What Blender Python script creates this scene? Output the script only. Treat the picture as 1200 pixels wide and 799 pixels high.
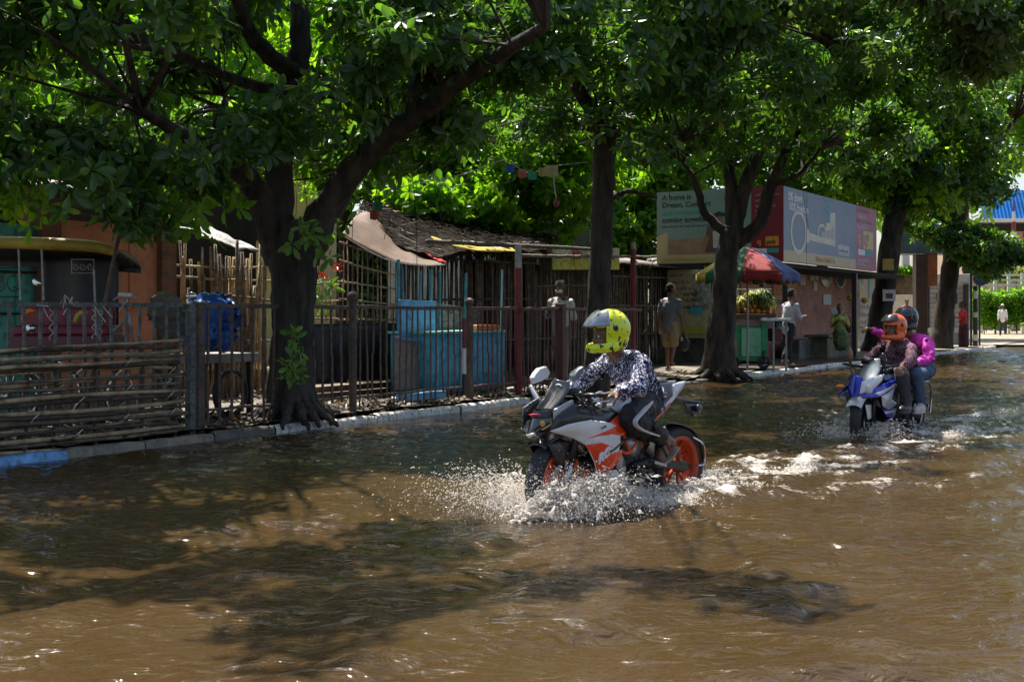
import bpy, bmesh, math, random
import numpy as np
from mathutils import Vector, Matrix, noise
from mathutils.geometry import delaunay_2d_cdt
R = math.radians
random.seed(7)
rng = np.random.default_rng(7)
sc = bpy.context.scene
for o in list(bpy.data.objects): bpy.data.objects.remove(o, do_unlink=True)
C = sc.collection

# ---------------------------------------------------------------- camera, sky, sun, exposure
CAMH, FPX, HY = 1.25, 1500.0, 369.0
cam = bpy.data.cameras.new('camera'); camo = bpy.data.objects.new('camera', cam); C.objects.link(camo)
cam.sensor_width = 36; cam.lens = 45; cam.shift_y = -30.5/1200
cam.clip_start = .05; cam.clip_end = 1500
camo.location = (0, 0, CAMH); camo.rotation_euler = (R(90), 0, 0)
sc.camera = camo
SUN_EL, SUN_AZ = 64.0, -20.0          # azimuth measured from +Y towards +X
w = bpy.data.worlds.new('World'); sc.world = w; w.use_nodes = True
nt = w.node_tree; nt.nodes.clear()
sky = nt.nodes.new('ShaderNodeTexSky'); sky.sky_type = 'NISHITA'; sky.sun_disc = False
sky.sun_elevation = R(SUN_EL); sky.sun_rotation = R(SUN_AZ)
sky.dust_density = 2.5; sky.air_density = 1.0
bg = nt.nodes.new('ShaderNodeBackground'); bg.inputs[1].default_value = .09
wo = nt.nodes.new('ShaderNodeOutputWorld')
nt.links.new(sky.outputs[0], bg.inputs[0]); nt.links.new(bg.outputs[0], wo.inputs[0])
sl = bpy.data.lights.new('sun', 'SUN'); sl.energy = 5.0; sl.angle = R(.5); sl.color = (1, .955, .88)
so = bpy.data.objects.new('sun', sl); C.objects.link(so)
_sd = Vector((math.sin(R(SUN_AZ))*math.cos(R(SUN_EL)), math.cos(R(SUN_AZ))*math.cos(R(SUN_EL)), math.sin(R(SUN_EL))))
so.rotation_euler = _sd.to_track_quat('Z', 'Y').to_euler(); so.location = _sd*60
sc.view_settings.view_transform = 'Standard'; sc.view_settings.look = 'None'
sc.view_settings.exposure = 1.12; sc.view_settings.gamma = 1
sc.cycles.use_denoising = True
sc.cycles.max_bounces = 7; sc.cycles.diffuse_bounces = 3; sc.cycles.glossy_bounces = 3
sc.cycles.transmission_bounces = 5; sc.cycles.transparent_max_bounces = 8
sc.cycles.caustics_reflective = False; sc.cycles.caustics_refractive = False
sc.cycles.sample_clamp_indirect = 6

# ---------------------------------------------------------------- frames
U = Vector((.5103, .8600, 0)); N = Vector((-.8600, .5103, 0)); K0 = Vector((-4.23, 10.57, 0))
RA = math.atan2(U.y, U.x)
def W(s, t, z=0): return K0 + U*s + N*t + Vector((0, 0, z))
def P(x, y, Y):   # a point seen at photo pixel (x,y), Y metres ahead
    return Vector(((x-600)/FPX*Y, Y, CAMH + (HY-y)/FPX*Y))
def SX(px, t):    # how far along the kerb a line at offset t passes photo column px
    a = (px-600)/FPX
    return (a*(K0.y+N.y*t) - K0.x - N.x*t) / (U.x - a*U.y)
def WP(px, t, z=0): return W(SX(px, t), t, z)
def ZY(py, Y): return CAMH + (HY-py)/FPX*Y
def WZ(px, py, t):  # point on the vertical plane at offset t
    p = WP(px, t); p.z = ZY(py, p.y); return p

# ---------------------------------------------------------------- materials
def mat(name, col, rough=.7, var=.25, scale=4, bump=.0, bscale=30, metal=0, spec=.5, col2=None, trans=0, coat=0, dirt=0, stretch=None, coord='Object'):
    m = bpy.data.materials.new(name); m.use_nodes = True
    n = m.node_tree; b = n.nodes['Principled BSDF']; L = n.links.new
    b.inputs['Roughness'].default_value = rough; b.inputs['Metallic'].default_value = metal
    b.inputs['Specular IOR Level'].default_value = spec
    b.inputs['Transmission Weight'].default_value = trans
    b.inputs['Coat Weight'].default_value = coat
    tc = n.nodes.new('ShaderNodeTexCoord'); vec = tc.outputs[coord]
    if stretch:
        mp = n.nodes.new('ShaderNodeMapping'); mp.inputs['Scale'].default_value = stretch
        L(vec, mp.inputs[0]); vec = mp.outputs[0]
    nz = n.nodes.new('ShaderNodeTexNoise'); nz.inputs['Scale'].default_value = scale; nz.inputs['Detail'].default_value = 6
    nz.inputs['Roughness'].default_value = .62
    L(vec, nz.inputs['Vector'])
    cr = n.nodes.new('ShaderNodeValToRGB'); L(nz.outputs[0], cr.inputs[0])
    cr.color_ramp.elements[0].position = .35; cr.color_ramp.elements[1].position = .68
    a = [c*(1-var) for c in col]; c2 = col2 or [min(1, c*(1+var)) for c in col]
    cr.color_ramp.elements[0].color = (*a, 1); cr.color_ramp.elements[1].color = (*c2, 1)
    out = cr.outputs[0]
    if dirt:
        nd = n.nodes.new('ShaderNodeTexNoise'); nd.inputs['Scale'].default_value = scale*3.1; nd.inputs['Detail'].default_value = 8
        L(vec, nd.inputs['Vector'])
        r2 = n.nodes.new('ShaderNodeValToRGB'); r2.color_ramp.elements[0].position = .5; r2.color_ramp.elements[1].position = .66
        r2.color_ramp.elements[1].color = (dirt, dirt, dirt, 1)
        r2.color_ramp.elements[0].color = (0, 0, 0, 1)
        L(nd.outputs[0], r2.inputs[0])
        mx = n.nodes.new('ShaderNodeMix'); mx.data_type = 'RGBA'; L(r2.outputs[0], mx.inputs[0]); L(out, mx.inputs[6])
        mx.inputs[7].default_value = (.06, .045, .03, 1); out = mx.outputs[2]
    L(out, b.inputs['Base Color'])
    if bump:
        nb = n.nodes.new('ShaderNodeTexNoise'); nb.inputs['Scale'].default_value = bscale; nb.inputs['Detail'].default_value = 5
        L(vec, nb.inputs['Vector'])
        bp = n.nodes.new('ShaderNodeBump'); bp.inputs['Strength'].default_value = bump; bp.inputs['Distance'].default_value = .02
        L(nb.outputs[0], bp.inputs['Height']); L(bp.outputs[0], b.inputs['Normal'])
    return m

def leafmat(name, c1, c2, c3, tr=.45, rough=.42, spec=.45):
    m = bpy.data.materials.new(name); m.use_nodes = True
    n = m.node_tree; b = n.nodes['Principled BSDF']; L = n.links.new
    g = n.nodes.new('ShaderNodeNewGeometry')
    cr = n.nodes.new('ShaderNodeValToRGB'); L(g.outputs['Random Per Island'], cr.inputs[0])
    e = cr.color_ramp.elements; e[0].color = (*c1, 1); e[0].position = 0; e[1].color = (*c3, 1); e[1].position = 1
    k = e.new(.6); k.color = (*c2, 1); k = e.new(.93); k.color = (*c2, 1)
    L(cr.outputs[0], b.inputs['Base Color']); b.inputs['Roughness'].default_value = rough; b.inputs['Specular IOR Level'].default_value = spec
    t = n.nodes.new('ShaderNodeBsdfTranslucent')
    hs = n.nodes.new('ShaderNodeMix'); hs.data_type = 'RGBA'; hs.blend_type = 'MULTIPLY'; hs.inputs[0].default_value = 1
    L(cr.outputs[0], hs.inputs[6]); hs.inputs[7].default_value = (2.6, 2.6, .7, 1)
    L(hs.outputs[2], t.inputs[0])
    mx = n.nodes.new('ShaderNodeMixShader'); mx.inputs[0].default_value = tr
    L(b.outputs[0], mx.inputs[1]); L(t.outputs[0], mx.inputs[2])
    L(mx.outputs[0], n.nodes['Material Output'].inputs[0])
    return m

# ---------------------------------------------------------------- objects
def tag(o, label=None, cat=None, group=None, kind=None):
    if label: o['label'] = label
    if cat: o['category'] = cat
    if group: o['group'] = group
    if kind: o['kind'] = kind
    return o
def thing(name, label, cat, loc=(0, 0, 0), rz=0, group=None):
    o = bpy.data.objects.new(name, None); C.objects.link(o); o.empty_display_size = .2
    o.location = loc; o.rotation_euler = (0, 0, rz)
    return tag(o, label, cat, group)
def mw(o):
    m = Matrix.LocRotScale(o.location, o.rotation_euler.to_quaternion(), o.scale)
    return mw(o.parent) @ m if o.parent else m
def dup(root, loc=None, rz=None, label=None, group=None, parent=None):
    r = root.copy(); C.objects.link(r)
    if parent: r.parent = parent
    if loc is not None: r.location = loc
    if rz is not None: r.rotation_euler = (0, 0, rz)
    if label: r['label'] = label
    if group: r['group'] = group
    for ch in list(root.children): dup(ch, parent=r)
    return r
def link_mesh(name, me, m=None, parent=None, world=True, smooth=False, thick=0, bevel=0):
    o = bpy.data.objects.new(name, me); C.objects.link(o)
    for k in (m if isinstance(m, (list, tuple)) else [m]):
        if k: me.materials.append(k)
    if parent:
        o.parent = parent
        if world: me.transform(mw(parent).inverted())
    if smooth: me.polygons.foreach_set('use_smooth', [True]*len(me.polygons))
    if thick:
        s = o.modifiers.new('s', 'SOLIDIFY'); s.thickness = thick; s.offset = 0
    if bevel:
        b = o.modifiers.new('b', 'BEVEL'); b.width = bevel; b.segments = 2; b.limit_method = 'ANGLE'
    return o

class MB:
    def __init__(s): s.v = []; s.f = []; s.mi = []; s.cur = 0
    def add(s, vs, fs):
        n = len(s.v); s.v += [tuple(v) for v in vs]
        for f in fs: s.f.append([i+n for i in f]); s.mi.append(s.cur)
    def box(s, c, d, M=None):
        x, y, z = d[0]/2, d[1]/2, d[2]/2; c = Vector(c)
        vs = [Vector(p) for p in ((-x,-y,-z),(x,-y,-z),(x,y,-z),(-x,y,-z),(-x,-y,z),(x,-y,z),(x,y,z),(-x,y,z))]
        vs = [c + (M @ v if M else v) for v in vs]
        s.add(vs, [(0,3,2,1),(4,5,6,7),(0,1,5,4),(1,2,6,5),(2,3,7,6),(3,0,4,7)]); return s
    def rbox(s, c, d):     # box in the road frame: size along kerb, across, up
        return s.box(c, d, Matrix.Rotation(RA, 3, 'Z'))
    def beam(s, p0, p1, w, h, up=(0,0,1)):
        p0 = Vector(p0); p1 = Vector(p1); d = p1-p0; L = d.length
        if L < 1e-6: return s
        x = d/L; y = Vector(up).cross(x)
        if y.length < 1e-3: y = Vector((1,0,0)).cross(x)
        y.normalize(); z = x.cross(y)
        return s.box((p0+p1)/2, (L, w, h), Matrix((x, y, z)).transposed())
    def tube(s, pts, rad, n=8, cap=True, wob=0):
        pts = [Vector(p) for p in pts]
        if not isinstance(rad, (list, tuple)): rad = [rad]*len(pts)
        rings = []; prev = None
        for i, p in enumerate(pts):
            d = (pts[min(i+1, len(pts)-1)] - pts[max(i-1, 0)])
            if d.length < 1e-7: d = Vector((0,0,1))
            d.normalize()
            if prev is None:
                a = Vector((0,0,1)) if abs(d.z) < .9 else Vector((1,0,0))
                prev = d.cross(a).normalized()
            x = (prev - d*prev.dot(d)).normalized(); y = d.cross(x); prev = x
            rings.append([p + (x*math.cos(2*math.pi*k/n) + y*math.sin(2*math.pi*k/n))*rad[i]*(1+wob*random.uniform(-1,1)) for k in range(n)])
        vs = [v for r in rings for v in r]; fs = []
        for i in range(len(pts)-1):
            for k in range(n):
                a = i*n+k; b = i*n+(k+1) % n
                fs.append((a, b, b+n, a+n))
        if cap: fs.append(tuple(range(n))[::-1]); fs.append(tuple(range((len(pts)-1)*n, len(pts)*n)))
        s.add(vs, fs); return s
    def ell(s, c, r, M=None, nu=14, nv=9):
        c = Vector(c); r = (r, r, r) if isinstance(r, (int, float)) else r
        vs = []; fs = []
        for j in range(nv+1):
            th = math.pi*j/nv
            for i in range(nu):
                ph = 2*math.pi*i/nu
                v = Vector((r[0]*math.sin(th)*math.cos(ph), r[1]*math.sin(th)*math.sin(ph), r[2]*math.cos(th)))
                vs.append(c + (M @ v if M else v))
        for j in range(nv):
            for i in range(nu):
                a = j*nu+i; b = j*nu+(i+1) % nu
                if j == 0: fs.append((a, a+nu, b+nu))
                elif j == nv-1: fs.append((a, a+nu, b))
                else: fs.append((a, a+nu, b+nu, b))
        s.add(vs, fs); return s
    def lathe(s, prof, c=(0,0,0), axis='z', n=24, M=None, closed=False):   # prof: (r, h) list
        c = Vector(c); vs = []; fs = []
        for (r, h) in prof:
            for i in range(n):
                a = 2*math.pi*i/n
                if axis == 'z': v = Vector((r*math.cos(a), r*math.sin(a), h))
                elif axis == 'y': v = Vector((r*math.cos(a), h, r*math.sin(a)))
                else: v = Vector((h, r*math.cos(a), r*math.sin(a)))
                vs.append(c + (M @ v if M else v))
        m = len(prof)
        for j in range(m if closed else m-1):
            for i in range(n):
                fs.append((j*n+i, j*n+(i+1) % n, ((j+1) % m)*n+(i+1) % n, ((j+1) % m)*n+i))
        s.add(vs, fs); return s
    def cone_quad(s): pass
    def quad(s, a, b, c, d): s.add([a, b, c, d], [(0,1,2,3)]); return s
    def grid(s, fn, nu, nv):
        vs = [fn(i/nu, j/nv) for j in range(nv+1) for i in range(nu+1)]
        s.add(vs, [(j*(nu+1)+i, j*(nu+1)+i+1, (j+1)*(nu+1)+i+1, (j+1)*(nu+1)+i) for j in range(nv) for i in range(nu)]); return s
    def build(s, name, m, parent=None, world=True, smooth=False, thick=0, bevel=0):
        me = bpy.data.meshes.new(name); me.from_pydata(s.v, [], s.f); me.update()
        if any(s.mi): me.polygons.foreach_set('material_index', s.mi)
        bm = bmesh.new(); bm.from_mesh(me); bmesh.ops.recalc_face_normals(bm, faces=bm.faces); bm.to_mesh(me); bm.free()
        return link_mesh(name, me, m, parent, world, smooth, thick, bevel)

def npmesh(name, V, F, m, parent=None, smooth=False, world=True):
    # V (n,3) float, F (k,p) int with the same corner count
    me = bpy.data.meshes.new(name); V = np.asarray(V, np.float32); F = np.asarray(F, np.int32)
    k, p = F.shape
    me.vertices.add(len(V)); me.vertices.foreach_set('co', V.ravel())
    me.loops.add(k*p); me.loops.foreach_set('vertex_index', F.ravel())
    me.polygons.add(k); me.polygons.foreach_set('loop_start', np.arange(0, k*p, p, dtype=np.int32))
    me.polygons.foreach_set('loop_total', np.full(k, p, np.int32))
    me.update(calc_edges=True)
    if smooth: me.polygons.foreach_set('use_smooth', np.ones(k, bool))
    return link_mesh(name, me, m, parent, world)

def fused(name, mb, m, parent=None, voxel=.01, smooth=4, world=True, wrinkle=0, wscale=8):
    # the shapes in mb grown together into one continuous surface
    me = bpy.data.meshes.new('tmp'); me.from_pydata(mb.v, [], mb.f); me.update()
    bm = bmesh.new(); bm.from_mesh(me); bmesh.ops.recalc_face_normals(bm, faces=bm.faces); bm.to_mesh(me); bm.free()
    o = bpy.data.objects.new('tmp', me); C.objects.link(o)
    r = o.modifiers.new('r', 'REMESH'); r.mode = 'VOXEL'; r.voxel_size = voxel
    s = o.modifiers.new('s', 'SMOOTH'); s.iterations = smooth; s.factor = .5
    dg = bpy.context.evaluated_depsgraph_get()
    out = bpy.data.meshes.new_from_object(o.evaluated_get(dg)); bpy.data.objects.remove(o, do_unlink=True)
    if wrinkle:
        n = len(out.vertices)
        for v in out.vertices:
            q = v.co*wscale
            v.co += v.normal*wrinkle*(noise.noise(Vector((q.x, q.y, q.z*.5))) + .5*noise.noise(q*2.3) - abs(noise.noise(q*1.1+Vector((5,5,5))))*.8)
    out.name = name; out.materials.clear()
    return link_mesh(name, out, m, parent, world, smooth=True)

def text(name, body, M, size, m, parent=None, ext=.001, align='LEFT', bold=0):
    cu = bpy.data.curves.new('t', 'FONT'); cu.body = body; cu.size = size; cu.extrude = ext; cu.align_x = align; cu.offset = bold
    cu.resolution_u = 3
    o = bpy.data.objects.new('t', cu); C.objects.link(o)
    dg = bpy.context.evaluated_depsgraph_get()
    me = bpy.data.meshes.new_from_object(o.evaluated_get(dg)); bpy.data.objects.remove(o, do_unlink=True)
    me.transform(M); me.name = name; me.materials.clear()
    return link_mesh(name, me, m, parent, True)
def strokes(name, M, width, size, m, parent=None):
    # a line of writing too small to read: upright strokes, bowls and bars of uneven words
    b = MB(); x = 0; rs = random.Random(int(abs(M.translation.x*977+M.translation.z*331)))
    while x < width:
        wl = rs.randint(3, 7)
        for _ in range(wl):
            h = size*rs.choice([.55, .55, .8]); b.box((x+size*.08, h/2, 0), (size*.13, h, .002))
            k = rs.random()
            if k < .7: b.box((x+size*.24, h if k < .4 else size*.08, 0), (size*.24, size*.13, .0016))
            if k > .45: b.box((x+size*.36, size*.27, 0), (size*.12, size*.5, .0018))
            x += size*.55
            if x > width: break
        x += size*.4
    b.v = [tuple(M @ Vector(v)) for v in b.v]
    return b.build(name, m, parent)
def frameM(o, x, y):   # matrix with origin o, axes x,y
    x = Vector(x).normalized(); y = Vector(y).normalized(); z = x.cross(y)
    M = Matrix((x, y, z)).transposed().to_4x4(); M.translation = o; return M
# ---------------------------------------------------------------- ground, road, water
M_soil = mat('wet soil', (.10, .075, .05), .75, .4, 1.5, .5, 14, col2=(.22, .17, .11))
M_asph = mat('wet asphalt', (.045, .042, .04), .5, .3, 3, .4, 40)
M_pave = mat('wet paving', (.085, .062, .048), .32, .35, 1.3, .25, 20, col2=(.15, .11, .08), dirt=.5)
M_earth = mat('sunlit dirt path', (.30, .24, .17), .9, .3, 1.2, .5, 18, dirt=.25)

def flat(name, pts, z, m, sub=1):
    b = MB(); b.add([(p[0], p[1], z) for p in pts], [tuple(range(len(pts)))])
    o = b.build(name, m); return tag(o, kind='structure')
flat('ground', [(-400, -60), (500, -60), (500, 900), (-400, 900)], -.16, M_asph)
def rq(s0, s1, t0, t1): return [W(s0, t0), W(s1, t0), W(s1, t1), W(s0, t1)]
# raised footway behind the kerb, slightly uneven
def sheet(name, s0, s1, t0, t1, z, m, amp=.03, n=(60, 30), fr=.6, edge=True):
    b = MB()
    def fn(a, c):
        p = W(s0+(s1-s0)*a, t0+(t1-t0)*c, z)
        p.z += amp*noise.noise(Vector((p.x*fr, p.y*fr, 3))) + amp*.4*noise.noise(Vector((p.x*fr*4, p.y*fr*4, 7)))
        return p
    b.grid(fn, *n)
    o = b.build(name, m, smooth=True); return tag(o, kind='structure')
sheet('footway_soil', -12, 19.5, .14, 60, .11, M_soil, .05, (160, 120), 1.0)
sheet('footway', 19.5, 34.0, .14, 60, .10, M_pave, .012, (60, 40))
sheet('dirt_path', 34.0, 160, .14, 90, .10, M_earth, .05, (80, 40))
# kerb stones: each one a block, painted patches blue, white or bare
M_kw = mat('kerb white paint', (.66, .63, .56), .6, .25, 6, .4, 30, dirt=.7)
M_kb = mat('kerb blue paint', (.16, .36, .62), .6, .3, 6, .3, 30, dirt=.6)
M_kg = mat('kerb bare stone', (.26, .215, .16), .7, .3, 6, .4, 30, dirt=.5)
M_kd = mat('kerb muddy stone', (.12, .10, .075), .6, .35, 5, .5, 30, dirt=.4)
def kerbmat(px):
    if px < 68: return M_kb, 'blue painted kerb stone at left edge of the flood'
    if px < 130: return M_kg, 'bare tan kerb stone beside the blue one'
    if px < 180: return M_kb, 'second blue painted kerb stone below bamboo screen'
    if px < 235: return M_kg, ''
    if px < 290: return M_kd, ''
    if px < 620: return M_kw, ''
    if px < 850: return M_kd, ''
    return M_kw, ''
kerb = thing('kerb', 'long raised kerb edging the flooded road, painted blue and white in patches', 'kerb', W(0, 0), RA)
groups = {}
s = -11.0; k = 0
while s < 44:
    L = .9 if s < 20 else 1.2
    p = W(s+L/2, 0); px = 600+FPX*p.x/p.y if p.y > 1 else -100
    m, _ = kerbmat(px)
    b = groups.setdefault(m.name, (m, MB()))[1]
    zt = .085 + random.uniform(-.014, .012)
    if 640 < px < 850: zt -= .03
    tl = random.uniform(-.012, .012)
    # subdivided block with worn top
    n1 = 8
    def fn(a, c, s=s, L=L, zt=zt, tl=tl):
        prof = [(-.012, -.17), (-.004, zt-.03), (.015, zt-.004), (.06, zt), (.12, zt-.002), (.14, zt-.02), (.15, -.1)]
        q = prof[round(c*6)]
        e = .008 if a in (0, 1) else 0
        return W(s+.006+(L-.012)*a, q[0]+tl+.012*noise.noise(Vector((s*3+a*5, c*3, 1)))+ (e if c < .5 else -e), q[1]-e+.012*noise.noise(Vector((s*5+a*9, c*2, 4))))
    b.grid(fn, n1, 6)
    s += L; k += 1
for nm, (m, b) in groups.items():
    b.build({'kerb blue paint': 'blue_stones', 'kerb white paint': 'white_stones', 'kerb bare stone': 'bare_stones', 'kerb muddy stone': 'muddy_stones'}[nm], m, kerb, smooth=True)

# ---- flood water: one displaced sheet. Still water level z = 0
F1 = Vector((.282, 8.30, 0)); H1 = Vector((-.668, -.744, 0)).normalized()
F2 = Vector((3.62, 13.2, 0)); H2 = Vector((-.62, -.785, 0)).normalized()
def steps(a, b, d0, g):
    out = [a]
    while out[-1] < b: out.append(out[-1] + max(d0, out[-1]*g))
    return np.array(out)
ys = steps(3.3, 95, .018, .0048)
xs = np.concatenate([np.linspace(-26, -4.5, 90)[:-1], np.arange(-4.5, 8.5, .028), np.linspace(8.5, 60, 330)])
X, Y = np.meshgrid(xs, ys)
def fnoise(X, Y, seed, n=24, lmin=.2, lmax=1.5, spread=9):
    r = np.random.default_rng(seed); h = np.zeros_like(X)
    for i in range(n):
        lam = lmin*(lmax/lmin)**r.random(); a = r.random()*2*np.pi; k = 2*np.pi/lam
        h += np.sin(k*(X*np.cos(a)+Y*np.sin(a)) + r.random()*6.28)
    return h/np.sqrt(n)
def waves(X, Y):
    r = np.random.default_rng(3); h = np.zeros_like(X)
    wx = X + .10*fnoise(X, Y, 11, 8, .8, 3); wy = Y + .10*fnoise(X, Y, 12, 8, .8, 3)
    mod = 1 + .45*fnoise(X, Y, 13, 10, 1.5, 5)
    for i in range(80):
        lam = .12*(1.7/.12)**r.random(); k = 2*np.pi/lam
        a = R(118) + r.normal()*R(34)          # crests roughly across the view, slanting up to the right
        A = .0016*lam**.85*(1.5 if lam > .7 else 1.9)
        ph = k*(wx*np.cos(a)+wy*np.sin(a)) + r.random()*6.28
        h += A*(np.sin(ph) + .25*np.sin(2*ph+.8))
    return h*np.clip(mod, .25, 2)
Z = waves(X, Y)
foam = np.zeros_like(X)
def sm(x, a, b): 
    t = np.clip((x-a)/(b-a), 0, 1); return t*t*(3-2*t)
def wake(F, H, amp, length):
    global Z, foam
    bk = -H; lf = Vector((-H.y, H.x, 0))
    d = (X-F.x)*bk.x + (Y-F.y)*bk.y; l = (X-F.x)*lf.x + (Y-F.y)*lf.y
    jit = .10*fnoise(X, Y, 21, 14, .3, 1.4)
    fall = np.exp(-np.clip(d, 0, None)/length)
    for sg in (1, -1):
        c = sg*(.16 + np.clip(d+.25, 0, None)*.36)
        w_ = .10 + np.clip(d, 0, None)*.06
        g = np.exp(-((l+jit-c)/w_)**2)*sm(d, -.35, .05)*fall
        Z += amp*.075*g*(.7+.5*fnoise(X, Y, 22, 12, .25, .9))
        foam += 1.25*g
        for j in (1, 2, 3):
            cj = sg*(.16 + np.clip(d-.35*j, 0, None)*.36)
            Z += amp*.018*np.exp(-((l+jit*.5-cj)/.09)**2)*sm(d, .3*j, .3*j+.3)*np.exp(-np.clip(d, 0, None)/(length*1.5))
    g = np.exp(-(l/(.17+.05*np.clip(d, 0, None)))**2)*sm(d, -.2, .1)*np.exp(-np.clip(d, 0, None)/(length*1.6))
    foam += .85*g
    churn = np.clip(foam, 0, 1.2)
    return churn
wake(F1, H1, .8, 3.2); wake(F2, H2, .45, 4.5)
# broad bow wave of the near bike on the camera side and the old foam line trailing back up the road
def line_foam(p0, p1, wid, a, hz):
    global Z, foam
    d = Vector(p1)-Vector(p0); L = d.length; d /= L; n_ = Vector((-d.y, d.x))
    u = (X-p0[0])*d.x + (Y-p0[1])*d.y; v = (X-p0[0])*n_.x + (Y-p0[1])*n_.y + .14*fnoise(X, Y, 31, 12, .4, 1.8)
    g = np.exp(-(v/wid)**2)*sm(u, -.3, .3)*(1-sm(u, L-.8, L+.4))
    Z += hz*g; foam += a*g
def gp(x, y): Yd = FPX*CAMH/(y-HY); return ((x-600)/FPX*Yd, Yd)
line_foam(gp(850, 572), gp(1085, 540), .20, .75, .035)
line_foam(gp(572, 594), gp(770, 586), .16, 1.0, .02)
line_foam(gp(800, 560), gp(1000, 528), .18, .65, .03)
line_foam(gp(1000, 530), gp(1200, 508), .25, .6, .02)
line_foam(gp(880, 545), gp(968, 478), .12, .55, .03)
line_foam(gp(1040, 520), gp(1190, 470), .3, .35, .02)
foam *= np.clip(.62 + .42*fnoise(X, Y, 41, 30, .09, .7), 0, 1.3)
rough = np.clip(foam, 0, 1)
rr = rng.standard_normal(X.shape)
hf = fnoise(X, Y, 51, 40, .06, .22)
Z += rough*(.011*hf + .005*rr)
# water laps level at the kerb and never climbs over the footway
tk = (X-K0.x)*N.x + (Y-K0.y)*N.y
Z = np.where(tk > -.4, Z*np.clip(1-(tk+.4)/.5, .15, 1), Z)
Z = np.where(tk > .05, -.06, Z)
ny, nx = X.shape
V = np.stack([X.ravel(), Y.ravel(), Z.ravel()], 1)
idx = np.arange(ny*nx).reshape(ny, nx)
F = np.stack([idx[:-1, :-1].ravel(), idx[:-1, 1:].ravel(), idx[1:, 1:].ravel(), idx[1:, :-1].ravel()], 1)
keep = tk[:-1, :-1].ravel() < .2
m = bpy.data.materials.new('muddy flood water'); m.use_nodes = True
n = m.node_tree; b = n.nodes['Principled BSDF']; L = n.links.new
at = n.nodes.new('ShaderNodeAttribute'); at.attribute_name = 'foam'
tc = n.nodes.new('ShaderNodeTexCoord')
n1 = n.nodes.new('ShaderNodeTexNoise'); n1.inputs['Scale'].default_value = 26; n1.inputs['Detail'].default_value = 7; n1.inputs['Roughness'].default_value = .7
L(tc.outputs['Object'], n1.inputs['Vector'])
mu = n.nodes.new('ShaderNodeMath'); mu.operation = 'MULTIPLY_ADD'; L(n1.outputs[0], mu.inputs[0]); mu.inputs[1].default_value = 2.2; mu.inputs[2].default_value = -1.5
ad = n.nodes.new('ShaderNodeMath'); ad.operation = 'ADD'; L(at.outputs['Fac'], ad.inputs[0]); L(mu.outputs[0], ad.inputs[1])
rp = n.nodes.new('ShaderNodeValToRGB'); L(ad.outputs[0], rp.inputs[0]); rp.color_ramp.elements[0].position = .0; rp.color_ramp.elements[1].position = .62
ml = n.nodes.new('ShaderNodeMath'); ml.operation = 'MULTIPLY'; ml.use_clamp = True
s3 = n.nodes.new('ShaderNodeMath'); s3.operation = 'MULTIPLY'; s3.use_clamp = True; L(at.outputs['Fac'], s3.inputs[0]); s3.inputs[1].default_value = 4
L(rp.outputs[0], ml.inputs[0]); L(s3.outputs[0], ml.inputs[1])
n2 = n.nodes.new('ShaderNodeTexNoise'); n2.inputs['Scale'].default_value = .7; n2.inputs['Detail'].default_value = 4
L(tc.outputs['Object'], n2.inputs['Vector'])
cr = n.nodes.new('ShaderNodeValToRGB'); L(n2.outputs[0], cr.inputs[0])
cr.color_ramp.elements[0].position = .3; cr.color_ramp.elements[1].position = .7
cr.color_ramp.elements[0].color = (.042, .0245, .0090, 1); cr.color_ramp.elements[1].color = (.058, .0350, .0132, 1)
mx = n.nodes.new('ShaderNodeMix'); mx.data_type = 'RGBA'; L(ml.outputs[0], mx.inputs[0]); L(cr.outputs[0], mx.inputs[6]); mx.inputs[7].default_value = (.60, .55, .48, 1)
L(mx.outputs[2], b.inputs['Base Color']); b.inputs['IOR'].default_value = 1.33
mr = n.nodes.new('ShaderNodeMath'); mr.operation = 'MULTIPLY_ADD'; L(ml.outputs[0], mr.inputs[0]); mr.inputs[1].default_value = .4; mr.inputs[2].default_value = .03
L(mr.outputs[0], b.inputs['Roughness'])
mp = n.nodes.new('ShaderNodeMapping'); mp.inputs['Rotation'].default_value = (0, 0, R(-28)); mp.inputs['Scale'].default_value = (.7, 1, 1)
L(tc.outputs['Object'], mp.inputs[0])
n3 = n.nodes.new('ShaderNodeTexNoise'); n3.inputs['Scale'].default_value = 11; n3.inputs['Detail'].default_value = 4; n3.inputs['Roughness'].default_value = .5; n3.inputs['Distortion'].default_value = .8
L(mp.outputs[0], n3.inputs['Vector'])
bp = n.nodes.new('ShaderNodeBump'); bp.inputs['Strength'].default_value = .85; bp.inputs['Distance'].default_value = .036
L(n3.outputs[0], bp.inputs['Height'])
bp2 = n.nodes.new('ShaderNodeBump'); bp2.inputs['Distance'].default_value = .02; L(ml.outputs[0], bp2.inputs['Strength']); L(n1.outputs[0], bp2.inputs['Height']); L(bp.outputs[0], bp2.inputs['Normal'])
L(bp2.outputs[0], b.inputs['Normal'])
M_water = m
wat = npmesh('flood_water', V, F[keep], M_water, smooth=True)
tag(wat, kind='structure')
a = wat.data.attributes.new('foam', 'FLOAT', 'POINT'); a.data.foreach_set('value', foam.ravel().astype(np.float32))
# ---------------------------------------------------------------- trees
M_bark = mat('dark wet bark', (.020, .015, .011), .9, .5, 7, 1.0, 34, col2=(.085, .064, .046), stretch=(1, 1, .22))
M_leafA = leafmat('broad leaves', (.030, .072, .026), (.058, .132, .028), (.19, .28, .03), .5, .34, .65)
M_leafB = leafmat('sunny leaves', (.06, .14, .015), (.12, .24, .02), (.26, .36, .03), .6)
M_leafC = leafmat('grey green leaves', (.05, .10, .045), (.08, .15, .055), (.15, .22, .07), .4, .3, .6)

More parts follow.
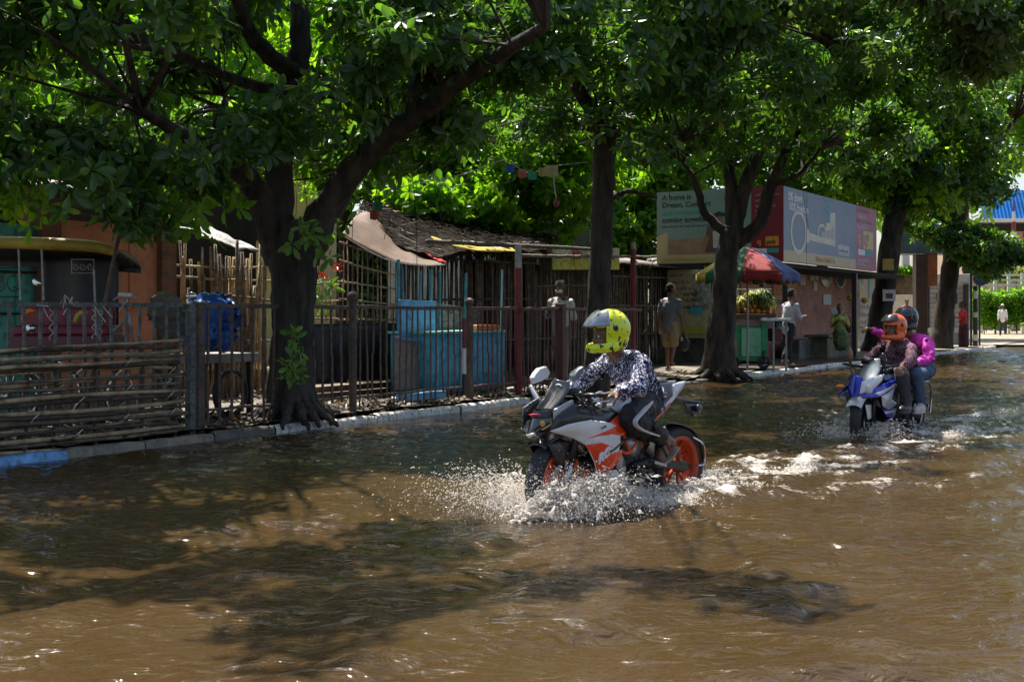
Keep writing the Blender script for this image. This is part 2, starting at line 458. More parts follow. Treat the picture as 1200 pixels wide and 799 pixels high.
def leaves(name, centers, dirs, size, mat_, parent, r, per=7, fold=.25, droop=.35, w=.42):
    # each centre is a twig tip carrying a rosette of obovate leaves, folded along the midrib
    n = len(centers); c = np.repeat(centers, per, 0); d = np.repeat(dirs, per, 0)
    k = n*per
    ang = (np.tile(np.arange(per), n)/per)*2*np.pi + np.repeat(r.random(n)*6.28, per) + r.normal(0, .25, k)
    ref = np.tile(np.array([[.31, .2, .93]]), (k, 1)); a = np.cross(d, ref); a /= np.linalg.norm(a, axis=1)[:, None]+1e-9
    b_ = np.cross(d, a)
    el = r.normal(.25, .3, k)[:, None]
    out = (a*np.cos(ang)[:, None] + b_*np.sin(ang)[:, None])*np.cos(el) + d*np.sin(el)
    out[:, 2] -= droop*r.random(k)
    out /= np.linalg.norm(out, axis=1)[:, None]
    up = d + r.normal(0, .35, (k, 3)); side = np.cross(out, up); side /= np.linalg.norm(side, axis=1)[:, None]+1e-9
    nrm = np.cross(side, out)
    Lf = size*r.uniform(.5, 1.25, k)[:, None]; wd = Lf*w*r.uniform(.8, 1.1, k)[:, None]
    curl = Lf*.14*r.uniform(-.2, 1.2, k)[:, None]
    p0 = c + out*Lf*.10
    p1 = c + out*Lf*.45 + side*wd*.36 + nrm*wd*fold*.5
    p2 = c + out*Lf*.72 + side*wd*.5 + nrm*(wd*fold*.6-curl*.4)
    p2b = c + out*Lf*.96 + side*wd*.32 + nrm*(wd*fold*.4-curl*.8)
    p3 = c + out*Lf*1.08 - nrm*curl
    p4 = c + out*Lf*.72 - side*wd*.5 + nrm*(wd*fold*.6-curl*.4)
    p4b = c + out*Lf*.96 - side*wd*.32 + nrm*(wd*fold*.4-curl*.8)
    p5 = c + out*Lf*.45 - side*wd*.36 + nrm*wd*fold*.5
    V = np.stack([p0, p1, p2, p2b, p3, p4b, p4, p5], 1).reshape(-1, 3)
    i = (np.arange(k)*8)[:, None]
    F = np.concatenate([i+np.array([[0, 1, 2, 3, 4]]), i+np.array([[0, 4, 5, 6, 7]])], 0)
    return npmesh(name, V, F, mat_, parent)

def spray(r, n, c, rad):   # points in a ragged ball, denser to the shell
    v = r.normal(0, 1, (n, 3)); v /= np.linalg.norm(v, axis=1)[:, None]
    q = r.random(n)**.45
    return np.array(c) + v*q[:, None]*np.array(rad)

def crown_points(r, blobs, dens):
    # blobs: (centre, (rx,ry,rz), clumps, twigs per clump, clump radius)
    P_, D_, CC = [], [], []
    for (c, rad, nc, nt_, cr_) in blobs:
        cc = spray(r, nc, c, rad); CC.append(cc)
        for q in cc:
            rr_ = cr_*r.uniform(.6, 1.25); m_ = max(3, int(nt_*dens*r.uniform(.5, 1.3)))
            pts = spray(r, m_, q, (rr_, rr_, rr_*.62))
            dd = pts - q; dd[:, 2] += rr_*.35; dd += r.normal(0, .25*rr_, dd.shape)
            dd /= np.linalg.norm(dd, axis=1)[:, None]+1e-9
            P_.append(pts); D_.append(dd)
    return np.concatenate(P_), np.concatenate(D_), np.concatenate(CC)

def curve(pts, n=6, jit=.0, r=random):
    pts = [Vector(p) for p in pts]; out = []
    for i in range(len(pts)-1):
        p0 = pts[max(i-1, 0)]; p1 = pts[i]; p2 = pts[i+1]; p3 = pts[min(i+2, len(pts)-1)]
        for k in range(n):
            t = k/n
            q = .5*((2*p1)+(p2-p0)*t+(2*p0-5*p1+4*p2-p3)*t*t+(3*p1-p0-3*p2+p3)*t**3)
            out.append(q + Vector((r.uniform(-jit, jit), r.uniform(-jit, jit), r.uniform(-jit, jit))))
    out.append(pts[-1]); return out
def lerp_r(rs, n):
    out = []
    for i in range(len(rs)-1):
        for k in range(n): out.append(rs[i]+(rs[i+1]-rs[i])*k/n)
    out.append(rs[-1]); return out

ALLTREES = []
def tree(name, label, loc, trunk, limbs, blobs, lm, seed, size=.17, per=7, dens=1.0, group=None, nside=14, roots=None, w=.42, tw=True, cat='tree', core=True, hang=0):
    r = np.random.default_rng(seed); rd = random.Random(seed)
    t = thing(name, label, cat, loc, 0, group)
    b = MB(); pts, rs = trunk
    b.tube(curve(pts, 6, .01, rd), lerp_r(rs, 6), nside, wob=.07)
    limbpts = [Vector(p) for p in curve(pts, 6)][-5:]
    for (lp, lr) in limbs:
        cp = curve(lp, 6, .02, rd); b.tube(cp, lerp_r(lr, 6), 9, wob=.06); limbpts += cp
    if roots:
        for (lp, lr) in roots: b.tube(curve(lp, 5, .02, rd), lerp_r(lr, 5), 7, wob=.12)
    b.build('trunk', M_bark, t, smooth=True)
    pp, dd, cc = crown_points(r, blobs, dens)
    if tw:
        tb = MB()
        for q in cc[::1]:
            q = Vector(q); best = min(limbpts, key=lambda a: (a-q).length + max(0, a.z-q.z)*.3)
            mid = (best+q)/2 + Vector((rd.uniform(-.3, .3), rd.uniform(-.3, .3), rd.uniform(0, .5)))
            L_ = (best-q).length
            tb.tube(curve([best, mid, q], 4), lerp_r([.016+.008*min(L_, 4), .014, .005], 4), 4, cap=False)
            for _ in range(3):
                e = q + Vector((rd.uniform(-.6, .6), rd.uniform(-.6, .6), rd.uniform(-.35, .3)))
                tb.tube([q, (q+e)/2+Vector((0, 0, .06)), e], [.006, .004, .003], 3, cap=False)
        for _ in range(hang):     # thin aerial roots and vines hanging below the limbs
            a = rd.choice(limbpts) + Vector((rd.uniform(-1, 1), rd.uniform(-1, 1), rd.uniform(-.1, .4)))
            h = rd.uniform(.5, 1.6)
            tb.tube(curve([a, a+Vector((rd.uniform(-.08, .08), 0, -h/2)), a+Vector((rd.uniform(-.15, .15), 0, -h))], 3), .004, 3, cap=False)
        tb.build('twigs', M_bark, t)
    leaves('crown', pp, dd, size, lm, t, r, per, w=w)
    ALLTREES.append((name, len(pp)*per))
    return t

# --- big forked tree behind the railing
Yb = 14.2
def q1(x, y, d=0): return P(x, y, Yb+d)
base = q1(343, 492); 
roots = []
for i in range(15):
    a = -2.9 + i*.42 + random.uniform(-.1, .1); Lr = random.uniform(.25, .55)
    d = Vector((math.cos(a), math.sin(a), 0))
    p = Vector((base.x, base.y, 0)) + d*.16
    roots.append(([p+Vector((0, 0, .5)), p+d*.08+Vector((0, 0, .28)), p+d*(.25)+Vector((0, 0, .16)), p+d*Lr+Vector((0, 0, .04))], [.07, .065, .05, .02]))
limbs1 = [
 ([q1(330, 300), q1(312, 245, -.1), q1(285, 205, -.4), q1(225, 165, -1.2), q1(165, 130, -2.2)], [.20, .17, .13, .085, .04]),
 ([q1(250, 185, -.8), q1(215, 215, -1.0), q1(150, 205, -1.6)], [.07, .05, .02]),
 ([q1(285, 205, -.4), q1(270, 150, 0), q1(262, 110, .4)], [.09, .06, .03]),
 ([q1(325, 260), q1(330, 170, .1), q1(348, 90, .3), q1(352, 20, .4), q1(345, -60, .6)], [.18, .15, .14, .11, .06]),
 ([q1(348, 90, .3), q1(300, 50, -.4), q1(270, -20, -1)], [.12, .09, .05]),
 ([q1(330, 110, .2), q1(270, 90, -.2), q1(190, 60, -1.2), q1(130, 50, -2)], [.08, .06, .04, .02]),
 ([q1(355, 300), q1(392, 230, -.1), q1(440, 170, -.3), q1(490, 135, -.6), q1(560, 80, -1.2), q1(640, 30, -2.2)], [.21, .165, .135, .11, .085, .05]),
 ([q1(490, 135, -.6), q1(500, 70, -.2), q1(530, -40, 0)], [.15, .11, .07]),
 ([q1(440, 170, -.3), q1(430, 110, .4), q1(400, 40, 1)], [.08, .06, .03]),
]
fol = Vector((base.x, base.y, 0))
B1 = []
def bl(x, y, Y, rx, ry, rz, nc, nt_, cr_): B1.append((P(x, y, Y), (rx, ry, rz), nc, nt_, cr_))
bl(80, 60, 12.5, 2.2, 2.0, 1.4, 24, 32, .5)
bl(40, 190, 12.4, .9, 1.2, .45, 8, 30, .4)
bl(150, 215, 12.0, 1.0, 1.0, .3, 7, 24, .35)
bl(300, 90, 14.5, 2.2, 1.0, 1.3, 8, 28, .42)
bl(250, 165, 15, 1.6, 1.0, .6, 8, 24, .38)
bl(430, 50, 13.2, 2.0, 1.6, 1.1, 22, 34, .48)
bl(560, 40, 14.0, 1.8, 1.4, 1.0, 18, 34, .48)
bl(450, 150, 14.8, 1.4, 1.2, .7, 8, 26, .42)
bl(250, -130, 14.5, 5.0, 2.6, 1.5, 34, 34, .6)
bl(300, -420, 16.5, 6.0, 3.0, 2.4, 44, 30, .8)
bl(-20, -60, 10.2, 2.8, 1.9, .9, 30, 34, .5)
B1.append((Vector((-2.9, 9.5, 7.2)), (1.9, 1.9, .8), 24, 24, .48))
B1.append((Vector((-5.6, 10.8, 7.0)), (2.4, 2.6, .8), 22, 24, .48))
B1.append((Vector((-.5, 9.2, 7.6)), (1.4, .5, .3), 6, 16, .42))
tree('broadleaf_tree', 'big dark tree with thick forked trunk and spreading roots, left of the lattice stall', fol,
     ([base+Vector((0, 0, -.15)), q1(340, 450), q1(342, 400), q1(345, 340), q1(343, 290), q1(345, 265)], [.34, .255, .235, .25, .28, .21]),
     limbs1, B1, M_leafA, 5, size=.18, hang=26, roots=roots)

# a low leafy shoot on its trunk
# --- straight dark trunk behind the yellow-helmeted rider
Y2 = 19.0
def q2(x, y, d=0): return P(x, y, Y2+d)
B2 = []
def bl2(x, y, Y, rx, ry, rz, nc, nt_, cr_): B2.append((P(x, y, Y), (rx, ry, rz), nc, nt_, cr_))
bl2(650, 40, 17.5, 3.0, 2.0, 1.3, 26, 36, .6)
bl2(770, 80, 17.5, 2.0, 1.8, 1.2, 22, 34, .5)
bl2(620, 130, 20, 2.2, 1.6, .9, 12, 26, .5)
bl2(740, -130, 18.5, 5.0, 3.0, 1.6, 32, 34, .65)
bl2(760, -360, 20, 6.0, 3.0, 2.4, 38, 30, .85)
tree('broadleaf_tree', 'straight dark trunk rising behind the rider with yellow helmet', (q2(702, 450).x, q2(702, 450).y, 0),
     ([P(697, 475, Y2), q2(700, 400), q2(703, 320), q2(706, 240), q2(710, 150), q2(716, 60), q2(722, -40), q2(728, -130)], [.25, .18, .165, .165, .17, .16, .14, .1]),
     [([q2(712, 130), q2(740, 60, -1), q2(790, 0, -2), q2(860, -60, -3)], [.13, .1, .07, .03]),
      ([q2(708, 160), q2(670, 90, -.8), q2(620, 40, -1.6), q2(560, 0, -2.6)], [.12, .09, .06, .03]),
      ([q2(706, 235), q2(735, 225, .3), q2(770, 232, .4)], [.06, .04, .02]),
      ([q2(712, 160), q2(750, 155, -.5), q2(800, 165, -1)], [.06, .045, .02])],
     B2, M_leafA, 6, size=.18, hang=8)

# --- forked tree in front of the fruit cart
Y3 = 24.3
def q3(x, y, d=0): return P(x, y, Y3+d)
B3 = []
def bl3(x, y, Y, rx, ry, rz, nc, nt_, cr_): B3.append((P(x, y, Y), (rx, ry, rz), nc, nt_, cr_))
bl3(830, 50, 21.5, 3.0, 2.2, 1.6, 24, 32, .6)
bl3(800, 150, 24, 2.6, 2.0, 1.0, 16, 26, .55)
bl3(960, 90, 23, 3.2, 2.4, 1.4, 25, 32, .6)
bl3(900, -110, 22, 6.0, 3.6, 1.8, 26, 34, .7)
bl3(960, -320, 25, 7.0, 3.5, 2.6, 18, 30, .95)
bl3(800, -30, 15.0, 1.4, 1.2, .6, 9, 36, .42)
B3.append((Vector((4.2, 28.6, 8.2)), (2.4, 2.4, .9), 34, 34, .6))
bl3(990, 170, 26, 2.0, 1.5, .8, 14, 24, .5)
rt = []
b3 = q3(842, 436)
for i in range(11):
    a = -2.9+i*.57; d = Vector((math.cos(a), math.sin(a), 0)); p = Vector((b3.x, b3.y, 0))+d*.17
    rt.append(([p+Vector((0, 0, .45)), p+d*.09+Vector((0, 0, .24)), p+d*.35+Vector((0, 0, .08)), p+d*random.uniform(.35, .55)+Vector((0, 0, .02))], [.08, .075, .05, .02]))
tree('broadleaf_tree', 'forked tree with buttressed base standing left of the green fruit cart', (b3.x, b3.y, 0),
     ([P(841, 446, Y3), q3(844, 400), q3(848, 350), q3(852, 300), q3(860, 265)], [.38, .28, .23, .21, .20]),
     [([q3(858, 280), q3(858, 230, .1), q3(855, 180, .2), q3(880, 130, 0), q3(900, 60, -.5), q3(905, -40, -1)], [.15, .13, .10, .12, .10, .06]),
      ([q3(862, 285), q3(890, 262, -.1), q3(905, 215, -.2), q3(920, 180, -.4), q3(950, 130, -1), q3(1000, 60, -2)], [.15, .13, .11, .09, .07, .04]),
      ([q3(905, 215, -.2), q3(935, 205, -.3), q3(965, 170, -.6)], [.07, .05, .025]),
      ([q3(848, 272), q3(825, 248, -.1), q3(815, 215, -.2), q3(800, 190, -.3)], [.10, .08, .06, .03]),
      ([q3(862, 270), q3(873, 220), q3(895, 150, .4), q3(890, 70, .8)], [.15, .14, .11, .07])],
     B3, M_leafA, 8, size=.2, hang=6, roots=rt)

# --- leaning tree with notices nailed on, past the billboard
Y4 = 41.0
def q4(x, y, d=0): return P(x, y, Y4+d)
B4 = []
def bl4(x, y, Y, rx, ry, rz, nc, nt_, cr_): B4.append((P(x, y, Y), (rx, ry, rz), nc, nt_, cr_))
bl4(1030, 150, 40, 4.0, 3.5, 2.4, 40, 30, .8)
bl4(1010, 40, 38, 5.0, 4.0, 2.4, 24, 30, .8)
bl4(1090, 215, 42, 2.6, 2.2, 1.3, 26, 26, .7)
tree('broadleaf_tree', 'leaning dark tree with a yellow notice nailed to its trunk, right of the billboard', (q4(1030, 410).x, q4(1030, 410).y, 0),
     ([q4(1024, 416), q4(1030, 380), q4(1038, 330), q4(1046, 270), q4(1057, 222)], [.45, .36, .33, .33, .30]),
     [([q4(1057, 222), q4(1060, 150), q4(1040, 70)], [.3, .2, .1]), ([q4(1056, 225), q4(1085, 180), q4(1120, 120, -1)], [.2, .14, .06])],
     B4, M_leafA, 9, size=.21, w=.5, dens=1.4)
# --- dark tree where the kerb ends
Y5 = 44.5
def q5(x, y, d=0): return P(x, y, Y5+d)
B5 = []
def bl5(x, y, Y, rx, ry, rz, nc, nt_, cr_): B5.append((P(x, y, Y), (rx, ry, rz), nc, nt_, cr_))
bl5(1100, 130, 42, 3.2, 3.0, 2.3, 40, 30, .85)
bl5(1145, 290, 43, 1.5, 1.2, .6, 22, 34, .45)
bl5(1170, 300, 42.6, 1.0, 1.0, .8, 12, 24, .45)
bl5(1120, 10, 38, 6.0, 5.0, 2.4, 28, 30, .9)
bl5(1090, 250, 44, 1.6, 1.3, 1.0, 12, 24, .6)
tree('broadleaf_tree', 'dark tree at the end of the kerb beside the woman in red', (q5(1104, 408).x, q5(1104, 408).y, 0),
     ([q5(1101, 411), q5(1105, 385), q5(1110, 340), q5(1117, 290), q5(1125, 240)], [.5, .36, .31, .3, .3]),
     [([q5(1125, 240), q5(1150, 190), q5(1190, 140, -1)], [.22, .16, .08]), ([q5(1125, 240), q5(1115, 170), q5(1120, 90)], [.25, .18, .1])],
     B5, M_leafA, 10, size=.22, w=.5, dens=1.4)
# --- overhanging near boughs, upper right: the tree itself stands right of the frame on the near side
B6 = []
def bl6(x, y, Y, rx, ry, rz, nc, nt_, cr_): B6.append((P(x, y, Y), (rx, ry, rz), nc, nt_, cr_))
bl6(1130, 10, 19, 2.6, 2.4, .7, 34, 34, .5)
bl6(1010, -20, 17, 2.0, 1.8, .5, 22, 34, .45)
bl6(1200, 30, 22, 2.0, 2.0, .8, 18, 30, .5)
bl6(1250, -60, 20, 3, 3, 1.2, 20, 30, .6)
tree('broadleaf_tree', 'tree outside the right edge whose pale leafy bough hangs into the top corner', (17.5, 24, 0),
     ([(17.5, 24, -.2), (17.3, 23.8, 2), (16.6, 23.4, 4.2)], [.35, .3, .25]),
     [([(16.6, 23.4, 4.2), (13, 21.5, 5.6), (9.5, 20, 6.2), (6.5, 18.5, 6.4)], [.2, .13, .08, .03]), ([(16.6, 23.4, 4.2), (15.5, 22, 6.5), (13, 20, 7)], [.15, .1, .05])],
     B6, M_leafC, 12, size=.2, w=.4)

# --- sunlit trees behind the stalls
def bgtree(label, px, Y, h, blobs, lm, seed, size=.24, dens=1, tr=.2):
    x = (px-600)/FPX*Y; Bb = []
    for (bx, by, dy, rx, ry, rz, nc, nt_, cr_) in blobs: Bb.append((P(bx, by, Y+dy), (rx, ry, rz), nc, nt_, cr_))
    top = Vector((x, Y, h))
    tree('background_tree', label, (x, Y, 0), ([(x, Y, 0), (x+.1, Y, h*.35), (x, Y, h*.6)], [tr, tr*.8, tr*.6]),
         [([Vector((x, Y, h*.55)), Vector((x+1, Y, h*.75)), Vector((x+2, Y, h*.9))], [tr*.6, tr*.4, .04]),
          ([Vector((x, Y, h*.5)), Vector((x-1, Y, h*.7)), Vector((x-2, Y, h*.9))], [tr*.6, tr*.4, .04])],
         Bb, lm, seed, size=size, dens=dens, group='leafy trees behind the stalls', w=.5)
bgtree('sunlit tree behind the rickshaw shed at far left', 60, 24, 7, [(40, 150, 0, 3.5, 2.5, 2.2, 60, 24, .7), (150, 90, 1, 3.5, 2.5, 2.6, 60, 24, .7), (230, 190, 0, 1.8, 1.5, 1.0, 24, 22, .55)], M_leafB, 21)
bgtree('sunlit tree seen between the big tree and the thatched roof', 400, 27, 8, [(400, 60, 0, 4.2, 3, 2.6, 70, 24, .8), (300, 180, 0, 2.2, 2, 1.2, 20, 20, .6), (470, 190, 0, 2.0, 1.6, 1.4, 22, 20, .6)], M_leafB, 22)
bgtree('bright yellow-green tree above the thatched roof', 585, 26, 7, [(600, 225, 0, 1.7, 1.5, 1.1, 40, 26, .5), (560, 262, -1, 1.1, 1.0, .5, 18, 24, .45), (500, 228, -2, 1.3, 1.0, .5, 20, 24, .42), (530, 130, 2, 2.8, 2.2, 1.5, 50, 24, .7), (660, 190, 0, 1.6, 1.5, 1.1, 30, 24, .55)], M_leafB, 23, size=.22)
bgtree('bright tree right of the straight trunk and behind the billboard', 745, 37, 9, [(745, 215, 0, 1.9, 1.5, 1.8, 40, 24, .6), (730, 260, -1, 1.2, .9, .9, 18, 22, .5), (800, 130, 1, 3.9, 2.5, 2.6, 50, 24, .8), (650, 120, 2, 3.4, 2.5, 2.4, 40, 24, .8)], M_leafB, 24, size=.24)
bgtree('tall leafy tree rising behind the billboards', 960, 40, 10, [(920, 150, 0, 4.5, 3, 3.0, 70, 24, .95), (1020, 200, 2, 3.2, 2.5, 2.0, 40, 22, .8), (860, 60, 2, 5.0, 3.5, 2.8, 60, 24, 1.0)], M_leafB, 25, size=.3)
bgtree('distant leafy tree behind the far buildings', 1130, 62, 14, [(1060, 120, 0, 7, 4, 5.5, 70, 24, 1.5), (1170, 70, 2, 7, 4, 4, 60, 24, 1.4), (1215, 165, 2, 4, 3, 1.5, 22, 24, 1.2), (1090, 240, 0, 3, 3, 1.6, 14, 22, 1.2)], M_leafB, 26, size=.45)
bgtree('far tall tree closing the view behind the rickshaw shed', 150, 42, 14, [(60, 60, 0, 8, 4, 5, 90, 24, 1.4), (250, 40, 0, 7, 4, 5, 80, 24, 1.4)], M_leafB, 27, size=.42)
bgtree('far tall tree closing the view behind the thatched stalls', 560, 46, 15, [(480, 80, 0, 8, 4, 5, 80, 24, 1.4), (680, 90, 0, 8, 4, 5, 90, 24, 1.4), (600, 190, 0, 4, 3, 2, 30, 24, 1.2)], M_leafB, 28, size=.42)
print('TREES', sum(a[1] for a in ALLTREES), ALLTREES)
# ---------------------------------------------------------------- materials of the stalls
M_rail = mat('rusty railing paint', (.085, .052, .038), .6, .5, 14, .5, 60, col2=(.16, .10, .07))
M_railb = mat('worn blue grey railing paint', (.08, .10, .105), .6, .5, 12, .5, 60, col2=(.20, .21, .19), dirt=.9)
M_railm = mat('maroon railing paint', (.12, .035, .03), .55, .4, 14, .4, 60, dirt=.6)
M_bam = mat('weathered bamboo', (.34, .21, .10), .55, .45, 5, .5, 40, col2=(.60, .43, .24), dirt=.3)
M_bamd = mat('grey old bamboo', (.12, .09, .06), .7, .5, 6, .5, 40, col2=(.27, .21, .14), dirt=.7)
M_bamk = mat('dark rotten bamboo', (.06, .045, .03), .8, .5, 6, .5, 40, col2=(.14, .10, .065))
M_turq = mat('turquoise painted boards', (.07, .38, .33), .6, .25, 3, .2, 30, dirt=.6)
M_terra = mat('terracotta painted board', (.52, .20, .105), .65, .15, 2.5, .12, 40, dirt=.3)
M_brick = None
def brickmat(name, c1, c2, mortar, sc_=9):
    m = bpy.data.materials.new(name); m.use_nodes = True; n = m.node_tree; b = n.nodes['Principled BSDF']; L = n.links.new
    tc = n.nodes.new('ShaderNodeTexCoord'); br = n.nodes.new('ShaderNodeTexBrick'); br.inputs['Scale'].default_value = sc_/2
    mp = n.nodes.new('ShaderNodeMapping'); mp.inputs['Rotation'].default_value = (R(90), 0, 0)
    L(tc.outputs['Object'], mp.inputs[0]); L(mp.outputs[0], br.inputs['Vector'])
    br.inputs['Color1'].default_value = (*c1, 1); br.inputs['Color2'].default_value = (*c2, 1); br.inputs['Mortar'].default_value = (*mortar, 1)
    br.inputs['Mortar Size'].default_value = .03
    nz = n.nodes.new('ShaderNodeTexNoise'); nz.inputs['Scale'].default_value = 7; nz.inputs['Detail'].default_value = 6
    L(tc.outputs['Object'], nz.inputs['Vector'])
    mx = n.nodes.new('ShaderNodeMix'); mx.data_type = 'RGBA'; mx.blend_type = 'MULTIPLY'; mx.inputs[0].default_value = .8
    L(br.outputs[0], mx.inputs[6]); L(nz.outputs[0], mx.inputs[7]); L(mx.outputs[2], b.inputs['Base Color']); b.inputs['Roughness'].default_value = .85
    bp = n.nodes.new('ShaderNodeBump'); bp.inputs['Strength'].default_value = .6; bp.inputs['Distance'].default_value = .02; L(br.outputs['Fac'], bp.inputs['Height']); bp.invert = True
    L(bp.outputs[0], b.inputs['Normal']); return m
M_brick = brickmat('old brick', (.40, .16, .09), (.30, .13, .08), (.20, .16, .12))
M_dark = mat('flat near black', (.022, .018, .015), .9, .4, 3)
M_black = mat('black plastic sheet', (.018, .017, .018), .45, .3, 5, .4, 18)
M_tin = mat('rusty corrugated tin', (.16, .10, .075), .6, .5, 3, .3, 30, col2=(.28, .22, .19), dirt=.6)
M_tarptan = mat('faded brown tarpaulin', (.14, .085, .058), .75, .2, 3.5, .25, 25, dirt=.35)
M_thatch = mat('rotten dark thatch', (.016, .013, .010), .9, .5, 6, .9, 40, col2=(.040, .030, .022), spec=.05)
M_straw = mat('pale straw', (.42, .32, .18), .8, .4, 8)
M_blue = mat('sky blue painted board', (.13, .38, .66), .5, .2, 3, .2, 30, dirt=.5)
M_cyan = mat('turquoise blue painted sheet', (.12, .46, .62), .45, .2, 3, .15, 30, dirt=.45)
M_cyant = mat('mint painted top', (.25, .62, .55), .5, .15, 3, dirt=.4)
M_bpost = mat('teal blue painted pole', (.06, .26, .34), .5, .3, 6, .2, 40, dirt=.5)
M_ply = mat('weathered plywood', (.30, .23, .19), .7, .25, 4, .2, 30, dirt=.4)
M_red = mat('red painted steel', (.22, .025, .02), .5, .25, 8, .2, 40, dirt=.45)
M_silver = mat('silver painted steel', (.32, .31, .30), .4, .25, 8, .2, 40, metal=.3, dirt=.4)
M_white = mat('white paint', (.72, .70, .66), .5, .12, 6, dirt=.3)
M_yel = mat('yellow cloth', (.55, .42, .06), .7, .3, 5, .2, 20)
M_wood = mat('grey wet wood', (.11, .085, .065), .7, .4, 6, .5, 40, stretch=(1, 8, 8))
M_bluetarp = mat('blue plastic cover', (.015, .10, .34), .38, .25, 4, .35, 12)
M_sack = mat('olive sack cloth', (.13, .12, .085), .85, .3, 8, .4, 50)
M_chrome = mat('chrome', (.75, .75, .75), .15, .05, 4, metal=1)
M_rubber = mat('black rubber', (.02, .02, .02), .6, .2, 10, .2, 60)
M_blackp = mat('black plastic', (.02, .02, .022), .38, .2, 10, .05, 60)
M_maroon = mat('maroon vinyl', (.20, .015, .03), .35, .2, 5, .1, 20)
M_orange = mat('orange plastic', (.75, .17, .02), .4, .15, 6)
M_rope = mat('pale frayed rope', (.5, .47, .4), .9, .3, 20)
M_leaflow = leafmat('low shoots', (.08, .16, .04), (.14, .26, .06), (.22, .34, .08), .35)

def bamboo(b, p0, p1, r, nodes=True, bend=.02, n=7):
    p0 = Vector(p0); p1 = Vector(p1); L = (p1-p0).length; k = max(3, int(L/.32)); pts = []; rs = []
    off = Vector((random.uniform(-1, 1), random.uniform(-1, 1), random.uniform(-1, 1)))*bend
    for i in range(k+1):
        t = i/k; q = p0.lerp(p1, t) + off*math.sin(math.pi*t) + Vector((random.uniform(-1, 1), random.uniform(-1, 1), random.uniform(-1, 1)))*bend*.15
        if nodes and 0 < i < k:
            d = (p1-p0).normalized()*.012
            pts += [q-d, q, q+d]; rs += [r*(1-.12*t), r*1.22*(1-.12*t), r*(1-.12*t)]
        else: pts.append(q); rs.append(r*(1-.12*t))
    b.tube(pts, rs, n)

# ---------------------------------------------------------------- railing, in bays between posts
def railing(px0, px1, label, m, spacing, t=.3, zt=1.34, zb=.28, low=.12, tilt=.02, w_=.014):
    s0, s1 = SX(px0, t), SX(px1, t)
    th = thing('metal_railing', label, 'railing', W(s0, t, 0), RA, 'bays of the roadside railing')
    for (z, nm, hh) in ((zt, 'top_rail', .045), (zb, 'bottom_rail', .03)):
        b = MB(); pts = [W(s0+(s1-s0)*i/8, t+.012*noise.noise(Vector((i*1.3+s0, z, 0))), z+.014*noise.noise(Vector((i*.9+s0, z, 4)))) for i in range(9)]
        for i in range(8): b.beam(pts[i], pts[i+1]+(pts[i+1]-pts[i])*.01, .03, hh)
        b.build(nm, m, th, bevel=.004)
    k = 0; s = s0+spacing*.5
    while s < s1-.04:
        b = MB(); a = random.gauss(0, tilt); c = random.gauss(0, tilt*.5)
        z0 = low if random.random() < .8 else zb-.05
        zm = (z0+zt)/2
        b.beam(W(s+a*.5, t+c, z0), W(s+random.gauss(0, .006), t+random.gauss(0, .006), zm), w_, w_*2.0, up=U)
        b.beam(W(s+random.gauss(0, .004), t, zm-.004), W(s-a*.5, t-c*.3, zt+random.choice([-.02, -.02, .02])), w_, w_*2.0, up=U)
        b.build('bar', m, th); s += spacing*random.uniform(.93, 1.07)
    return th
def post(parent_label, px, t, z1, r, m, name='railing_post', ball=False, group='posts of the roadside railing', z0=-.1, sq=False, lean=0):
    p = WP(px, t); th = thing(name, parent_label, 'post', p, RA, group)
    b = MB()
    if sq: b.beam(p+Vector((0, 0, z0)), p+Vector((lean, 0, z1)), r*2, r*2, up=U)
    else: b.tube([p+Vector((0, 0, z0)), p+Vector((lean*.5, 0, (z0+z1)/2)), p+Vector((lean, 0, z1))], r, 10)
    b.build('shaft', m, th, bevel=.004 if sq else 0)
    if ball:
        b = MB(); b.ell(p+Vector((lean, 0, z1+r*.8)), r*1.5, nu=10, nv=7); b.build('knob', m, th, smooth=True)
    return th
railing(-60, 220, 'worn blue-grey railing bay behind the bamboo screen', M_railb, .165, w_=.015)
railing(237, 409, 'rusty railing bay in front of the big forked tree', M_rail, .165, w_=.015)
railing(418, 543, 'brown railing bay in front of the black sheet and blue counter', M_rail, .135, w_=.012)
railing(551, 604, 'brown railing bay ending at the red and silver pole', M_railm, .125, w_=.012)
railing(611, 655, 'maroon railing bay in front of the masked man', M_railm, .125, w_=.012)
railing(660, 752, 'maroon railing bay behind the yellow-helmeted rider', M_railm, .14, w_=.012)
post('thick pale blue railing post at the right end of the bamboo screen', 223, .26, 1.36, .038, M_railb, sq=True)
post('thick brown railing post just right of the pale blue post', 233, .3, 1.38, .045, M_rail, sq=True)
post('rusty railing post with round knob by the black sheet', 413.5, .3, 1.42, .048, M_rail, ball=True)
post('dark railing post with knob beside the red and white striped marker', 550, .3, 1.38, .045, M_rail, ball=True)
post('maroon railing post in front of the masked man', 657.5, .3, 1.42, .06, M_railm, sq=True)
# striped marker post: black foot, white, red
p = WP(544, .16); th = thing('marker_post', 'slim marker post striped red over white against the railing', 'marker post', p, RA)
for (y0, y1, m) in ((462, 438, M_blackp), (438, 408, M_white), (408, 373, M_red)):
    b = MB(); b.tube([(p.x, p.y, ZY(y0, p.y)), (p.x, p.y, ZY(y1, p.y))], .028, 10); b.build('band', m, th)
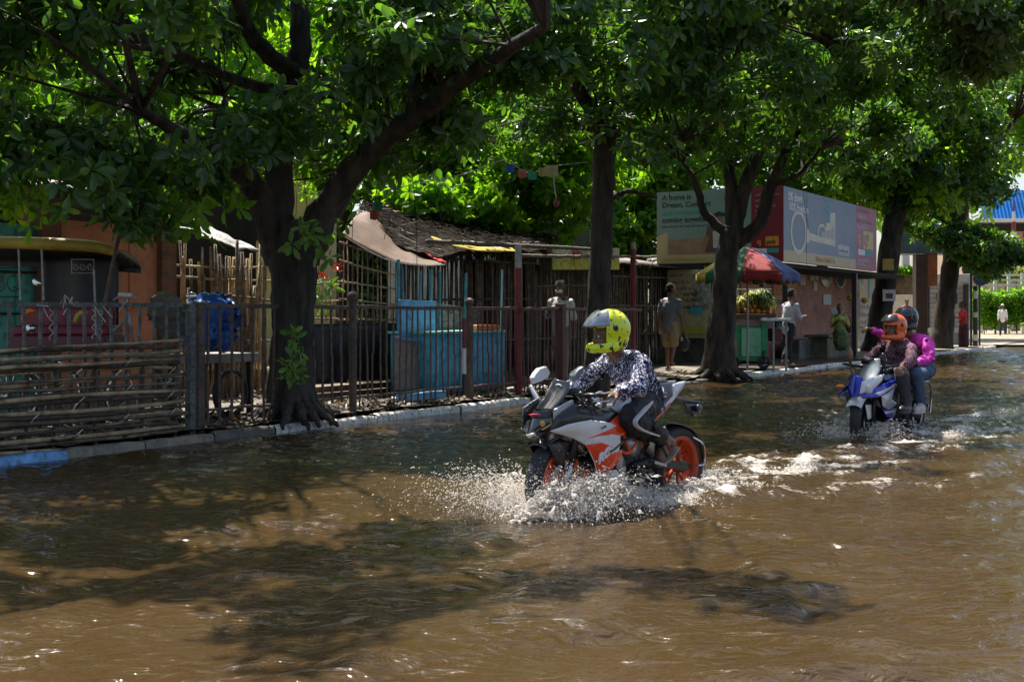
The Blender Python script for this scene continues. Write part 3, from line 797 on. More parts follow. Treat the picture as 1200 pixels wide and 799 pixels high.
# tall poles, red below silver
def pole(label, px, t, ytop, ysplit, r):
    p = WP(px, t); th = thing('roof_pole', label, 'pole', p, RA, 'red poles along the stalls')
    zs = ZY(ysplit, p.y); zt = ZY(ytop, p.y)
    b = MB(); b.tube([(p.x, p.y, -.1), (p.x, p.y, zs)], r, 12); b.build('red_shaft', M_red, th)
    b = MB(); b.tube([(p.x, p.y, zs), (p.x, p.y, zt)], r*.88, 12); b.build('silver_shaft', M_silver, th)
pole('red roof pole with silver top between the blue counter and the masked man', 607.5, .42, 288, 314, .055)
pole('red roof pole partly behind the straight dark trunk', 706, .9, 284, 322, .05)
pole('red roof pole right of the straight dark trunk', 742, 2.2, 284, 292, .06)

# ---------------------------------------------------------------- bamboo screen
th = thing('bamboo_screen', 'screen of old horizontal bamboo poles lashed low to the railing at far left', 'bamboo screen', WP(100, .12), RA)
sa, sb = SX(-60, .12), SX(218, .12)
zz = .97; i = 0
mats_ = [M_bam, M_bamk, M_bam, M_bamd, M_bam, M_bamk, M_bam, M_bamd, M_bam, M_bamd, M_bamk, M_bam, M_bamk]
while zz > .06:
    b = MB(); sl_ = .035 - .004*i
    e = random.uniform(-.15, .05)
    bamboo(b, W(sa, .15+random.uniform(-.03, .03), zz-sl_*.5+random.uniform(-.015, .015)), W(sb+e, .15+random.uniform(-.03, .03), zz+sl_*.5+random.uniform(-.02, .02)), random.uniform(.014, .026), bend=.04, n=8)
    b.build('bamboo_pole', mats_[i % 13], th, smooth=True)
    zz -= random.uniform(.034, .050); i += 1
for px in (-20, 30, 62, 112, 165, 205):
    b = MB(); p = WP(px, .19); bamboo(b, (p.x, p.y, .05), (p.x+.02, p.y, 1.0), .018); b.build('upright', M_bamk, th)
for k in range(12):
    b = MB(); px = random.choice([40, 95, 150, 200])+random.uniform(-3, 3); p = WP(px, .13); z = random.uniform(.15, .95)
    b.tube([(p.x-.03, p.y-.03, z-.03), (p.x, p.y-.05, z), (p.x+.03, p.y, z+.04)], .006, 4); b.build('lashing', M_rope, th)

# rope tied on the rail top
th = thing('rope', 'frayed pale rope wound round the railing bars above the bamboo screen', 'rope', WP(62, .3), RA)
b = MB()
for px in (60, 110, 118):
    p = WP(px, .3)
    pts = [Vector((p.x+.017*math.cos(a), p.y+.017*math.sin(a), 1.36-a*.014)) for a in np.arange(0, 24, .6)]
    b.tube(pts, .004, 4)
for k in range(9):
    p = WP(random.uniform(45, 150), .29); z = 1.35
    b.tube([(p.x, p.y-.02, z), (p.x+random.uniform(-.08, .08), p.y-.04, z+random.uniform(-.05, .1)), (p.x+random.uniform(-.12, .12), p.y-.03, z-random.uniform(0, .2))], .005, 4)
b.build('strands', M_rope, th)

# rubbish, stones and roots at the foot of the railing
M_stone = mat('muddy rubble', (.035, .028, .02), .8, .5, 9, .6, 30, col2=(.10, .075, .05))
b = MB()
for k in range(420):
    px = random.uniform(-30, 640); t = random.uniform(.2, 1.1); p = WP(px, t)
    r_ = random.uniform(.015, .06)
    b.ell((p.x, p.y, .10+r_*.3), (r_*random.uniform(.8, 1.6), r_*random.uniform(.8, 1.4), r_*.6), Matrix.Rotation(random.uniform(0, 3), 3, 'Z'), 7, 5)
tag(b.build('rubble', M_stone), 'muddy stones and rubbish strewn along the foot of the railing', 'rubble', kind='stuff')
litter = leafmat('fallen leaves', (.035, .022, .012), (.07, .042, .018), (.22, .12, .035), .1)
nl = 1600; cc = np.array([list(WP(random.uniform(-30, 800), random.uniform(.1, 1.6), .125)) for _ in range(nl//2)])
tag(leaves('leaf_litter', cc, np.tile([[0, 0, 1.]], (len(cc), 1))+rng.normal(0, .2, (len(cc), 3)), .12, litter, None, np.random.default_rng(4), per=2), 'brown fallen leaves scattered on the wet soil behind the kerb', 'leaves', kind='stuff')

# ---------------------------------------------------------------- shed at far left
def zq(py, px, t): return ZY(py, WP(px, t).y)
T = 4.0
th = thing('shed', 'low shed with turquoise boards, brick pillars and a terracotta shutter under a tin roof', 'shed', WP(100, T), RA)
def wallpiece(nm, pxa, pxb, t, z0, z1, m, d=.12, par=None, bev=0):
    sa, sb = SX(pxa, t), SX(pxb, t); b = MB(); b.rbox(W((sa+sb)/2, t+d/2, (z0+z1)/2), (abs(sb-sa), d, z1-z0)); return b.build(nm, m, par or th, bevel=bev)
wallpiece('turquoise_wall', -90, 47, T, .0, 2.35, M_turq)
for px in (-60, -20, 20, 44): wallpiece('batten', px, px+1.6, T-.03, .1, 2.3, M_turq, .03)
for z in (1.25, 1.75): wallpiece('rail', -90, 46, T-.045, z, z+.03, M_dark, .02)
wallpiece('brick_pillar', 48, 71, T-.12, .0, 2.85, M_brick, .4)
wallpiece('brick_pillar', 190, 207, T-.1, .0, 2.75, M_brick, .4)
sh = wallpiece('shutter', 71, 190, T, .0, 2.42, M_terra, .08)
for (z0, z1) in ((1.26, 1.30), (2.40, 2.44)): wallpiece('shutter_rail', 71, 190, T-.02, z0, z1, M_terra, .02, par=sh)
for px in (72, 152, 187): wallpiece('shutter_rail', px, px+1.4, T-.018, .1, 2.39, M_terra, .018, par=sh)
wallpiece('shade_back', -90, 300, T+1.6, 0, 3.0, M_dark, .1)  # near-black sheet carries the shade of the void under the roof
b = MB()
def roof(s_, t_, z): return W(s_, t_, z)
sa, sb = SX(-120, T-1), SX(200, T-1)
def fn(a, c):
    s_ = sa+(sb-sa)*a; t_ = T-.9+3.6*c
    return W(s_, t_, 2.62+.16*t_-.4+.025*math.sin(a*2*math.pi*60)+.02*noise.noise(Vector((a*9, c*3, 0))))
b.grid(fn, 480, 6); b.build('tin_roof', M_tin, th, thick=.006, smooth=True)
wallpiece('eaves_beam', -100, 200, T-.6, 2.55, 2.66, M_wood, .08)
b = MB()
for i in range(7):
    p = WP(88+i*14, T-.45, 0)
    b.beam((p.x, p.y, 2.6), (p.x-.3, p.y+.6, 2.75), .05, .05)
b.build('rafters', M_wood, th)

# upright bamboo stakes beyond, in loose fences
def stakes(label, pxa, pxb, t, z0, zlo, zhi, n, m_list, r0=.02, r1=.032, rails=(1.2, 1.9), group='bamboo stake fences', lean=.03, cat='bamboo fence'):
    th = thing('bamboo_fence', label, cat, WP((pxa+pxb)/2, t), RA, group)
    sa, sb = SX(pxa, t), SX(pxb, t)
    for i in range(n):
        s_ = sa+(sb-sa)*(i+random.uniform(-.3, .3))/n; b = MB(); h = random.uniform(zlo, zhi)
        bamboo(b, W(s_, t+random.uniform(-.04, .04), z0), W(s_+random.gauss(0, lean), t+random.gauss(0, lean), h), random.uniform(r0, r1), n=6)
        b.build('stake', random.choice(m_list), th, smooth=True)
    for z in rails:
        b = MB(); bamboo(b, W(sa-.1, t-.05, z+random.uniform(-.05, .05)), W(sb+.1, t-.05, z+random.uniform(-.05, .05)), .022, n=6); b.build('cross_pole', random.choice(m_list), th, smooth=True)
    return th
stakes('fence of loose uneven bamboo stakes between the shed and the big tree', 207, 312, 4.2, .1, 1.5, 2.35, 34, [M_bam, M_bamd, M_bam], rails=(.9, 1.75, 1.98), lean=.05)
stakes('second row of taller bamboo stakes close left of the big tree', 255, 310, 3.4, .1, 1.9, 2.3, 13, [M_bam, M_bamd], rails=(1.5,), lean=.05)
# torn grey sheet over the stakes and a cream wall seen through the gap
M_grey = mat('torn grey sheet', (.30, .29, .27), .7, .35, 5, .4, 20, dirt=.6)
b = MB(); A, Bq = WP(252, 4.0), WP(306, 3.6)
def fn(a, c):
    p = A.lerp(Bq, a); return p + N*(1.3*c) + Vector((0, 0, 2.34-.05*math.sin(a*3.1)+.35*c-.16*a*(1-c)+.06*noise.noise(Vector((a*5, c*4, 2)))))
b.grid(fn, 24, 12); tag(b.build('torn_sheet', M_grey, thick=.01, smooth=True), 'torn grey sheet laid over the bamboo stakes left of the big tree', 'sheet')
th = thing('cream_house', 'cream painted house wall showing in the sun left of the big trunk', 'house', (-6.2, 33, 0), 0)
M_cream = mat('cream wall paint', (.62, .50, .26), .8, .15, 1.5, .1, 20)
b = MB(); b.box((-6.6, 33, 2.6), (3.6, 4, 5.2)); b.build('wall', M_cream, th)
b = MB(); b.box((-6.6, 30.96, 3.6), (.9, .06, 1.1)); wf = b.build('window', M_dark, th)
b = MB()
for dx in (-.3, 0, .3): b.box((-6.6+dx, 30.9, 3.6), (.03, .03, 1.1))
b.build('bars', M_wood, wf)
b = MB(); b.box((-6.6, 33, 5.3), (4.2, 4.6, .2)); b.build('roof', M_grey, th)
# plank bench with a pale grey top behind the railing
p0 = WP(258, 1.3); th = thing('plank_table', 'low table with pale grey plank top standing left of the big tree', 'table', p0, RA)
s0, s1 = SX(222, 1.3), SX(292, 1.3)
b = MB(); b.rbox(W((s0+s1)/2, 1.45, .76), (s1-s0, .6, .10)); b.build('table_top', mat('bare pale plank', (.36, .34, .31), .7, .25, 5, .3, 30, stretch=(1, 6, 6), dirt=.3), th, bevel=.006)
for (s_, t_) in ((s0+.1, 1.2), (s1-.1, 1.2), (s0+.1, 1.7), (s1-.1, 1.7)):
    b = MB(); b.beam(W(s_, t_, .05), W(s_, t_, .71), .07, .07); b.build('leg', M_dark, th)
# motorbike under a blue cover
c0 = WP(240, 1.0); th = thing('covered_motorbike', 'parked motorbike wrapped in a blue plastic cover behind the railing', 'motorbike', c0, RA)
b = MB()
for (px, py, r_) in ((232, 368, .20), (248, 362, .22), (262, 366, .20), (272, 378, .13), (222, 385, .17), (240, 392, .22), (258, 395, .2), (226, 405, .14)):
    q = WP(px, 1.0); b.ell((q.x, q.y, ZY(py, q.y)), (r_, r_*.8, r_*.85), None, 12, 8)
fused('blue_cover', b, M_bluetarp, th, .02, 6, wrinkle=.05, wscale=6)
b = MB()
for (px, r_) in ((212, .27), (270, .27)):
    q = WP(px, 1.05); b.lathe([(r_*.86, -.035), (r_, -.02), (r_*1.03, 0), (r_, .02), (r_*.86, .035)], (q.x, q.y, r_+.1), 'y', 22, Matrix.Rotation(RA, 3, 'Z'), closed=True)
b.build('tyres', M_rubber, th, smooth=True)
q = WP(224, .95); b = MB(); b.ell((q.x, q.y, ZY(347, q.y)), (.065, .02, .04), None, 12, 8); b.build('mirror', M_chrome, th, smooth=True)
b = MB(); b.tube([(q.x+.05, q.y, ZY(356, q.y)), (q.x, q.y, ZY(349, q.y))], .008, 6); q2_ = WP(268, .95)
b.tube([(q.x+.05, q.y, ZY(358, q.y)), (q2_.x-.1, q2_.y, ZY(352, q.y)), (q2_.x, q2_.y, ZY(347, q2_.y))], .013, 7); b.build('handlebar', M_blackp, th)
b = MB(); b.tube([(q2_.x-.04, q2_.y, ZY(348, q2_.y)), (q2_.x+.03, q2_.y, ZY(345, q2_.y))], .02, 8); b.build('grip', M_red, th)
b = MB(); q = WP(196, .9)
b.ell((q.x, q.y, ZY(366, q.y)), (.22, .15, .2)); b.ell((q.x+.06, q.y, ZY(382, q.y)), (.16, .12, .14)); b.ell((q.x-.04, q.y, ZY(356, q.y)), (.15, .12, .12))
sk = fused('sack', b, M_sack, None, .02, 5, wrinkle=.05, wscale=8); tag(sk, 'olive cloth sack hanging beside the blue covered motorbike', 'sack')

# round metal disc on a leaning pole
pa = P(123, 354, 12.6); pb = P(152, 215, 12.6)
th = thing('round_sign', 'round rusty brown disc on a leaning pole under the leaves', 'sign', (pa.x, pa.y, 0))
b = MB(); b.tube([(pa.x-.22, pa.y, .1), pa, pb], [.022, .02, .02], 8); b.build('pole', M_rail, th)
c = P(155, 234, 12.66); b = MB(); b.lathe([(.001, -.006), (.22, -.006), (.228, 0), (.22, .006), (.001, .006)], c, 'y', 32)
b.build('disc', mat('rusty disc', (.22, .13, .10), .5, .3, 5, .2, 30, metal=.3), th, smooth=False)

# ---------------------------------------------------------------- cycle rickshaw
Yr = 12.9
def r_(x, y, d=0): return P(x, y, Yr+d)
def rickshaw_parts(th):
    mm = M_maroon
    b = MB()   # hood: padded yellow front roll then dark top
    b.tube(curve([r_(-70, 282), r_(0, 284), r_(60, 286), r_(110, 289), r_(137, 296)], 4), lerp_r([.05, .062, .064, .06, .04], 4), 12); b.build('hood_roll', mat('yellow vinyl roll', (.40, .29, .035), .45, .2, 4, .15, 20, dirt=.3), th, smooth=True)
    b = MB()
    def fn(a, c): 
        p = r_(-70+205*a, 285+9*a*a); ang = c*1.75
        return p + Vector((0, .9*math.sin(ang), .16*math.cos(ang*1.1)-.16+.02))
    b.grid(fn, 16, 12); b.build('hood', M_black, th, thick=.012, smooth=True)
    b = MB()   # back curtain
    def fn2(a, c): p = r_(50+88*a, 296, .75); return p + Vector((.0, .05*math.sin(a*9), -.78*c-.02))
    b.grid(fn2, 20, 8); b.build('back_curtain', M_black, th, thick=.012, smooth=True)
    b = MB(); b.box(r_(80, 388, .35), (1.0, .5, .12)); se = b.build('seat', mm, th, bevel=.04)
    b = MB(); b.box(r_(80, 372, .62), (1.0, .12, .24)); b.build('backrest', mm, th, bevel=.04)
    b = MB(); b.box(r_(80, 402, .3), (1.0, .75, .16)); b.build('body_box', mat('striped side panel', (.12, .03, .03), .5, .3, 20, stretch=(1, 1, 12)), th, bevel=.02)
    # chrome posts
    for (x0, y0, x1, y1) in ((49, 292, 51, 352), (110, 316, 113, 395), (22, 292, 24, 352)):
        b = MB(); b.tube([r_(x0, y0), r_(x1, y1)], .012, 8); b.build('hood_post', M_silver, th)
    # scroll grille panels
    for (cx, cy, w_, h_) in ((-2, 331, 52, 34), (97, 312, 26, 16)):
        b = MB()
        for k in range(3):
            x0 = cx-w_/2+w_*(k+.5)/3
            pts = [r_(x0+(w_/6-.3*j)*math.cos(j*.6), cy+(h_/3-.4*j)*math.sin(j*.6)) for j in range(14)]
            b.tube(pts, .006, 4)
        b.tube([r_(cx-w_/2, cy-h_/2), r_(cx+w_/2, cy-h_/2), r_(cx+w_/2, cy+h_/2), r_(cx-w_/2, cy+h_/2), r_(cx-w_/2, cy-h_/2)], .007, 5)
        b.build('scroll_grille', M_silver if cx > 50 else M_blackp, th)
    # wheels: two rear, one front
    for (x, y, dd, rr) in ((8, 412, -.15, .33), (60, 412, .7, .33), (160, 412, .1, .33)):
        c = r_(x, y, dd); c.z = .1+rr
        b = MB(); b.lathe([(rr-.02, -.018), (rr, -.012), (rr+.005, 0), (rr, .012), (rr-.02, .018)], c, 'y', 30, None, True); wo_ = b.build('wheel', M_rubber, th, smooth=True)
        b = MB(); b.lathe([(rr-.035, -.012), (rr-.02, -.012), (rr-.02, .012), (rr-.035, .012)], c, 'y', 30, None, True)
        for k in range(18): a = k*math.pi/9; b.tube([c+Vector((.03*math.cos(a), random.choice([-.02, .02]), .03*math.sin(a))), c+Vector(((rr-.03)*math.cos(a+.2), 0, (rr-.03)*math.sin(a+.2)))], .002, 3)
        b.tube([c+Vector((0, -.04, 0)), c+Vector((0, .04, 0))], .025, 8); b.build('rim', M_chrome, wo_)
    # orange guards
    for (x, y, dd, r0) in ((37, 378, -.12, .10), (98, 380, .2, .10), (157, 372, .1, .10)):
        c = r_(x, y, dd); b = MB()
        b.tube([c+Vector((r0*math.cos(a)*1.0, 0, r0*1.8*math.sin(a)-.06)) for a in np.linspace(2.7, 1.2, 7)], [.02, .025, .03, .03, .03, .025, .02], 8); b.build('mudguard', M_orange if x != 98 else M_yel, th, smooth=True)
    b = MB(); b.tube(curve([r_(133, 352, .1), r_(143, 346, .1), r_(152, 347, .05), r_(160, 350, -.1)], 3), .013, 8); b.tube([r_(158, 412, .1), r_(152, 375, .1), r_(147, 350, .1)], .017, 8)
    b.tube([r_(150, 372, .1), r_(120, 400, .2), r_(80, 402, .3)], .017, 8); b.build('frame', M_silver, th, smooth=True)
    b = MB(); b.tube([r_(140, 345, .1), r_(153, 346, .0)], .022, 8); b.build('grip', M_white, th)
    b = MB(); b.ell(r_(43, 331, -.1), (.05, .02, .035), Matrix.Rotation(.6, 3, 'Y')); b.build('mirror', M_chrome, th, smooth=True)
    b = MB(); b.ell(r_(36, 385, -.2), .05); b.build('lamp', M_chrome, th, smooth=True)
th = thing('cycle_rickshaw', 'cycle rickshaw with yellow hood roll and maroon seat parked at far left', 'cycle rickshaw', (r_(60, 400).x, Yr, .1))
rickshaw_parts(th)

# ---------------------------------------------------------------- lattice stall and blue counter
def lattice(label, corners, nv, nh, r0, m, name='bamboo_lattice'):
    a, b_, c, d = [Vector(q) for q in corners]     # bottom-left, bottom-right, top-right, top-left
    th = thing(name, label, 'bamboo lattice', (a.x, a.y, 0), 0, 'bamboo lattice panels')
    for i in range(nv+1):
        u_ = i/nv; b = MB(); bamboo(b, a.lerp(b_, u_)-Vector((0, 0, random.uniform(0, .06))), d.lerp(c, u_)+Vector((random.uniform(-.01, .01), 0, random.uniform(0, .05))), r0*random.uniform(.8, 1.2), n=6, bend=.012); b.build('upright', random.choice([m, m, M_bamd]), th, smooth=True)
    for j in range(nh+1):
        v_ = j/nh; b = MB(); bamboo(b, a.lerp(d, v_)-Vector((.04, .03, random.uniform(-.02, .02))), b_.lerp(c, v_)+Vector((.04, -.03, random.uniform(-.02, .02))), r0*1.25, n=6, bend=.015); b.build('cross_pole', m, th, smooth=True)
    return th
lattice('tall bamboo lattice screen under the brown tarpaulin', (WZ(401, 374, 2.2), WZ(464, 376, 2.2), WZ(464, 305, 2.2), WZ(402, 284, 2.2)), 11, 4, .012, M_bam)
lattice('short bamboo lattice screen between the big tree and the taller one', (WZ(368, 374, 2.4), WZ(401, 374, 2.4), WZ(401, 330, 2.4), WZ(368, 333, 2.4)), 7, 2, .011, M_bam)
# black sheet under the lattice
b = MB(); A, Bq = WP(366, 2.15), WP(466, 2.15)
b.grid(lambda a, c: A.lerp(Bq, a)+Vector((0, 0, .3+(1.13-.3)*c))+N*(.02*math.sin(a*30)+.03*noise.noise(Vector((a*8, c*3, 0)))), 60, 10)
tag(b.build('black_sheet', M_black, thick=.008, smooth=True), 'black plastic sheet closing the stall below the bamboo lattice', 'plastic sheet')
b = MB()
for row in range(2):
    for i in range(16):
        p = WP(372+i*6.4+row*3, 2.0); b.rbox((p.x, p.y, .15+row*.09), (.21, .1, .075))
bw = b.build('low_brick_wall', M_brick, bevel=.006); tag(bw, 'two loose courses of brick below the black sheet', 'brick wall')
# brown tarpaulin awning: sagging cloth
th = thing('tarpaulin_awning', 'faded brown tarpaulin sagging over the bamboo lattice', 'awning', WP(440, 1.9), 0)
rowA = [WZ(400, 275, 2.05), WZ(425, 290, 1.95), WZ(450, 303, 1.85), WZ(475, 309, 1.75), WZ(500, 311, 1.7), WZ(521, 310, 1.7)]
rowB = [WZ(413, 258, 2.6), WZ(432, 262, 2.6), WZ(452, 278, 2.5), WZ(472, 292, 2.3), WZ(492, 302, 2.1), WZ(515, 308, 1.9)]
rowC = [WZ(418, 252, 3.2), WZ(433, 250, 3.2), WZ(448, 264, 3.1), WZ(466, 283, 2.8), WZ(490, 298, 2.5), WZ(512, 305, 2.2)]
cA, cB, cC = curve(rowA, 6), curve(rowB, 6), curve(rowC, 6); nn = len(cA)-1
def fn(a, c):
    i = min(int(round(a*nn)), nn)
    if c < .5: q = cA[i].lerp(cB[i], c*2)
    else: q = cB[i].lerp(cC[i], c*2-1)
    return q + Vector((0, 0, .025*noise.noise(q*5)-.03*abs(math.sin(a*9))*(1-abs(c-.5)*2)))
b = MB(); b.grid(fn, nn, 12); b.build('cloth', M_tarptan, th, thick=.008, smooth=True)
b = MB(); b.tube(cA[::3], .01, 6); b.build('hem_rope', M_rope, th)
# dark thatch and rubble roof
th = thing('thatched_roof', 'collapsing black thatch roof littered with straw above the blue stall', 'roof', WP(520, 3), RA)
e0 = [WZ(430, 268, 3.0), WZ(470, 292, 2.4), WZ(520, 300, 2.1), WZ(570, 296, 1.9), WZ(640, 294, 1.8)]
e1 = [WZ(432, 246, 5.2), WZ(470, 244, 5.6), WZ(520, 248, 5.6), WZ(575, 268, 5.2), WZ(650, 284, 4.6)]
c0_, c1_ = curve(e0, 8), curve(e1, 8); nn2 = len(c0_)-1
def fr(a, c):
    i = min(int(round(a*nn2)), nn2); q = c0_[i].lerp(c1_[i], c); return q + Vector((0, 0, .10*math.sin(math.pi*c)+.09*noise.noise(q*2.2)+.05*noise.noise(q*7)))
b = MB(); b.grid(fr, nn2, 16); b.build('thatch', M_thatch, th, thick=.07, smooth=False)
for (m, n_, l0) in ((M_thatch, 900, .5), (M_straw, 260, .35), (M_wood, 60, .6)):
    b = MB()
    for k in range(n_):
        a, c = random.random(), (random.random() if m is not M_straw else random.uniform(.6, 1)); q = fr(a, c)+Vector((0, 0, random.uniform(.02, .09)))
        d = (-N*random.uniform(.2, 1)+U*random.uniform(-.7, .7)); d.z = random.uniform(-.35, .1); d.normalize(); l = l0*random.uniform(.4, 1.2)
        b.tube([q-d*l*.5, q+d*l*.5], random.uniform(.004, .011), 3, cap=False)
    b.build({'rotten dark thatch': 'loose_thatch', 'pale straw': 'straw', 'grey wet wood': 'sticks'}[m.name], m, th)
# hanging fringe at the eaves
b = MB()
for k in range(260):
    a = random.uniform(.25, .9); q = fr(a, 0); l = random.uniform(.05, .28)
    b.tube([q, q+Vector((random.uniform(-.06, .06), random.uniform(-.05, .02), -l))], .004, 3, cap=False)
b.build('fringe', M_thatch, th)
def strip(name, pts, wid, m, lab, cat='cloth'):
    cp = curve(pts, 6); b = MB(); n_ = len(cp)-1
    b.grid(lambda a, c: cp[min(int(round(a*n_)), n_)] + Vector((0, 0, -wid*(c-.5)*(.7+.5*noise.noise(Vector((a*6, 0, len(name))))))) + N*(.04*noise.noise(Vector((a*8, c*2, 3)))-.08*c), n_, 4)
    return tag(b.build(name, m, thick=.006, smooth=True), lab, cat)
strip('plastic_strip', [WZ(505, 280, 1.95), WZ(530, 287, 1.9), WZ(560, 292, 1.85), WZ(600, 293, 1.8)], .10, M_yel, 'torn yellow plastic strip along the edge of the thatched roof')
strip('plastic_strip', [WZ(552, 284, 2.0), WZ(575, 289, 1.95), WZ(606, 294, 1.9)], .06, M_white, 'torn white plastic strip above the yellow one on the thatch')
strip('red_cloth', [WZ(500, 299, 1.6), WZ(508, 304, 1.6), WZ(518, 306, 1.6)], .08, mat('bright red cloth', (.6, .03, .02), .7), 'bright red rag at the tip of the brown tarpaulin')
# blue painted counter with posts
th = thing('blue_stall', 'street stall with sky blue board, plywood base and teal posts behind the railing', 'stall', WP(485, 1.5), RA)
for (px, t, y0, y1, rr, m) in ((467, 1.6, 455, 304, .035, M_bpost), (473, 1.9, 395, 312, .02, M_bpost), (492, 1.7, 352, 318, .03, M_bpost), (505, 1.5, 390, 316, .035, M_bpost), (515, 1.6, 385, 318, .025, M_bpost), (545, 1.7, 375, 320, .03, M_bpost), (587, 1.0, 400, 316, .022, mat('light cyan pole', (.25, .55, .58), .5, .2, 6, dirt=.4))):
    q = WP(px, t); b = MB(); b.beam((q.x, q.y, ZY(y0, q.y) if y0 < 430 else .1), (q.x+random.uniform(-.02, .02), q.y, ZY(y1, q.y)), rr, rr*1.3, up=U); b.build('post', m, th, bevel=.003)
def panel_t(nm, pxa, pxb, t, ya0, ya1, yb0, yb1, m, par, d=.05):
    a0, a1, b0, b1 = WZ(pxa, ya0, t), WZ(pxa, ya1, t), WZ(pxb, yb0, t), WZ(pxb, yb1, t)
    b = MB(); n_ = N*d; vs = [a0, b0, b1, a1, a0+n_, b0+n_, b1+n_, a1+n_]
    b.add(vs, [(0, 1, 2, 3), (7, 6, 5, 4), (0, 4, 5, 1), (1, 5, 6, 2), (2, 6, 7, 3), (3, 7, 4, 0)]); return b.build(nm, m, par, bevel=.004)
panel_t('blue_board', 470, 511, 1.3, 397, 351, 394, 353, M_blue, th)
panel_t('torn_poster_board', 492, 562, 1.75, 388, 353, 386, 362, mat('grey flaking board', (.22, .20, .18), .8, .5, 6, .4, 30, dirt=.8), th)
panel_t('plywood_base', 464, 503, 1.2, 457, 394, 455, 399, M_ply, th)
b = MB(); b.beam(WZ(466, 397, 1.15), WZ(507, 399, 1.15), .05, .03); b.build('ledge', M_blue, th)
# corrugated blue tank counter
th = thing('blue_counter', 'blue corrugated metal counter with mint top behind the striped marker', 'counter', WP(548, 1.0), RA)
s0, s1 = SX(506, .95), SX(590, .95)
z1 = ZY(389, WP(548, .95).y)
b = MB()
b.grid(lambda a, c: W(s0+(s1-s0)*a, .95+.035*math.sin(a*2*math.pi*13), .16+(z1-.16)*c), 160, 3)
b.grid(lambda a, c: W(s1, .95+.7*a, .16+(z1-.16)*c), 20, 2); b.grid(lambda a, c: W(s0, .95+.7*a, .16+(z1-.16)*c), 20, 2)
b.build('corrugated_side', M_cyan, th, smooth=True, thick=.008)
b = MB(); b.rbox(W((s0+s1)/2, 1.3, z1+.0), (s1-s0+.06, .78, .035)); b.build('counter_top', M_cyant, th, bevel=.006)
b = MB(); q = WP(567, 1.05); b.rbox((q.x, q.y, z1+.06), (.62, .2, .08)); tag(b.build('orange_tray', M_orange, bevel=.02), 'orange tray resting on the blue corrugated counter', 'tray')
b = MB(); q = WP(494, .62); b.rbox((q.x, q.y, .19), (.75, .3, .1)); 
lb = b.build('blue_block', M_blue, bevel=.01); tag(lb, 'low blue painted slab lying at the foot of the railing', 'slab')
# red flowers and loose leaves at the big tree
def sprig(label, c, n_, size, m, rad, cat='plant', name='leafy_sprig'):
    r0 = np.random.default_rng(int(abs(c[0])*100)); cs = np.array(c)+r0.normal(0, 1, (n_, 3))*np.array(rad)
    ds = r0.normal(0, .6, (n_, 3)); ds[:, 1] -= .6; ds[:, 2] += .4; ds /= np.linalg.norm(ds, axis=1)[:, None]
    o = leaves(name, cs, ds, size, m, None, r0, per=5); return tag(o, label, cat)
sprig('cluster of small red flowers right of the big trunk', P(384, 318, 15.6), 14, .06, leafmat('red petals', (.28, .015, .012), (.35, .02, .015), (.4, .04, .06), .2), (.12, .1, .09), name='red_flowers')
sprig('pale green leafy shoot below the red flowers', P(380, 340, 15.3), 10, .15, M_leaflow, (.09, .08, .07))
sprig('pale leafy shoot growing at the foot of the big trunk', P(343, 425, 13.5), 16, .13, M_leaflow, (.08, .05, .17))
sprig('small leaves sprouting on the big trunk where it forks', P(367, 275, 13.6), 14, .16, M_leaflow, (.18, .1, .1))
sprig('bright leafy twig hanging over the shed corner', P(215, 255, 12.4), 18, .2, M_leafB, (.3, .2, .1))
sprig('yellow-green leaves hanging before the turquoise wall', P(22, 240, 11.6), 16, .17, M_leafB, (.14, .15, .09))

# ---------------------------------------------------------------- bamboo fence and tin roof in the middle
stakes('long dense bamboo stake fence behind the masked man', 466, 628, 3.0, .1, 2.3, 2.6, 70, [M_bamk, M_bamd, M_bamd], .014, .022, rails=(.8, 1.5, 2.2), lean=.02)
stakes('dense bamboo stake fence under the red lettered board', 622, 705, 3.4, .1, 2.0, 2.25, 62, [M_bamk, M_bamd, M_bam], .014, .022, rails=(.8, 1.4, 1.85), lean=.02)
stakes('bamboo stake fence right of the straight dark trunk', 705, 775, 3.4, .1, 2.1, 2.5, 60, [M_bamk, M_bamd, M_bamk], .016, .026, rails=(.8, 1.5, 2.1), lean=.03)
th = thing('tin_roof_shed', 'low dark shed with rusty corrugated roof behind the bamboo fence', 'shed', WP(690, 5), RA)
s0, s1 = SX(600, 4.2), SX(790, 4.2)
b = MB(); b.grid(lambda a, c: W(s0+(s1-s0)*a, 3.9+3.2*c, 2.45+.17*c*3.2+.02*math.sin(a*2*math.pi*95)+.03*noise.noise(Vector((a*8, c*2, 0)))), 760, 5); b.build('tin_roof', M_tin, th, thick=.006, smooth=True)
b = MB(); b.grid(lambda a, c: W(s0+(s1-s0)*(.12+.88*a), 3.0+1.5*c, 2.36+.10*c+.03*noise.noise(Vector((a*14, c*5, 0)))), 90, 5); b.build('lower_sheet', M_black, th, thick=.02)
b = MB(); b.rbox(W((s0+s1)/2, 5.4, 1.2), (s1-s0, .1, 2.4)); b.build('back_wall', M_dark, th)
b = MB()
for k in range(5): b.beam(W(s0+1+k*3.6, 4.6, .1), W(s0+1+k*3.6, 4.6, 2.5), .1, .1)
b.build('posts', M_wood, th)
b = MB(); bamboo(b, WZ(500, 283, 1.4), WZ(716, 293, 1.4), .035, n=8, bend=.03); tag(b.build('roof_beam', M_wood, smooth=True), 'long grey pole lying level over the red poles', 'pole')
b = MB(); bamboo(b, WZ(610, 300, 1.7), WZ(770, 301, 2.4), .03, n=8, bend=.05); tag(b.build('roof_beam', M_bamd, smooth=True), 'lower bamboo pole tied across behind the straight trunk', 'pole')
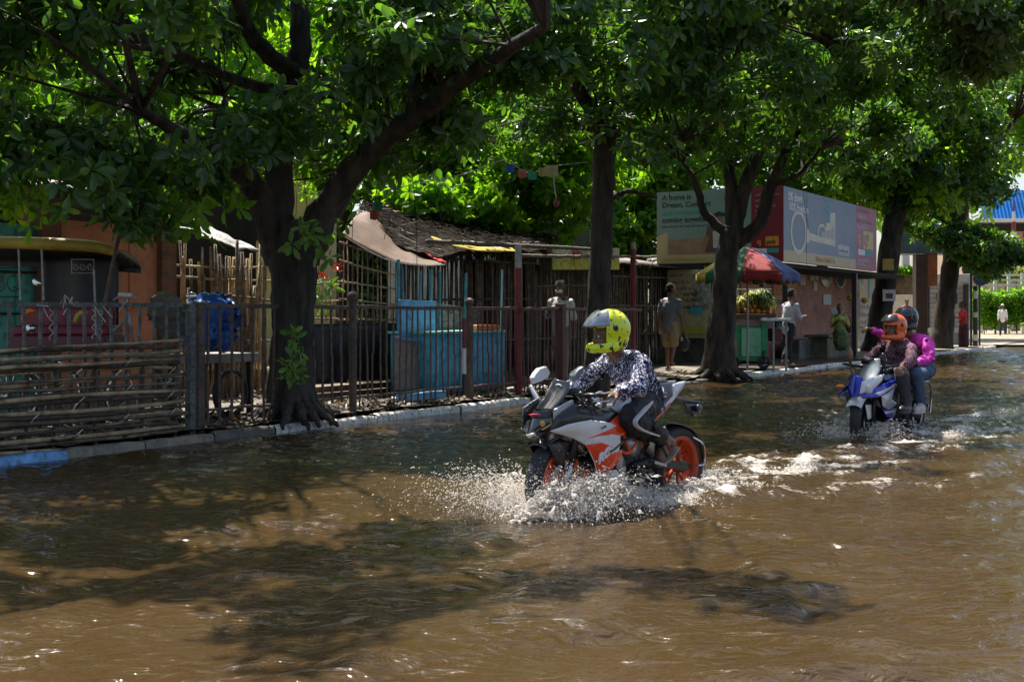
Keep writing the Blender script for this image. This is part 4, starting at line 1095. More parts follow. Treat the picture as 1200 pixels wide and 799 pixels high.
# red lettered board
th = thing('lettered_board', 'cream and yellow board with red letters hung under the tin roof', 'sign', WP(688, 2.6), RA)
panel_t('board_upper', 648, 726, 2.6, 303, 291, 303, 291, mat('cream board', (.60, .56, .36), .7, .3, 5, dirt=.6), th, .03)
panel_t('board_lower', 648, 726, 2.6, 316, 303.1, 316, 303.1, mat('yellow board', (.58, .56, .07), .7, .3, 5, dirt=.6), th, .03)
o_ = WZ(672, 303, 2.56); zh = ZY(292, o_.y)-ZY(303, o_.y)
text('letters', 'MO', frameM(o_, U, (0, 0, 1)), zh*1.25, mat('fresh red ink', (.50, .03, .02), .6), th, .01, bold=.004)
o_ = WZ(715, 304, 2.56); text('letters', 'K', frameM(o_, U, (0, 0, 1)), zh*1.6, mat('brown red ink', (.25, .08, .03), .7), th, .01, bold=.004)
# bunting
th = thing('bunting', 'string of small faded flags hanging between tree trunks', 'bunting', P(620, 200, 17.5), 0)
cs = [P(440, 225, 15.5), P(540, 205, 16.2), P(590, 188, 17), P(612, 200, 17.4), P(626, 203, 17.5), P(640, 196, 17.6), P(690, 190, 18.3)]
b = MB(); b.tube(curve(cs, 4), .005, 4); b.build('string', M_rope, th)
for (x, y, col) in ((443, 240, (.02, .2, .12)), (439, 250, (.4, .08, .06)), (598, 196, (.04, .12, .45)), (612, 202, (.5, .14, .12)), (624, 204, (.05, .35, .22)), (636, 200, (.45, .35, .12)), (647, 198, (.5, .40, .2))):
    c = P(x, y, 17.4 if x > 500 else 15.5); s_ = .07 if x != 647 else .1; b = MB()
    b.grid(lambda a, d: c+Vector(((a-.5)*s_*1.6, .02*math.sin(a*5), s_*.5-d*s_*1.7*(1-.25*abs(a-.5)))), 4, 4); b.build('flag', mat('flag cloth', col, .7, .2, 6), th, thick=.004)
th = thing('hanging_ornament', 'small hanging cord ornament with a blue drop under the bunting', 'ornament', P(650, 205, 17.6), 0)
b = MB(); b.tube([P(649, 205, 17.6), P(650, 222, 17.6), P(652, 232, 17.6)], .008, 6); b.build('cord', M_rope, th)
b = MB(); b.ell(P(652, 238, 17.6), (.04, .04, .06)); b.build('red_tassel', M_red, th, smooth=True)
# grey house with a blue drop sign
th = thing('grey_house', 'small grey and cream house with a blue drop emblem above the bamboo fence', 'house', (1.2, 30, 0), 0)
def hb(x0, x1, y0, y1, Y, m, nm, d=3): 
    a, c = P(x0, y0, Y), P(x1, y1, Y); b = MB(); b.box(((a.x+c.x)/2, Y+d/2, (a.z+c.z)/2), (abs(c.x-a.x), d, abs(a.z-c.z))); return b.build(nm, m, th)
hb(632, 690, 262, 360, 28, mat('grey render wall', (.20, .20, .21), .8), 'wall')
hb(632, 646, 242, 262, 28.02, mat('pale render', (.55, .52, .45), .8), 'parapet'); hb(646, 656, 240, 262, 28, mat('dark grey board', (.10, .10, .13), .6), 'sign_board')
hb(662, 690, 255, 262, 28.02, mat('buff render', (.6, .5, .28), .8), 'parapet')
b = MB(); c = P(651, 252, 27.9); b.add([c+Vector((x*.012, 0, z*.012)) for (x, z) in ((0, 12), (4, 3), (6, -3), (4, -8), (0, -10), (-4, -8), (-6, -3), (-4, 3))], [tuple(range(8))]); b.build('blue_drop', mat('blue emblem', (.05, .25, .7), .5), th, thick=.02)
th = thing('white_building', 'pale building just visible through leaves above the brown tarpaulin', 'building', (-2.5, 36, 0), 0)
b = MB(); a = P(480, 185, 36); b.box((a.x+.9, 37.5, 3), (3.0, 3, 6.2)); b.build('wall', mat('pale bluish wall', (.62, .64, .66), .8), th)
b = MB(); 
for k in range(2): b.box((a.x+.3+k*1.2, 35.98, 4.9), (.6, .06, 1.0))
b.build('windows', M_dark, th)
# ---------------------------------------------------------------- shelter with billboards
SB, TB0, TB1 = 22.1, .8, 4.03
ZB, ZT = 2.51, 4.27
SE = SX(1027, TB0)
M_steel = mat('dark steel frame', (.04, .035, .035), .5, .3, 8, .2, 40)
M_cyanp = mat('pale cyan print', (.20, .28, .26), .45, .06, 1)
M_beige = mat('beige print', (.50, .38, .20), .45, .08, 1)
M_marp = mat('maroon print', (.20, .008, .03), .4, .08, 1)
M_pinkp = mat('faded magenta print', (.36, .10, .20), .45, .12, 1)
M_bluep = mat('faded blue grey print', (.14, .21, .32), .45, .12, .8, dirt=.0)
M_inkd = mat('dark green ink', (.01, .035, .03), .5)
M_inkw = mat('white ink', (.70, .72, .74), .5, .05)
M_inkp = mat('pinkish ink', (.50, .25, .30), .5, .05)
M_inko = mat('orange ink', (.65, .25, .03), .5, .05)
M_inkt = mat('teal ink', (.03, .30, .28), .5, .05)
M_key = mat('cream printed key', (.62, .60, .50), .5, .1)
M_skinp = mat('printed skin', (.30, .16, .10), .5)
def board(name, label, O, ax, w_, zb, zt, panels):
    ax = Vector(ax); nrm = ax.cross(Vector((0, 0, 1)))     # faces the viewer
    th = thing(name, label, 'billboard', (O.x, O.y, zb), math.atan2(ax.y, ax.x), 'billboards on the shelter roof')
    def slab(nm, u0, u1, z0, z1, dep, m, back=.10):
        b = MB(); vs = []
        for d in (dep, dep-back):
            for (u_, z) in ((u0, z0), (u1, z0), (u1, z1), (u0, z1)): vs.append(O + ax*u_ + nrm*d + Vector((0, 0, z)))
        b.add(vs, [(0, 1, 2, 3), (7, 6, 5, 4), (0, 4, 5, 1), (1, 5, 6, 2), (2, 6, 7, 3), (3, 7, 4, 0)]); return b.build(nm, m, th)
    slab('frame', 0, w_, zb, zt, 0, M_steel, .14)
    k = 0
    for (nm, u0, u1, v0, v1, m) in panels:
        slab(nm, u0*w_, u1*w_, zb+(zt-zb)*v0, zb+(zt-zb)*v1, .004, m, .003)
    def at(u_, v_, d=.008): return O + ax*(u_*w_) + nrm*d + Vector((0, 0, zb+(zt-zb)*v_))
    def poly(nm, pts, m, d=.008):
        b = MB(); b.add([at(x, y, d) for x, y in pts], [tuple(range(len(pts)))]); o = b.build(nm, m, th); return o
    def tx(s_, u_, v_, size, m, bold=0): return text('lettering', s_, frameM(at(u_, v_), ax, (0, 0, 1)), size, m, th, .001, bold=bold)
    return th, at, poly, tx, slab
hgt = ZT-ZB
# left board, seen nearly square on: from its far left edge to the corner
wA = TB1-TB0
OA = W(SB, TB1)
th, at, poly, tx, slab = board('billboard', 'pale cyan bank billboard with a seated man and maroon logo strip, left of the corner', OA, -N, wA, ZB, ZT,
   [('print', 0, .755, .12, 1, M_cyanp), ('ground_print', 0, .755, 0, .12, M_beige), ('logo_strip', .755, 1, 0, 1, M_marp)])
for i, (s_, m) in enumerate([("A home is", M_inkd), ("Dream, Comfort", M_inkd), ("and convenience", M_inkt), ("coming together.", M_inkd)]):
    tx(s_, .045, .885-.105*i, .185, m, .004)
strokes('small_print', frameM(at(.045, .50), -N, (0, 0, 1)), 1.3, .075, M_inkd, th)
poly('table_print', [(.09, .12), (.50, .12), (.50, .34), (.10, .34)], mat('printed brown', (.32, .19, .12), .5)); poly('arm_print', [(0, .12), (.09, .12), (.09, .44), (0, .38)], M_beige)
poly('jacket_print', [(.36, .15), (.40, .38), (.41, .48), (.47, .54), (.52, .50), (.55, .36), (.50, .18), (.43, .14)], mat('printed brown jacket', (.13, .06, .045), .5), .010)
poly('shirt_print', [(.46, .20), (.455, .42), (.50, .47), (.53, .30), (.52, .20)], mat('printed white shirt', (.5, .48, .45), .5), .012)
poly('face_print', [(.465, .50), (.46, .60), (.50, .65), (.54, .60), (.53, .52), (.50, .48)], M_skinp, .012)
poly('hair_print', [(.455, .58), (.46, .66), (.50, .70), (.56, .665), (.545, .62), (.50, .635)], M_inkd, .014)
poly('jeans_print', [(.45, .14), (.52, .26), (.60, .44), (.65, .38), (.64, .14)], mat('printed denim', (.05, .07, .16), .5), .014)
poly('arm_print', [(.345, .14), (.39, .14), (.43, .34), (.40, .40)], M_skinp, .013)
strokes('small_print', frameM(at(.05, .035), -N, (0, 0, 1)), 1.1, .11, M_inko, th)
for i, w2 in enumerate((.17, .12, .15, .10, .11)): strokes('small_print', frameM(at(.79, .88-.075*i), -N, (0, 0, 1)), w2*wA, .085, M_inkp, th)
slab('logo_box', .865*wA, .965*wA, ZB+hgt*.21, ZB+hgt*.335, .008, M_inko, .003)
tx('pnb', .872, .235, .15, M_inkd, .006); tx('q', .80, .235, .2, M_inko, .006)
slab('logo_bar', .79*wA, .875*wA, ZB+hgt*.115, ZB+hgt*.175, .008, M_inkw, .003); slab('logo_bar', .877*wA, .965*wA, ZB+hgt*.115, ZB+hgt*.175, .008, M_inkt, .003)
# right board, along the road
wB = SE-SB
th, at, poly, tx, slab = board('billboard', 'faded blue billboard with a giant key and magenta end strip, facing the road', W(SB, TB0), U, wB, ZB, ZT,
   [('print', 0, .735, .15, 1, M_bluep), ('ground_print', 0, .735, 0, .15, mat('sand print', (.50, .44, .27), .5, .08, 1)), ('logo_strip', .735, 1, 0, 1, M_pinkp)])
tx("0% down", .04, .83, .28, M_inkw, .010); tx("100% freedom", .04, .70, .26, M_inkw, .008)
def ringp(cx, cy, rx, ry, th_, m, n=28, d=.009, gx=1):
    b = MB(); vs = []; 
    for i in range(n):
        a = 2*math.pi*i/n; vs.append(at(cx+rx*math.cos(a), cy+ry*math.sin(a), d)); vs.append(at(cx+(rx-th_)*math.cos(a), cy+(ry-th_*4.6)*math.sin(a), d))
    b.add(vs, [(2*i, 2*i+1, (2*i+3) % (2*n), (2*i+2) % (2*n)) for i in range(n)]); return b.build('key_print', m, th)
ringp(.135, .42, .075, .31, .014, M_key)
poly('key_print', [(.20, .40), (.235, .44), (.50, .36), (.50, .30), (.235, .33)], M_key, .009)
poly('key_print', [(.20, .47), (.23, .50), (.235, .30), (.205, .28)], M_key, .010)
for (x0, x1, h_) in ((.36, .40, .50), (.40, .445, .64), (.445, .50, .80)): poly('tower_print', [(x0, .32), (x1, .31), (x1, h_), (x0, h_-.02)], M_key, .010+.001*x0)
ringp(.36, .46, .045, .14, .010, M_key, d=.012)
for i in range(9): 
    x0 = .37+.014*i; poly('window_print', [(x0, .40), (x0+.005, .40), (x0+.005, .48+.012*i), (x0, .48+.012*i)], M_bluep, .013)
rs_ = np.random.default_rng(5)
for i in range(34):
    x0 = rs_.normal(.44, .03); y0 = rs_.uniform(.68, .97); s_ = rs_.uniform(.004, .012)
    poly('sparkle_print', [(x0-s_, y0), (x0, y0-s_*3), (x0+s_, y0), (x0, y0+s_*3)], mat('cyan ink', (.12, .45, .52), .5) if i == 0 else bpy.data.materials['cyan ink'], .009)
tx("pnbHousing", .53, .27, .22, M_inkw, .008); tx("Finance Limited", .53, .18, .17, M_inkw, .004)
strokes('small_print', frameM(at(.30, .045), U, (0, 0, 1)), 1.6, .17, M_inko, th)
for i in range(4): strokes('small_print', frameM(at(.75, .90-.085*i), U, (0, 0, 1)), (1.3, .9, 1.6, 1.1)[i], .17, M_inkw if i % 2 else M_inkp, th)
slab('logo_box', .83*wB, .955*wB, ZB+hgt*.34, ZB+hgt*.62, .008, mat('pale yellow ink', (.6, .5, .2), .5), .003)
tx('pnb', .838, .47, .34, M_pinkp, .01); tx('PNB', .838, .37, .2, M_pinkp, .006); tx('q', .765, .42, .5, mat('gold ink', (.6, .5, .2), .5), .012)
slab('logo_bar', .765*wB, .85*wB, ZB+hgt*.23, ZB+hgt*.32, .008, M_inkw, .003); slab('logo_bar', .853*wB, .95*wB, ZB+hgt*.23, ZB+hgt*.32, .008, M_inkt, .003)
strokes('small_print', frameM(at(.76, .13), U, (0, 0, 1)), 1.1, .13, M_inkw, th); strokes('small_print', frameM(at(.76, .06), U, (0, 0, 1)), .8, .12, M_inkw, th)

M_pink = mat('terracotta pink wall', (.42, .14, .085), .6, .22, 1.2, .15, 14, col2=(.50, .22, .14), dirt=.45)
M_cementd = mat('damp dark cement', (.08, .085, .09), .5, .4, 3, .3, 20, col2=(.18, .18, .17), dirt=.4)
M_notice = mat('cream notice board', (.52, .45, .31), .6, .12, 3, dirt=.25)
M_paper = mat('white paper', (.70, .70, .68), .7, .08, 8)
th = thing('bus_shelter', 'roadside shelter with terracotta walls and dark ceiling below the billboards', 'shelter', W(SB, TB0), RA)
TWALL = 2.4
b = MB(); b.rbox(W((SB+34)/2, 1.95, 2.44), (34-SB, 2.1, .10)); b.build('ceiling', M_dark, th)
s0, s1 = SX(838, TWALL), SX(1004, TWALL)
b = MB(); b.rbox(W((SB+.1+s1)/2, TWALL+.08, 1.24), (s1-SB-.1, .14, 2.3)); b.build('back_wall', M_pink, th)
b = MB(); b.rbox(W(SB+.05, 3.3, 1.24), (.12, 1.6, 2.3)); b.build('side_wall', M_cementd, th)
for px in (921, 1001.5):
    p = WP(px, .95); b = MB(); b.rbox((p.x, p.y, 1.2), (.13, .13, 2.4)); b.build('post', M_steel, th)
p = WP(893, 1.2); b = MB(); b.rbox((p.x, p.y, 1.2), (.10, .10, 2.4)); b.build('post', M_steel, th)
def onwall(nm, pxa, pxb, y0, y1, m, t=TWALL, d=.012, par=None):
    a, c = WZ(pxa, y0, t-.01), WZ(pxb, y0, t-.01); Ym = (a.y+c.y)/2; z0, z1 = ZY(y1, Ym), ZY(y0, Ym)
    b = MB(); b.rbox(((a.x+c.x)/2, (a.y+c.y)/2, (z0+z1)/2), ((c-a).length, d, z1-z0)); return b.build(nm, m, par or th)
M_gl = mat('dull mirror glass', (.22, .28, .26), .15, .1, 3, metal=.6)
for (x0, x1, y0, yb) in ((962, 974, 318, 336), (979, 991, 318, 337)):
    for (m, gx, dd) in ((M_white, 0, .012), (M_gl, 1.2, .020)):
        A = WZ(x0+gx, y0, TWALL-.01-dd); Bq = WZ(x1-gx, y0, TWALL-.01-dd); Ym = A.y; zt_ = ZY(y0, Ym); zb_ = ZY(yb-gx, Ym)
        b = MB(); vs = []
        for i in range(15):
            a = math.pi*i/14; q = A.lerp(Bq, .5+.5*math.cos(a)); q.z = zb_+(zt_-zb_)*.55*(1-math.sin(a)); vs.append(q)
        q = A.copy(); q.z = zt_; vs.append(q); q = Bq.copy(); q.z = zt_; vs.append(q)
        b.add(vs, [tuple(range(17))]); b.build('arched_mirror' if gx else 'mirror_rim', m, th, thick=.01)
for (a, c, y0, y1) in ((938, 944, 321, 334), (949, 954.5, 321, 329), (955.5, 960, 321, 328), (953.5, 957.5, 330, 341), (1004, 1004.5, 320, 321)): onwall('paper', a, c, y0, y1, M_paper)
onwall('orange_poster', 906, 933, 330, 351, mat('orange print poster', (.55, .22, .06), .6, .15, 3, dirt=.3)); onwall('orange_poster', 908, 929, 357, 373, mat('orange figure poster', (.50, .20, .09), .6, .4, 4, dirt=.3))
onwall('lower_panel', 843, 933, 345, 395, mat('purple painted panel', (.16, .05, .07), .6, .3, 3, dirt=.4), d=.006)
onwall('orange_poster', 868, 892, 333, 350, mat('salmon poster', (.45, .20, .12), .6, .3, 4, dirt=.3)); onwall('cream_poster', 850, 866, 333, 368, M_notice)
onwall('washed_patch', 965, 974, 345, 357, M_paper, d=.004)
for k in range(2): strokes('poster_print', frameM(WZ(909, 341+k*5, TWALL-.05), U, (0, 0, 1)), 2.2, .13, M_maroon, th)
# open newspaper-like basin fixed on wall
q = WZ(981, 366, TWALL-.35); b = MB()
b.add([q+Vector(v) for v in ((-.22, 0, .17), (.18, -.05, .14), (.12, -.1, -.2), (-.08, -.08, -.22))], [(0, 1, 2, 3)]); tag(b.build('white_basin', M_white, thick=.05), 'white wash basin hanging crooked beside the woman in green', 'basin')
# low ledges
b = MB(); p0, p1 = WP(926, 1.9), WP(962, 1.9); b.rbox((p0+p1)/2+Vector((0, 0, .34)), ((p1-p0).length, .5, .5)); tag(b.build('low_ledge', M_cementd, bevel=.02), 'low dark cement ledge along the terracotta wall', 'ledge')
b = MB(); p0, p1 = WP(958, 1.5), WP(984, 1.5); b.rbox((p0+p1)/2+Vector((0, 0, .36)), ((p1-p0).length, .55, .55))
b.rbox((p0+p1)/2+Vector((0, 0, .68)), ((p1-p0).length+.25, .7, .07)); tag(b.build('stone_bench', mat('mossy stone', (.16, .15, .09), .8, .4, 5, .5, 20), bevel=.02), 'mossy stone bench at the feet of the woman in green', 'bench')
# notice board on the left end
th = thing('notice_board', 'cream notice board with faded lines of print and a blue slip behind the grey-shirted man', 'notice board', W(SB-.2, 3.4), 0)
def onend(nm, pxa, pxb, y0, y1, m, off=0, th=th):
    def tt(px):   # line s = SB-.25 , solve t for a photo column
        a = (px-600)/FPX; s_ = SB-.25-off
        return ((K0.x+U.x*s_) - a*(K0.y+U.y*s_))/(a*N.y - N.x)
    a_, c_ = W(SB-.25-off, tt(pxa)), W(SB-.25-off, tt(pxb)); b = MB(); Ym = (a_.y+c_.y)/2
    z0, z1 = ZY(y1, Ym), ZY(y0, Ym); n_ = -U*.01
    vs = [Vector((a_.x, a_.y, z0)), Vector((c_.x, c_.y, z0)), Vector((c_.x, c_.y, z1)), Vector((a_.x, a_.y, z1))]
    b.add(vs, [(0, 1, 2, 3)]); return b.build(nm, m, th, thick=.008), Vector((a_.x, a_.y, z0)), z1-z0
onend('board', 782, 833, 316, 396, M_notice)
onend('poster', 812, 832, 322, 362, mat('grey flaked print', (.30, .30, .30), .7, .6, 8, dirt=.5), .03)
onend('blue_slip', 809, 823, 360, 368, mat('blue slip', (.06, .38, .50), .6, .2, 5), .05)
onend('yellow_band', 800, 826, 382, 391, mat('yellow green band', (.50, .48, .08), .6, .2, 5), .03)
for i, (px, py, s_) in enumerate(((786, 323, 'JOBS'), (787, 331, 'NOTICE'), (787, 338, 'WARD 45'), (801, 345, 'at'), (801, 352, 'to'), (801, 360, 'all'))):
    o_, p_, h_ = onend('print_line', px, px+.4, py, py+.6, M_notice, .02)
    strokes('notice_print', frameM(p_-U*.03+Vector((0, 0, -.02)), -N, (0, 0, 1)), .35+.08*(i % 3), .10, M_inkd, th)
b = MB(); p0 = W(SB-.1, 4.1); p1 = W(SB-.1, 1.2); b.beam(p0+Vector((0, 0, 2.42)), p1+Vector((0, 0, 2.42)), .1, .16); tag(b.build('lintel', M_dark), 'dark beam under the cyan billboard', 'beam')

# painted end wall and its post
th = thing('painted_wall', 'narrow whitewashed wall with a cyan painted figure right of the shelter', 'wall', WP(1016, 3.2), RA)
A, Bq = WP(1005, 3.2), WP(1029, 3.2)
M_wash = mat('whitewashed wall', (.48, .46, .44), .75, .15, 2.5, .1, 20, dirt=.35)
b = MB(); b.rbox((A+Bq)/2+Vector((0, 0, 1.4)), ((Bq-A).length, .2, 2.7)); b.build('wall', M_wash, th)
onwall('mural', 1007, 1026.5, 319, 349, mat('pale mural paper', (.50, .42, .34), .6, .12, 4, dirt=.2), 3.09)
def discw(px, py, rx, rz, m, t, nm):
    c = WZ(px, py, t); b = MB(); b.add([c+U*(rx*math.cos(a))+Vector((0, 0, rz*math.sin(a))) for a in np.linspace(0, 2*math.pi, 20)[:-1]], [tuple(range(19))]); b.build(nm, m, th, thick=.006)
M_cyf = mat('cyan mural paint', (.10, .45, .50), .6, .1, 6)
discw(1019, 336, .14, .42, M_cyf, 3.06, 'mural_figure'); discw(1020, 325, .10, .12, M_cyf, 3.055, 'mural_figure'); discw(1011, 327, .12, .18, M_cyf, 3.055, 'mural_figure')
for k in range(4):
    a = WZ(1008, 362+k*9, 3.08); strokes('wall_print', frameM(a, U, (0, 0, 1)), 1.2, .2, mat('grey ink', (.25, .25, .28), .7) if k == 0 else bpy.data.materials['grey ink'], th)
# hanging garlands
b = MB()
for (px, py) in ((1002, 340), (1004, 344), (1013, 352), (996, 349), (1001, 346)): 
    c = WZ(px, py, 1.2); b.ell(c, (.10, .08, .09), None, 8, 5)
tag(b.build('garland', mat('marigold yellow', (.45, .32, .03), .8, .4, 12)), 'marigold garland hanging on the shelter post', 'garland')
b = MB(); c = WZ(994, 380, 1.1); b.lathe([(.02, .22), (.07, .14), (.09, .0), (.085, -.2), (.02, -.24)], c, 'z', 12)
tag(b.build('red_bottle', M_red, smooth=True), 'red fire bottle hanging beside the shelter post', 'bottle')

# ---------------------------------------------------------------- fruit cart and umbrella
pc = WP(876, .62); Yc = pc.y
th = thing('fruit_cart', 'green painted fruit cart on wheels at the kerb', 'cart', (pc.x, pc.y, .1), RA)
M_grn = mat('green paint', (.02, .30, .12), .45, .2, 3, .1, 30, dirt=.4)
M_grnl = mat('light green panel', (.18, .50, .30), .5, .12, 2.5, .1, 30, dirt=.25)
def cb(nm, px0, px1, y0, y1, m, dy0, dy1, bev=.006, par=th, Y=Yc):
    a, c = P(px0, y0, Y), P(px1, y1, Y); b = MB(); b.box(((a.x+c.x)/2, Y+(dy0+dy1)/2, (a.z+c.z)/2), (abs(c.x-a.x), dy1-dy0, abs(a.z-c.z))); return b.build(nm, m, par, bevel=bev)
cb('front_panel', 866, 894, 384, 417, M_grnl, -.30, -.26); b = MB(); a = P(866, 384, Yc); 
cb('body', 853, 895, 379, 422, M_grn, -.25, .5); cb('corner', 889, 896, 377, 416, M_grn, -.32, -.255)
cb('upper_board', 851, 890, 372, 381, M_ply, -.28, .5)
cb('top_board', 845, 905, 368, 372.5, M_wood, -.45, .65); cb('white_edge', 887, 921, 373, 376, M_white, -.5, .4)
for (x, d) in ((902, -.42), (848, -.42), (902, .5), (918, -.3)): cb('leg', x-1, x+1, 374, 434, M_silver, d, d+.04, 0)
for (x, d) in ((860, -.35), (895, -.35), (860, .5), (895, .5)):
    c = P(x, 431, Yc+d); b = MB(); b.lathe([(.10, -.02), (.13, -.015), (.135, 0), (.13, .015), (.10, .02)], (c.x, c.y, .24), 'y', 18, None, True); b.tube([(c.x, c.y, .24), (c.x, c.y, .5)], .02, 6); b.ell((c.x, c.y, .24), .035); b.build('wheel', M_rubber, th, smooth=True)
cb('under_shelf', 858, 900, 424, 426, M_dark, -.3, .4, 0)
cb('red_crate', 903, 914, 385, 400, mat('maroon crate', (.20, .04, .05), .6, .3, 9, dirt=.4), -.2, .3); cb('teal_crate', 909, 916, 376, 384, M_turq, -.1, .3)
cb('white_box', 866, 872, 425, 429, M_white, -.3, -.1)
# fruit: each bunch and each fruit is its own thing
M_ban = mat('banana skin', (.30, .34, .05), .5, .4, 14, col2=(.55, .48, .06)); M_bang = mat('green banana skin', (.07, .14, .025), .5, .4, 12)
def bunch(m, n_=11):
    b = MB()
    for i in range(n_):
        a = i*2.4; r_b = .07+.02*(i % 3); d = Vector((math.cos(a)*r_b, math.sin(a)*r_b, 0)); z = -.03*(i//3)
        b.tube([d*.25+Vector((0, 0, z+.07)), d*.9+Vector((0, 0, z+.02)), d*1.3+Vector((0, 0, z-.06)), d*1.2+Vector((0, 0, z-.13))], [.008, .02, .02, .006], 6)
    return b
for i in range(26):
    u_ = i/25; x = 858+45*((i*.618) % 1); y = 342+10*((i*.37) % 1) + (4 if x < 875 else 0)
    o = bunch(M_ban if i % 3 else M_bang).build('banana_bunch', M_ban if i % 3 else M_bang, None, smooth=True); o.location = P(x, y, Yc+random.uniform(-.2, .3)); o.scale = (1.1, 1.1, 1.1)
    tag(o, 'ripe yellow-green bunch of bananas hung over the fruit cart' if i % 3 else 'unripe dark green bunch of bananas hung over the fruit cart', 'bananas', 'banana bunches over the cart')
b = MB()
b.tube([P(856, 339, Yc), P(904, 339, Yc)], .012, 5); b.tube([P(857, 339, Yc), P(857, 369, Yc)], .014, 6); b.tube([P(903, 339, Yc), P(903, 369, Yc)], .014, 6); b.build('hanging_rail', M_silver, th)
M_org = mat('orange fruit skin', (.72, .26, .02), .45, .25, 8)
for i in range(22):
    r_f = .055+.02*((i*.37) % 1); o = MB().ell((0, 0, 0), (r_f, r_f, r_f*.92), None, 12, 8).build('orange_fruit', M_org, None, smooth=True)
    o.location = P(861+42*((i*.618) % 1), 368-(.07*60 if i % 3 == 0 else 0), Yc-.15+.3*((i*.29) % 1)) + Vector((0, 0, r_f))
    tag(o, 'round orange fruit piled on the top board of the fruit cart', 'fruit', 'orange fruit on the cart')
# umbrella
uc = P(876, 320, 26.0); th = thing('street_umbrella', 'big faded umbrella of red, blue, green and yellow gores over the fruit cart', 'umbrella', (uc.x, uc.y, .1))
cols = [(.26, .012, .01), (.09, .11, .28), (.34, .26, .03), (.012, .13, .05)]
mats_u = [mat('umbrella cloth', c, .75, .2, 4, .1, 20) for c in cols]
Rr, zr, za = 1.05, ZY(322, 26), ZY(289, 26)
order = [0, 0, 1, 2, 3, 2, 3, 2]   # gore colour counted from the front
cano = None
for g in range(8):
    a0 = -math.pi/2 - math.pi/8 + g*math.pi/4 + .10; b = MB()
    def fu(a, c, a0=a0):
        an = a0+a*math.pi/4; sag = 1-.10*math.sin(a*math.pi)*c; r_u = Rr*c*sag
        return Vector((uc.x+r_u*math.cos(an), uc.y+r_u*math.sin(an), za-(za-zr)*c**1.35))
    b.grid(fu, 8, 8)
    # hanging valance
    def fv(a, c, a0=a0):
        q = fu(a, 1); return q+Vector((0, 0, -c*(.16+.03*math.sin(a*math.pi*5))))+Vector((math.cos(a0)*.0, 0, 0))
    b.grid(fv, 12, 2)
    b.build('gore', mats_u[[0, 1, 1, 3, 2, 3, 2, 3][g] if g not in (7, 6, 5) else [3, 2, 3][7-g]], th, thick=.008, smooth=True)
b = MB(); b.tube([(uc.x, uc.y, .12), (uc.x, uc.y, za+.05)], .022, 8)
for g in range(8):
    an = -math.pi/2-math.pi/8+g*math.pi/4+.1; b.tube([(uc.x, uc.y, za-.04), (uc.x+Rr*math.cos(an), uc.y+Rr*math.sin(an), zr)], .008, 4)
b.build('pole_and_ribs', M_silver, th)
# rolled cloth flags under it
for (px, py, i) in ((905, 328, 3), (918, 329, 2), (835, 318, 2)):
    c = P(px, py, 26.4); b = MB(); b.grid(lambda a, d: c+Vector(((a-.5)*.34, .03*math.sin(a*7), (.5-d)*.16+(a-.5)*-.06)), 8, 4)
    tag(b.build('rag', mats_u[i], thick=.01), ['', '', 'yellow rag tied under the umbrella rim', 'green rag tied under the umbrella rim'][i] + (' behind the forked tree' if px < 850 else ''), 'rag')

# ---------------------------------------------------------------- right background
th = thing('gantry', 'blue grey overhead beam on a brown pillar right of the leaning tree', 'gantry', P(1080, 400, 47))
b = MB(); a, c = P(1040, 262, 47.5), P(1112, 298, 47.5); b.box(((a.x+c.x)/2, 47.6, (a.z+c.z)/2), (c.x-a.x, 1.4, a.z-c.z)); b.build('beam', mat('blue grey steel', (.10, .15, .19), .5, .3, 1.5, dirt=.3), th)
b = MB(); a, c = P(1072.5, 298, 46.8), P(1086, 400, 46.8); b.box(((a.x+c.x)/2, 46.9, (a.z+.1)/2), (c.x-a.x, .4, a.z-.1)); b.build('pillar', mat('dark brown pillar', (.075, .035, .022), .6, .35, 3, dirt=.4), th)
b = MB(); c = P(1092, 300, 47); b.box((c.x, 47.2, c.z), (.45, .3, 2.2)); b.build('orange_panel', mat('orange brown panel', (.42, .12, .04), .6), th)
def fbox(nm, x0, x1, y0, y1, Y, d, m, par, bev=0):
    a, c = P(x0, y0, Y), P(x1, y1, Y); zb_ = max(c.z, .05); b = MB(); b.box(((a.x+c.x)/2, Y+d/2, (a.z+zb_)/2), (abs(c.x-a.x), d, abs(a.z-zb_))); return b.build(nm, m, par, bevel=bev)
M_pale = mat('pale tiled wall', (.50, .47, .42), .7, .1, 3, dirt=.2); M_pframe = mat('pale stone trim', (.62, .59, .52), .7, .1, 3, dirt=.2)
th = thing('boundary_wall', 'pale tiled boundary wall with trim and dark plaque behind the dark tree', 'wall', P(1110, 405, 50))
fbox('wall', 1084, 1136, 334, 404, 50, .3, M_pale, th); fbox('cap', 1082, 1138, 321, 331, 49.9, .55, M_pframe, th, .02); fbox('under_cap', 1083, 1137, 331.2, 334, 49.95, .4, M_pframe, th)
fbox('pier', 1081, 1087, 325, 405, 49.8, .6, M_pframe, th, .02); fbox('pier', 1131, 1135, 333, 404, 49.8, .5, M_steel, th); fbox('sill', 1086, 1132, 384, 390, 49.85, .4, M_pframe, th)
fbox('plaque', 1098, 1122, 344, 356, 49.93, .05, M_steel, th); fbox('dark_frame', 1088, 1089.5, 334, 384, 49.93, .05, M_steel, th)
for k in range(8): fbox('tile_joint', 1090, 1131, 338+k*5.6, 338.5+k*5.6, 49.975, .02, M_ply, th)
fbox('pale_board', 1058, 1066, 299, 322, 55, .2, M_white, th)
